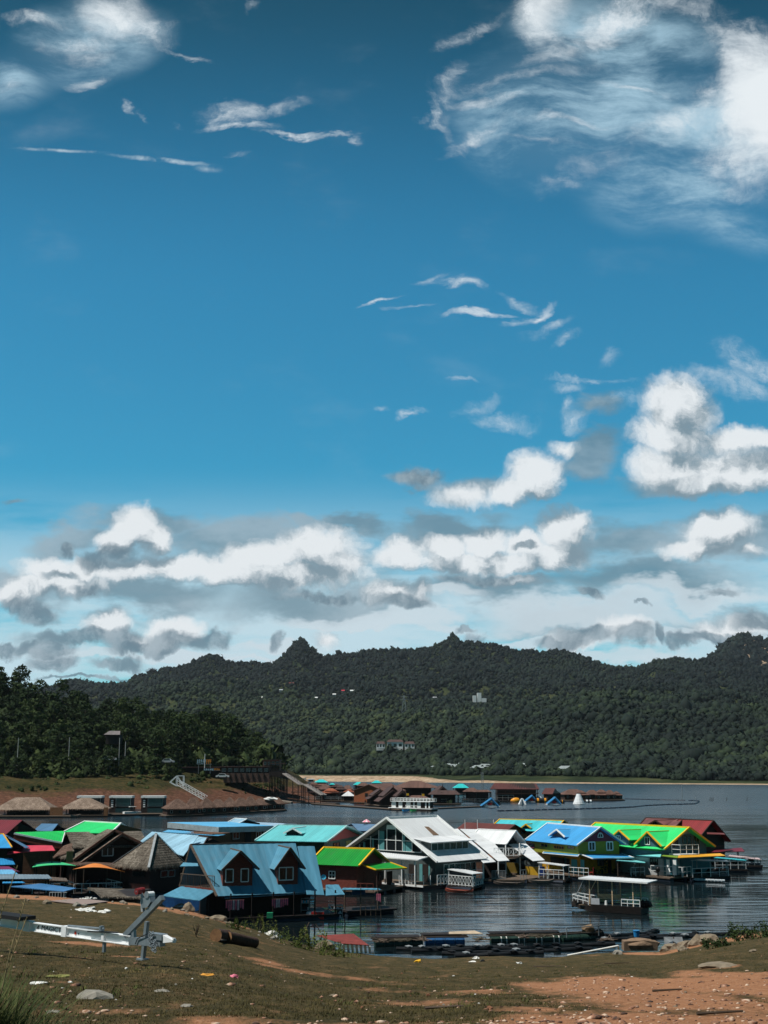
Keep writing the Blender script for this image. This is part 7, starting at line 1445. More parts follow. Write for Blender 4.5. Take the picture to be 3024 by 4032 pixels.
# lettering and emblem on the web
def text_mesh(body, size, name, m, parent, loc, rz, shear=0.0, bold=.0):
    cu = bpy.data.curves.new('t', 'FONT'); cu.body = body; cu.size = size; cu.shear = shear; cu.offset = bold; cu.extrude = .002
    o = bpy.data.objects.new('t', cu); COL.objects.link(o); bpy.context.view_layer.update()
    me = bpy.data.meshes.new_from_object(o.evaluated_get(bpy.context.evaluated_depsgraph_get())); bpy.data.objects.remove(o)
    r = bpy.data.objects.new(name, me); COL.objects.link(r); r.parent = parent; me.materials.clear(); me.materials.append(m); r.location = loc; r.rotation_euler = (math.pi / 2, 0, rz); return r
xt = tp(163, 3662).x
DECAL = mat('black_decal', (.012, .012, .014), .5, .2)
text_mesh('MAGICT', .115, 'lettering', DECAL, T, (xt, FS * .010, -.034), math.pi if FS > 0 else 0, .12, .0).scale = (1.45, 1, 1)
xe = tp(146, 3655).x; sgn = -1 if FS > 0 else 1
MB().prism([(xe + sgn * u, FS * .009, z) for u, z in ((0, -.035), (.02, 0), (.055, .035), (.085, .042), (.07, .0), (.075, -.035), (.05, -.02))], (0, FS * .003, 0)).build('emblem', DECAL, T)
xr_ = tp(299, 3676).x; MB().box((xr_, FS * .012, -.005), (.045, .012, .055)).build('reflector', mat('red_reflector', lin((190, 58, 36)), .3, .1), T); MB().tube((tp(311, 3679).x, FS * .006, -.012), (tp(311, 3679).x, FS * .014, -.012), .014).build('bolt', BLKP, T)
a, b_ = tp(268, 3645), tp(410, 3657); MB().tube((a.x, 0, a.z), (b_.x, 0, b_.z), .018).build('brake_pipe', GALV, T); a, b_ = tp(346, 3667, .06), tp(464, 3672, .06); MB().beam(a, b_, .03, .02).build('lever', BLKP, T); a = tp(400, 3652); MB().box((a.x, 0, H2 + .05), (.05, .08, .10)).build('clamp', GALV, T)
a = tp(89, 3617); MB().tube((a.x - .05, -.08, a.z), (a.x - .05, .08, a.z), .05, n=12).build('bow_roller', TW, T)
a, b_ = tp(-60, 3592, .3), tp(82, 3626, .3); MB().box(((a.x + b_.x) / 2, .15, (a.z + b_.z) / 2), (abs(a.x - b_.x), .35, abs(a.z - b_.z))).build('tool_box', mat('dull_black', (.008, .008, .009), .8, .2), T)
# drawbar, coupler
a, b_ = tp(516, 3704), tp(640, 3712); MB().beam(a, b_, .11, .12).build('drawbar', GALV, T)
a, b_ = tp(600, 3672), tp(648, 3702); MB().box(((a.x + b_.x) / 2, 0, (a.z + b_.z) / 2), (abs(a.x - b_.x), .14, abs(a.z - b_.z))).build('brake_housing', GALV, T)
c1_, c2_, c3_, c4_ = tp(648, 3680), tp(687, 3700), tp(687, 3708), tp(648, 3712); m_ = tp(664, 3690)
MB().prism([v + Vector((0, -.045, 0)) for v in (c1_, m_, c2_, c3_, c4_)], (0, .09, 0)).build('coupler', TW, T)
MB().tube(tp(684, 3712), tp(684, 3694), .035).build('ball_socket', TW, T)
ch = MB(); r = random.Random(1)
for px, p0, p1_ in ((606, 3668, 3712), (612, 3670, 3738), (618, 3666, 3744), (626, 3700, 3746)):
    n = 9
    for k in range(n):
        q = tp(px + 5 * math.sin(k * 1.9), p0 + (p1_ - p0) * (k + .5) / n, .0); q.y = FS * .09; s_ = .02; pts = [q + Vector((s_ * math.cos(j * math.pi / 3), .006 * ((k % 2) * 2 - 1) * math.sin(j * math.pi / 3), s_ * 1.2 * math.sin(j * math.pi / 3))) for j in range(7)]; ch.path(pts, .006, 4)
ch.build('safety_chain', GALV, T)
pts = [tp(px, py) for px, py in ((546, 3716), (555, 3694), (575, 3684), (602, 3672))]
for v in pts: v.y = FS * .075
MB().path(pts, .008, 5).build('brake_cable', BLKP, T)
# winch post and jack
a, b_ = tp(494, 3684), tp(640, 3534); MB().beam(a, b_, .09, .085, (0, 1, 0)).build('winch_post', GALV, T)
a, b_ = tp(528, 3690), tp(526, 3652); MB().beam(a, b_, .06).build('brace', GALV, T)
a, b_ = tp(583, 3628, -.0), tp(566, 3776); a.y = b_.y = FS * .02; MB().beam(a, b_, .062, .062, (0, 1, 0)).build('jack_leg', GALV, T); MB().box((b_.x, b_.y, b_.z), (.16, .16, .02)).build('jack_foot', GALV, T)
a, b_ = tp(563, 3590), tp(560, 3540); MB().beam(a, b_, .05, .05, (0, 1, 0)).build('winch_strap', mat('grey_strap', lin((150, 154, 156)), .8, .1), T)
a = tp(582, 3548); W3 = MB().prism([tp(px, py) + Vector((0, -.06, 0)) for px, py in ((562, 3538), (598, 3528), (604, 3550), (590, 3572), (568, 3574))], (0, .12, 0)).build('winch', GALV, T); q = tp(590, 3522); MB().tube((q.x, -.07, q.z), (q.x, .07, q.z), .05, n=14).build('drum', TW, W3); MB().tube((q.x, FS * .07, q.z), (q.x, FS * .075, q.z), .058, n=14).build('gear', GALV, W3)
for px, off in ((541, -.09), (561, .09)): q = tp(px, 3508); R3 = MB().tube((q.x, off - .045, q.z), (q.x, off + .045, q.z), .054, .054, 14).build('keel_roller', RUBR, T); MB().tube((q.x, off - .05, q.z), (q.x, off + .05, q.z), .012).build('pin', GALV, R3)
a, b_ = tp(551, 3510), tp(566, 3542); MB().beam((a.x, 0, a.z), (b_.x, 0, b_.z), .05, .03, (0, 1, 0)).build('roller_arm', GALV, T)
# ---- grass
NETM = mat('old_net', lin((92, 84, 70)), .95, .5, 6, .5)
for k, (px, py, w, lab) in enumerate(((1500, 3712, .5, 'heap of old rope on the first green barrel raft'), (1590, 3708, .7, 'pale tangle of rope near the middle of the first green barrel raft'), (1668, 3706, .45, 'rope tangle between the green and the blue barrels'), (1900, 3704, .6, 'heap of netting at the left end of the banded barrel raft'), (2060, 3694, .5, 'small rope heap on the long banded barrel raft'), (2130, 3692, .7, 'brown net heap near the right end of the banded barrel raft'), (2395, 3706, .6, 'dark net heap right of the last barrel raft'))):
    a = atz(px, py, .62); o = MB(); rr = random.Random(k)
    for j in range(10):
        p = [Vector((rr.gauss(0, w * .5), rr.gauss(0, .2), .03 + abs(rr.gauss(0, .1)))) for _ in range(5)]; o.path(p, .022, 4)
    o = o.build('net_heap', NETM if k % 2 else TIMB); o.location = a; tag(o, lab, 'net')
GRS = leafmat('bank_grass', [(.3, (26, 28, 16)), (.44, (58, 56, 31)), (.56, (88, 79, 47)), (.7, (142, 120, 82))], .35, 5.0)
def grass_np(name, n, x, y, z, hmin, hmax, w, m, lean=.6, seed=1, nb=4):
    r = np.random.default_rng(seed); N = len(x); B = np.stack([x, y, z], -1)[:, None, :] + np.concatenate([r.normal(0, .035, (N, nb, 2)), np.zeros((N, nb, 1))], -1)
    a = r.uniform(0, 6.28, (N, nb)); hh = r.uniform(hmin, hmax, (N, nb)); ln = r.uniform(.1, lean, (N, nb)) * hh; d = np.stack([np.cos(a), np.sin(a), np.zeros_like(a)], -1); s_ = np.stack([-np.sin(a), np.cos(a), np.zeros_like(a)], -1) * w
    tip = B + d * ln[..., None]; tip[..., 2] += hh; V = np.stack([B - s_, B + s_, tip], 2).reshape(-1, 3); V[:, 2] -= .0
    return np_mesh(name, V, np.arange(len(V)).reshape(-1, 3), m, 3)
rg = np.random.default_rng(11); N = 78000; gd = 1 / rg.uniform(1 / 62, 1 / 9.5, N); gx = rg.uniform(-.36, .36, N) * gd
gz_ = bank_z(gx, gd) + fbm(gx, gd, .5, 3, 9) * .035
dv = np.zeros(N)
for x, y, rx, ry, w in DIRT: dv = np.maximum(dv, w * np.clip(1.25 - np.hypot((gx - x) / rx, (gd - y) / ry), 0, 1))
dv = dv + fbm(gx, gd * .5, 1.6, 4, 5) * .55 + fbm(gx, gd, .7, 3, 15) * .35; kp = dv < .34 + rg.normal(0, .09, N)
sc_ = np.clip(gd / 22, .7, 1.6)[kp].mean()
go = grass_np('short_grass', 0, gx[kp], gd[kp], gz_[kp] - .01, .012, .045, .0055, GRS, 1.6, 4, 4); tag(go, 'short dry olive grass growing in patches on the bank', 'grass', None, 'stuff')
def tuft(name, label, px, Y, n, h0, h1, m, spread, seed, lean=.55, py=None):
    r = random.Random(seed); x = (px - CX) / FOC * 1.06 * Y; z = float(bank_z(x, Y)); t = thing(name, label, 'grass', (x, Y, z)); b = MB()
    for k in range(n):
        a = r.uniform(0, 6.28); o = abs(r.gauss(0, spread)); hh = r.uniform(h0, h1); ln = hh * r.uniform(.05, lean) * (1 if r.random() < .8 else 1.5); c, s_ = math.cos(a), math.sin(a); bx, by = o * c, o * s_; w = r.uniform(.007, .013); pts = []
        for j in range(5): f = j / 4; pts.append(Vector((bx + c * ln * f ** 1.8, by + s_ * ln * f ** 1.8, hh * (f - .22 * f ** 3 * (ln / hh)))))
        vs = []
        for j, p in enumerate(pts): ww = w * (1 - (j / 4) ** 1.5) + .0006; vs += [p + Vector((-s_ * ww, c * ww, 0)), p - Vector((-s_ * ww, c * ww, 0))]
        b.add(vs, [(2 * j, 2 * j + 2, 2 * j + 3, 2 * j + 1) for j in range(4)])
    b.build('blade', m, t)['kind'] = 'stuff'
    return t
TG = leafmat('tall_grass', [(.32, (26, 40, 22)), (.46, (52, 66, 34)), (.58, (86, 92, 52)), (.72, (140, 132, 84))], 1.2, 9.0)
t = tuft('tall_grass_clump', 'tall clump of feathery grass in the lower left corner', -5, 8.2, 4200, .35, 1.0, TG, .21, 3)
mb = MB(); r = random.Random(9)
for k in range(7):
    a = r.uniform(-.6, 1.4); hh = r.uniform(1.2, 1.62); p = [Vector((.05 * k - .1 + .28 * f ** 2 * math.cos(a), .1 * math.sin(a * 3), hh * f)) for f in (0, .4, .75, 1)]; mb.path(p, .003, 4)
    for j in range(14): f = .8 + .2 * j / 14; q = p[2].lerp(p[3], (f - .8) / .2); mb.add([q, q + Vector((r.uniform(-.02, .02), r.uniform(-.02, .02), .03)), q + Vector((.004, 0, .012))], [(0, 1, 2)])
mb.build('flower_stalk', mat('dry_stalk', lin((132, 116, 82)), .9, .2), t)['kind'] = 'stuff'
N2 = 2600; gd2 = 1 / rg.uniform(1 / 70, 1 / 10, N2); gx2 = rg.uniform(-.36, .36, N2) * gd2; kp2 = (fbm(gx2, gd2, 2.2, 3, 77) > .05) & (np.max([w * np.clip(1.25 - np.hypot((gx2 - x) / rx, (gd2 - y) / ry), 0, 1) for x, y, rx, ry, w in DIRT], 0) < .35)
gx2, gd2 = gx2[kp2], gd2[kp2]; go2 = grass_np('weeds', 0, gx2, gd2, bank_z(gx2, gd2) - .01, .02, .075, .010, SHR0 if 'SHR0' in globals() else leafmat('weed_leaves', [(.3, (30, 40, 20)), (.46, (56, 66, 32)), (.58, (88, 92, 46)), (.72, (130, 122, 74))], .5, 4.0), 1.3, 14, 9); tag(go2, 'scattered low green weeds in the grass of the bank', 'weeds', None, 'stuff')
N3 = 5200; gd3 = 1 / rg.uniform(1 / 60, 1 / 10.5, N3); gx3 = rg.uniform(-.36, .36, N3) * gd3; dv3 = np.zeros(N3)
for x, y, rx, ry, w in DIRT: dv3 = np.maximum(dv3, w * np.clip(1.25 - np.hypot((gx3 - x) / rx, (gd3 - y) / ry), 0, 1))
k3 = rg.random(N3) < .12 + .8 * np.clip(dv3, 0, 1); gx3, gd3 = gx3[k3], gd3[k3]; n3_ = len(gx3); bv_, bf_ = np.array(ICO[1][0]), np.array(ICO[1][1])
V3 = bv_[None] * (1 + rg.normal(0, .22, (n3_, len(bv_), 1))) * (rg.lognormal(-4.15, .5, (n3_, 1, 1)) * np.array([1.3, 1, .6])) + np.stack([gx3, gd3, bank_z(gx3, gd3) + fbm(gx3, gd3, .5, 3, 9) * .035 + .004], -1)[:, None]
m, nt_, b_ = node_mat('gravel_stones'); q = NB(nt_); gg_ = q.n('NewGeometry'); q.l(q.ramp(q.noise(gg_.outputs['Position'], 9, 2, .5), [(.36, lin((70, 52, 42))), (.5, lin((150, 108, 84))), (.6, lin((196, 172, 150)))]), b_.inputs['Base Color']); b_.inputs['Roughness'].default_value = .95
gv = np_mesh('gravel', V3.reshape(-1, 3), (bf_[None] + (np.arange(n3_) * len(bv_))[:, None, None]).reshape(-1, 3), m, 3); tag(gv, 'loose gravel and crumbs of earth strewn over the bare soil', 'gravel', None, 'stuff')
# ---- stones and litter
STONE = mat('pale_stone', lin((124, 112, 94)), .9, .3, 5, .5); STONE2 = mat('grey_stone', lin((132, 128, 118)), .9, .3, 5, .5); RUB = mat('white_rubbish', lin((218, 218, 212)), .7, .15, 6, .3)
def rock(px, py, w, h_, label, m=STONE, name='stone', cat='stone', group=None, seed=0, sub=2, rough=.35, sink=.3):
    c = gpt(px, py); k = c.y / FOC * 1.05; o = MB().blob((0, 0, 0), (w * k / 2, w * k * .4, h_ * k * .7), seed, rough, sub).build(name, m); o.location = (c.x, c.y, c.z + h_ * k * (.5 - sink) * .5); return tag(o, label, cat, group)
rock(370, 3932, 140, 34, 'large flat pale rock half buried in the grass below the trailer', STONE2, seed=3, rough=.25); rock(635, 3908, 70, 12, 'flat pale slab lying in the grass at the lower middle-left', STONE2, seed=5); rock(212, 3988, 50, 12, 'thin grey stone in the grass below the large flat rock', STONE2, seed=6); rock(735, 3963, 40, 10, 'small grey-green flat stone near the lower edge', STONE2, seed=7)
rock(155, 3873, 62, 10, 'long white plaster fragment lying left of the large flat rock', RUB, 'fragment', 'rubbish', seed=8); rock(277, 3871, 18, 9, 'small white lump of plaster beside the yellow rag', RUB, 'fragment', 'rubbish', seed=9)
rock(228, 3850, 78, 14, 'crumpled yellow-green rag lying in the grass under the trailer', mat('yellow_rag', lin((122, 122, 66)), .9, .4, 8, .4), 'rag', 'rag', seed=10, rough=.7); rock(921, 3846, 28, 11, 'crumpled pink plastic wrapper in the grass', PINK, 'wrapper', 'litter', seed=11, rough=.7); rock(812, 3840, 46, 7, 'orange peel-like scrap of plastic in the grass', mat('orange_scrap', lin((214, 150, 58)), .8, .2), 'wrapper', 'litter', seed=12, rough=.6)
rock(1647, 3790, 24, 13, 'bright yellow plastic scrap near the water edge', mat('yellow_scrap', lin((224, 170, 34)), .7, .2), 'wrapper', 'litter', seed=13, rough=.6); rock(1875, 3775, 22, 9, 'white plastic scrap at the water edge below the rafts', RUB, 'wrapper', 'litter', seed=14, rough=.6); rock(1860, 3789, 28, 6, 'crumpled white wrapper just below the smaller white scrap', RUB, 'wrapper', 'litter', seed=15, rough=.7); rock(2045, 3794, 20, 7, 'small white wrapper in the grass right of the black scrap', RUB, 'wrapper', 'litter', seed=16, rough=.7); rock(1900, 3786, 18, 9, 'small black plastic scrap in the grass near the water', BLKP, 'wrapper', 'litter', seed=17)
rock(1928, 3976, 24, 15, 'single brown stone on the bare soil at the bottom', mat('brown_stone', lin((128, 86, 62)), .9, .3), seed=18); rock(1686, 3920, 14, 9, 'lone tan pebble in the middle of the grass', mat('brown_stone', lin((128, 86, 62))), seed=19); rock(1310, 3925, 34, 12, 'pale triangular stone in the grass at lower centre', STONE, seed=20); rock(2660, 3966, 22, 8, 'pale flat stone on the orange soil', STONE, seed=21)
r = random.Random(4)
for k in range(46):
    px = r.choice([r.uniform(20, 560), r.uniform(560, 1120), r.uniform(560, 1120)]); py = float(np.interp(px, CR_X, CR_Y)) + r.uniform(3, 22) * (1.6 if px < 560 else 1); s_ = r.uniform(7, 22) if r.random() < .8 else r.uniform(22, 46)
    rock(px, py, s_, s_ * .55, 'pale broken stone lying along the edge of the grassy bank', STONE if r.random() < .6 else STONE2, 'stone', 'stone', 'broken stones along the bank edge', k, 1)
for k in range(60):
    px = r.uniform(150, 3000); py = r.uniform(3800, 4025); 
    if py < float(np.interp(px, CR_X, CR_Y)) + 30: continue
    s_ = r.uniform(4, 13); rock(px, py, s_, s_ * .5, 'small pebble scattered on the bank', r.choice([STONE, STONE2, RUB, _M['brown_stone']]), 'pebble', 'pebble', 'pebbles scattered on the bank', k, 1)
def slab_g(name, label, cat, poly, m, th=.04, lift=.03, kind=None):
    q = [gpt(*p) for p in poly]; c = sum(q, Vector()) / len(q); o = MB().prism([v - c + Vector((0, 0, lift)) for v in q], (0, 0, -th)).build(name, m); o.location = c; return tag(o, label, cat, None, kind)
slab_g('ground_sheet', 'flat grey-pink sheet spread on the grass near the bank edge', 'sheet', [(198, 3551), (300, 3541), (352, 3541), (426, 3553), (330, 3566)], mat('grey_sheet', lin((142, 124, 116)), .85, .15, 3, .2), .03, .06)
for px, py, w, h_, lab in ((325, 3542, 80, 16, 'pile of white rubble behind the grey-pink sheet'), (330, 3584, 90, 22, 'spread of white rubble, left part, below the grey-pink sheet'), (395, 3592, 110, 16, 'spread of white rubble, right part, below the grey-pink sheet')):
    c = gpt(px, py); k = c.y / FOC; t = thing('rubble_heap', lab, 'rubble', c); rr = random.Random(px); m_ = MB()
    for j in range(26): m_.blob((rr.gauss(0, w * k * .24), rr.gauss(0, h_ * k * 1.6), .02), (rr.uniform(.05, .16), rr.uniform(.05, .14), rr.uniform(.03, .07)), j, .5, 1)
    m_.build('rubble', RUB, t)['kind'] = 'stuff'
# logs
LOGM = mat('log_bark', lin((66, 46, 36)), .9, .4, 3, .6, stretch=(4, 4, .8)); CUT = mat('cut_wood', lin((120, 88, 58)), .8, .3, 9)
def log(p, q, r_, label, seed):
    p, q = Vector(p), Vector(q); t = thing('log', label, 'log', p); d = q - p; dn, s_, u = basis(d); n = 16; V = []; m_ = 7
    for i in range(m_):
        f = i / (m_ - 1)
        for k in range(n): a = 2 * math.pi * k / n; rr = r_ * (1 + .16 * mnoise.noise(Vector((math.cos(a) * 1.5, math.sin(a) * 1.5, f * 3 + seed)))); V.append(d * f + (s_ * math.cos(a) + u * math.sin(a)) * rr)
    F_ = [(i * n + k, i * n + (k + 1) % n, i * n + n + (k + 1) % n, i * n + n + k) for i in range(m_ - 1) for k in range(n)]
    MB().add(V, F_).build('bark', LOGM, t, True); MB().prism([v - dn * .004 for v in V[:n]], dn * .02).build('cut_end', CUT, t); MB().prism([v - dn * .016 for v in V[-n:]], dn * .02).build('cut_end', CUT, t); return t
g1 = gpt(850, 3706); g2 = gpt(945, 3704); g3 = gpt(1045, 3702); r1 = 23 / FOC * g1.y
gl = lambda x, y, o: Vector((x, y, float(bank_z(x, y)) + o))
log(gl(g1.x, g1.y, r1 * .9), gl(g2.x, g1.y + .9, r1 * .9), r1 * 1.05, 'thick sawn log with a pale cut end lying in the grass by the bank edge', 1); log(gl(g2.x + .06, g1.y + .6, r1 * .85), gl((1047 - CX) / 4785 * (g1.y + 1.8), g1.y + 1.8, r1 * .85), r1 * .92, 'second dark log lying end to end behind the pale-ended log', 5)
slab_g('plank', 'weathered plank leaning along the front of the sawn log', 'plank', [(868, 3712), (935, 3708), (935, 3712), (868, 3717)], TIMB, .03, .12)
# shrubs
def shrub(px, py, w, h_, label, m, seed, leaf=.035, n=900):
    c = gpt(px, py); k = c.y / FOC * 1.04; t = thing('shrub', label, 'shrub', c); r = np.random.default_rng(seed); W_, H_ = w * k / 2, h_ * k
    p = r.normal(size=(n, 3)); p /= np.linalg.norm(p, axis=1, keepdims=True); p *= r.uniform(.3, 1, (n, 1)) ** .5; p[:, 2] = abs(p[:, 2]); p = p * np.array([W_, W_ * .7, H_]) * (1 + .35 * np.sin(p[:, :1] * 9 + seed)); nr = r.normal(size=(n, 3)); t1 = np.cross(nr, r.normal(size=(n, 3))); t1 /= np.linalg.norm(t1, axis=1, keepdims=True); t2 = np.cross(nr, t1); t2 /= np.linalg.norm(t2, axis=1, keepdims=True); s_ = leaf * r.uniform(.5, 1.5, (n, 1))
    V = np.stack([p + t1 * s_, p + t2 * s_ * .5, p - t1 * s_, p - t2 * s_ * .5], 1).reshape(-1, 3); o = np_mesh('foliage', V, np.arange(len(V)).reshape(-1, 4), m, 4); o.parent = t
    b = MB(); rr = random.Random(seed); [b.tube((0, 0, 0), (rr.uniform(-.7, .7) * W_, rr.uniform(-.5, .5) * W_, H_ * rr.uniform(.7, 1.15)), .012, .004, 4) for _ in range(9)]; b.build('stem', BARK, t); return t
SHR = leafmat('shrub_leaves', [(.3, (34, 46, 24)), (.46, (66, 80, 36)), (.58, (104, 110, 52)), (.72, (168, 158, 86))], .8, 7.0)
shrub(1020, 3668, 120, 54, 'leafy shrub at the bank edge below the blue house', SHR, 1); shrub(1200, 3740, 170, 66, 'large yellow-green shrub left of the red corrugated sheet', SHR, 2, .05, 1600); shrub(1090, 3700, 110, 44, 'low shrub between the logs and the large yellow-green shrub', SHR, 3); shrub(1300, 3750, 120, 34, 'low shrub in front of the red corrugated sheet', SHR, 4); shrub(2960, 3700, 240, 52, 'dark green shrub on the grassy mound at the right edge', LEAF[1], 5, .06, 1500); shrub(2830, 3730, 140, 30, 'low green shrub left of the mound at the right edge', LEAF[1], 6, .05); shrub(1330, 3768, 150, 26, 'low green weeds at the left end of the barrel rafts', SHR, 7); shrub(930, 3660, 70, 34, 'small weedy shrub above the logs', SHR, 8)
t = shrub(773, 3688, 46, 44, 'tangle of dry twigs in the grass left of the sawn log', mat('dry_stalk', lin((132, 116, 82))), 9, .02, 120)
rock(1075, 3690, 62, 26, 'white rubble lump between the shrubs and the logs', RUB, 'fragment', 'rubbish', seed=31, rough=.5); rock(1280, 3738, 74, 40, 'large whitish rock half hidden by the yellow-green shrub', STONE, seed=32); rock(860, 3625, 70, 26, 'pale boulder at the bank edge above the logs', STONE, seed=33); rock(742, 3588, 52, 34, 'pale grey boulder at the bank edge under the blue awning', STONE, seed=34)
for px, py, w in ((2650, 3738, 60), (2700, 3730, 60), (2745, 3722, 70), (2795, 3712, 80), (2690, 3744, 40), (2620, 3746, 40)): rock(px, py, w, w * .5, 'pale rough rock in the bank wall at the right shore', STONE, 'rock', 'rock', 'rocks in the right shore bank', px, 2)
rock(2830, 3806, 150, 16, 'long flat pale rock in the grass above the orange soil', STONE, seed=35); rock(2965, 3748, 30, 12, 'small tan rock below the mound at the right edge', STONE, seed=36); rock(2432, 3758, 36, 20, 'small cairn-like stone at the end of the white pipe', STONE2, seed=37)
# dead branches
for pts, lab in (([(1200, 3690), (1208, 3650), (1218, 3632)], 'thin dead stick standing by the water left of the red sheet'), ([(1262, 3672), (1250, 3650), (1243, 3638)], 'forked dead stick standing just above the red sheet')):
    q = [at(px, py, 83.5) for px, py in pts]; tag(MB().path([v - q[0] for v in q], .03, 5).build('stick', TIMB), lab, 'stick').location = q[0]
for px, py, L_, lab in ((2430, 3796, .9, 'short dark stick lying in the grass at right'), (2630, 3906, .5, 'thin dark twig lying on the orange soil'), (2840, 3998, .55, 'thin dark twig near the lower right corner'), (1750, 3975, .5, 'thin pale twig in the grass at lower centre'), (2155, 3808, 1.0, 'thin pale stick in the grass below the rafts')):
    c = gpt(px, py); o = tag(MB().tube((-L_ / 2, 0, .02), (L_ / 2, .1, .03), .02, .012, 5).build('stick', TIMB if 'pale' in lab else BARK), lab, 'stick'); o.location = c
# red corrugated sheet
q = [at(1245, 3684, 82), at(1394, 3677, 83.5), at(1454, 3723, 79.5), at(1352, 3716, 79)]; c = sum(q, Vector()) / 4
t = thing('roof_sheet', 'rusty red corrugated roof sheet lying tilted at the water edge', 'roof sheet', c); MB().sheet(*[v - c for v in q], .16, .03, .02).build('sheet', mat('rusty_red_sheet', lin((112, 46, 38)), .7, .4, 2), t); mb = MB()
for k in range(7): p = q[3].lerp(q[2], k / 6) - c; MB().beam(p + Vector((0, .1, -.05)), p + Vector((.05, .3, -.5)), .14, .05).build('support', RUB, t)
# rafts of barrels and pipes
BB = mat('blue_barrel', lin((34, 84, 130)), .45, .25, 3); GB = mat('green_barrel', lin((32, 56, 48)), .5, .3, 3); PIPE = mat('black_pipe', lin((30, 32, 34)), .5, .3, 3)
def barrel_raft(pa, pb, n, m, lab, w=1.6, bands=False, top=True):
    a, b_ = atz(*pa, 0), atz(*pb, 0); d = b_ - a; L_ = d.length; c = (a + b_) / 2; t = thing('barrel_raft', lab, 'raft', (c.x, c.y, 0), math.atan2(d.y, d.x)); s_ = L_ / n
    for k in range(n):
        x = -L_ / 2 + s_ * (k + .5); B_ = MB().tube((x - s_ * .46, 0, .12), (x + s_ * .46, 0, .12), .3, n=12).build('barrel', m, t)
        for f in (-.3, .3): MB().tube((x + s_ * f - .03, 0, .12), (x + s_ * f + .03, 0, .12), .315, n=12).build('hoop', (RUB if bands and k % 2 else m), B_)
    for y in (-.32, .32): MB().beam((-L_ / 2 - .2, y, .5), (L_ / 2 + .2, y, .5), .1, .1).build('rail_pole', TIMB, t)
    return t, L_
t, L_ = barrel_raft((1474, 3727), (1664, 3722), 5, GB, 'raft of dark green barrels nearest the red corrugated sheet'); MB().box((0, .3, .58), (L_ * .9, 1.2, .05)).build('plank_deck', BLACKW, t)
t, L_ = barrel_raft((1672, 3718), (1830, 3716), 4, BB, 'raft of blue barrels under a black plank and a beige mat'); MB().box((-.2, .5, .6), (L_ * 1.0, 1.0, .05)).build('plank_deck', BLACKW, t); MB().prism([(L_ * .1, -.1, .64), (L_ * .95, -.2, .64), (L_ * .8, .9, .72), (L_ * .15, .9, .66)], (0, 0, .03)).build('mat', mat('beige_mat', lin((178, 160, 136)), .9, .2), t)
t, L_ = barrel_raft((1930, 3712), (2205, 3707), 8, GB, 'long raft of dark barrels with red and white bands', bands=True); MB().box((0, .5, .62), (L_, .9, .05)).build('plank_deck', BLACKW, t)
t, L_ = barrel_raft((2210, 3707), (2350, 3698), 4, GB, 'raft with a pale metal frame at the end of the long barrel row'); [MB().beam(p, q, .05).build('frame_bar', STEEL, t) for p, q in (((-L_ * .45, -.5, .95), (L_ * .45, -.5, .95)), ((-L_ * .45, .7, .95), (L_ * .45, .7, .95)), ((-L_ * .45, -.5, .3), (-L_ * .45, -.5, .95)), ((L_ * .45, -.5, .3), (L_ * .45, -.5, .95)))]; MB().blob((.8, 0, .7), (.45, .4, .3), 2, .3, 2).build('sack', mat('brown_sack', lin((120, 98, 74)), .9, .3), t); MB().tube((L_ * .5, -.3, .3), (L_ * .5 + .1, .6, .3), .42, n=14).build('drum', PIPE, t)
def pipe_string(pa, pb, n, lab, seed):
    a, b_ = atz(*pa, .05), atz(*pb, .05); t = thing('pipe_float', lab, 'pipe', a); d = b_ - a; r = random.Random(seed); pts = [d * (k / 8) + Vector((0, r.uniform(-.15, .15), r.uniform(-.03, .05))) for k in range(9)]; MB().path(pts, .13, 8).build('pipe', PIPE, t)
    for k in range(n): p = d * ((k + r.uniform(.2, .8)) / n); MB().blob(p + Vector((0, 0, .16)), (.32, .16, .1), k, .2, 1).build('tie', PIPE if r.random() < .6 else STEEL, t)
for i, (pa, pb, n, lab) in enumerate((((1560, 3738), (2060, 3728), 7, 'black float pipe just in front of the barrel rafts'), ((1620, 3746), (2420, 3718), 9, 'long black float pipe, second row from the barrel rafts'), ((1740, 3757), (2330, 3738), 7, 'black float pipe, third row, nearest the shore'), ((1790, 3763), (2140, 3752), 4, 'short black float pipe lying against the shore'), ((2340, 3694), (2594, 3668), 4, 'black float pipe reaching out past the barrel rafts'), ((2350, 3704), (2760, 3686), 5, 'black float pipe behind the concrete block'), ((2500, 3688), (2940, 3676), 5, 'farthest black float pipe at the right shore'))): pipe_string(pa, pb, n, lab, i)
a, b_, c_ = atz(2234, 3762, .3), atz(2434, 3724, .95), atz(2437, 3742, .3); t = tag(MB().path([Vector(), b_ - a, c_ - a], .05, 8).build('water_pipe', RUB), 'bent white plastic pipe running along the right shore', 'pipe'); t.location = a
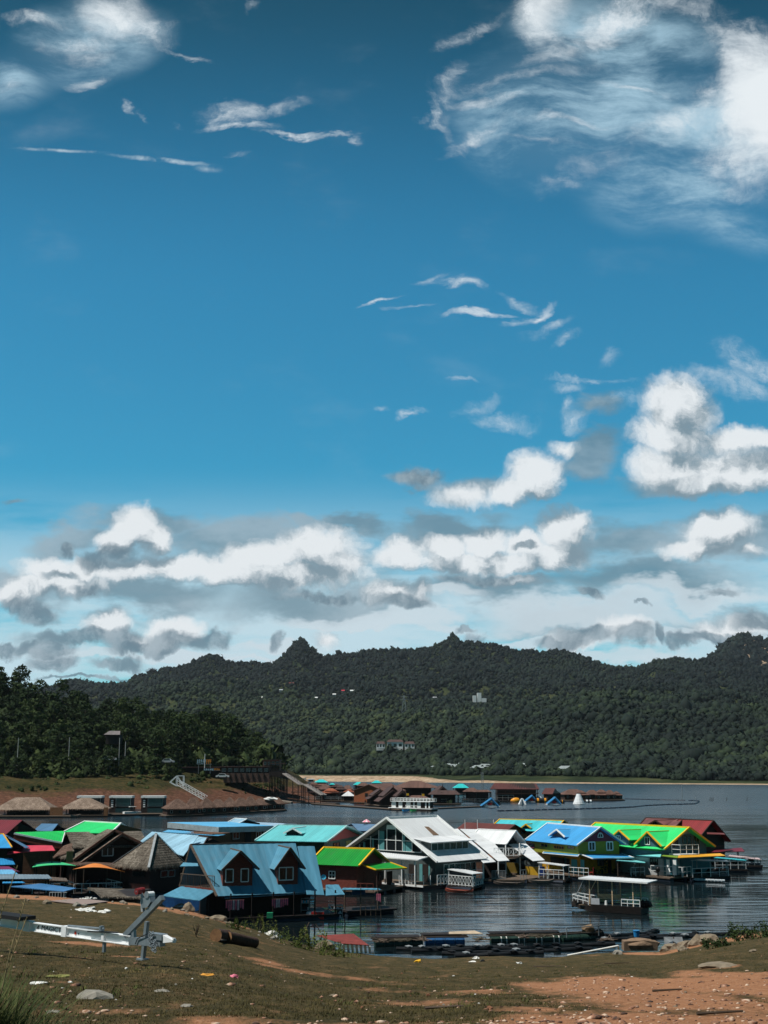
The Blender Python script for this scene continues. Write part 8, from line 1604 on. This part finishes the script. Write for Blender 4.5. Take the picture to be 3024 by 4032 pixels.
a = atz(2522, 3740, .1); t = thing('concrete_block', 'broken brown concrete block standing at the right shore', 'block', a); k = a.y / FOC * 1.05; MB().blob((0, 0, 22 * k * .9), (66 * k, .7, 20 * k), 3, .12, 3).build('block', mat('brown_concrete', lin((126, 104, 84)), .95, .25, 3, .4), t); MB().prism([(-64 * k, -.5, 0), (56 * k, -.5, 0), (58 * k, -.5, 30 * k), (10 * k, -.55, 36 * k), (-62 * k, -.5, 32 * k)], (0, .9, 0)).build('slab', _M['brown_concrete'], t)
a = atz(2507, 3707, .2); t = thing('bucket', 'blue plastic bucket beside the broken concrete block', 'bucket', a); MB().tube((0, 0, .3), (0, 0, .72), .17, .22, 14).build('body', mat('blue_bucket', lin((40, 130, 190)), .4, .15), t); MB().tube((0, 0, .68), (0, 0, .73), .235, .235, 14).build('rim', _M['blue_bucket'], t)
for (p0, p1_, pt, lab) in ((2618, 2690, 3694, 'grey sheet-metal panel with an arched notch standing at the right shore'), (2740, 2778, 3682, 'small bent grey metal panel standing at the right shore')):
    a, b_ = atz(p0, 3734, .1), atz(p1_, 3732, .1); a = at(p0, 3726, 80.5); w = (p1_ - p0) / FOC * 80.5; hh = (3726 - pt) / FOC * 80.5; t = thing('metal_panel', lab, 'panel', a)
    poly = [(0, 0, 0), (w * .15, 0, 0), (w * .25, 0, hh * .45), (w * .42, 0, hh * .6), (w * .6, 0, hh * .4), (w * .72, 0, -.1), (w, 0, 0), (w * .96, .2, hh), (0, .2, hh)] if w > .9 else [(0, 0, 0), (w * .6, 0, -.05), (w, 0, hh * .3), (w, .1, hh), (0, .1, hh * .9)]
    MB().prism(poly, (0, .03, 0)).build('sheet', STEEL, t); MB().beam((w * .5, .12, -.4), (w * .5, .2, hh), .06).build('stake', TIMB, t)
# ---------------------------------------------------------------- air
HZ = bpy.data.materials.new('haze_air'); HZ.use_nodes = True; HZ.node_tree.nodes.clear()
o_ = HZ.node_tree.nodes.new('ShaderNodeOutputMaterial'); v_ = HZ.node_tree.nodes.new('ShaderNodeVolumePrincipled'); HZ.node_tree.links.new(v_.outputs[0], o_.inputs['Volume'])
v_.inputs['Color'].default_value = (.80, .90, 1.0, 1); v_.inputs['Density'].default_value = 2.4e-5; v_.inputs['Anisotropy'].default_value = .2
hz = MB().box((0, 1800, 200), (7600, 3900, 416)).build('haze', HZ); tag(hz, 'thin bluish air over the lake and hills', None, None, 'stuff')
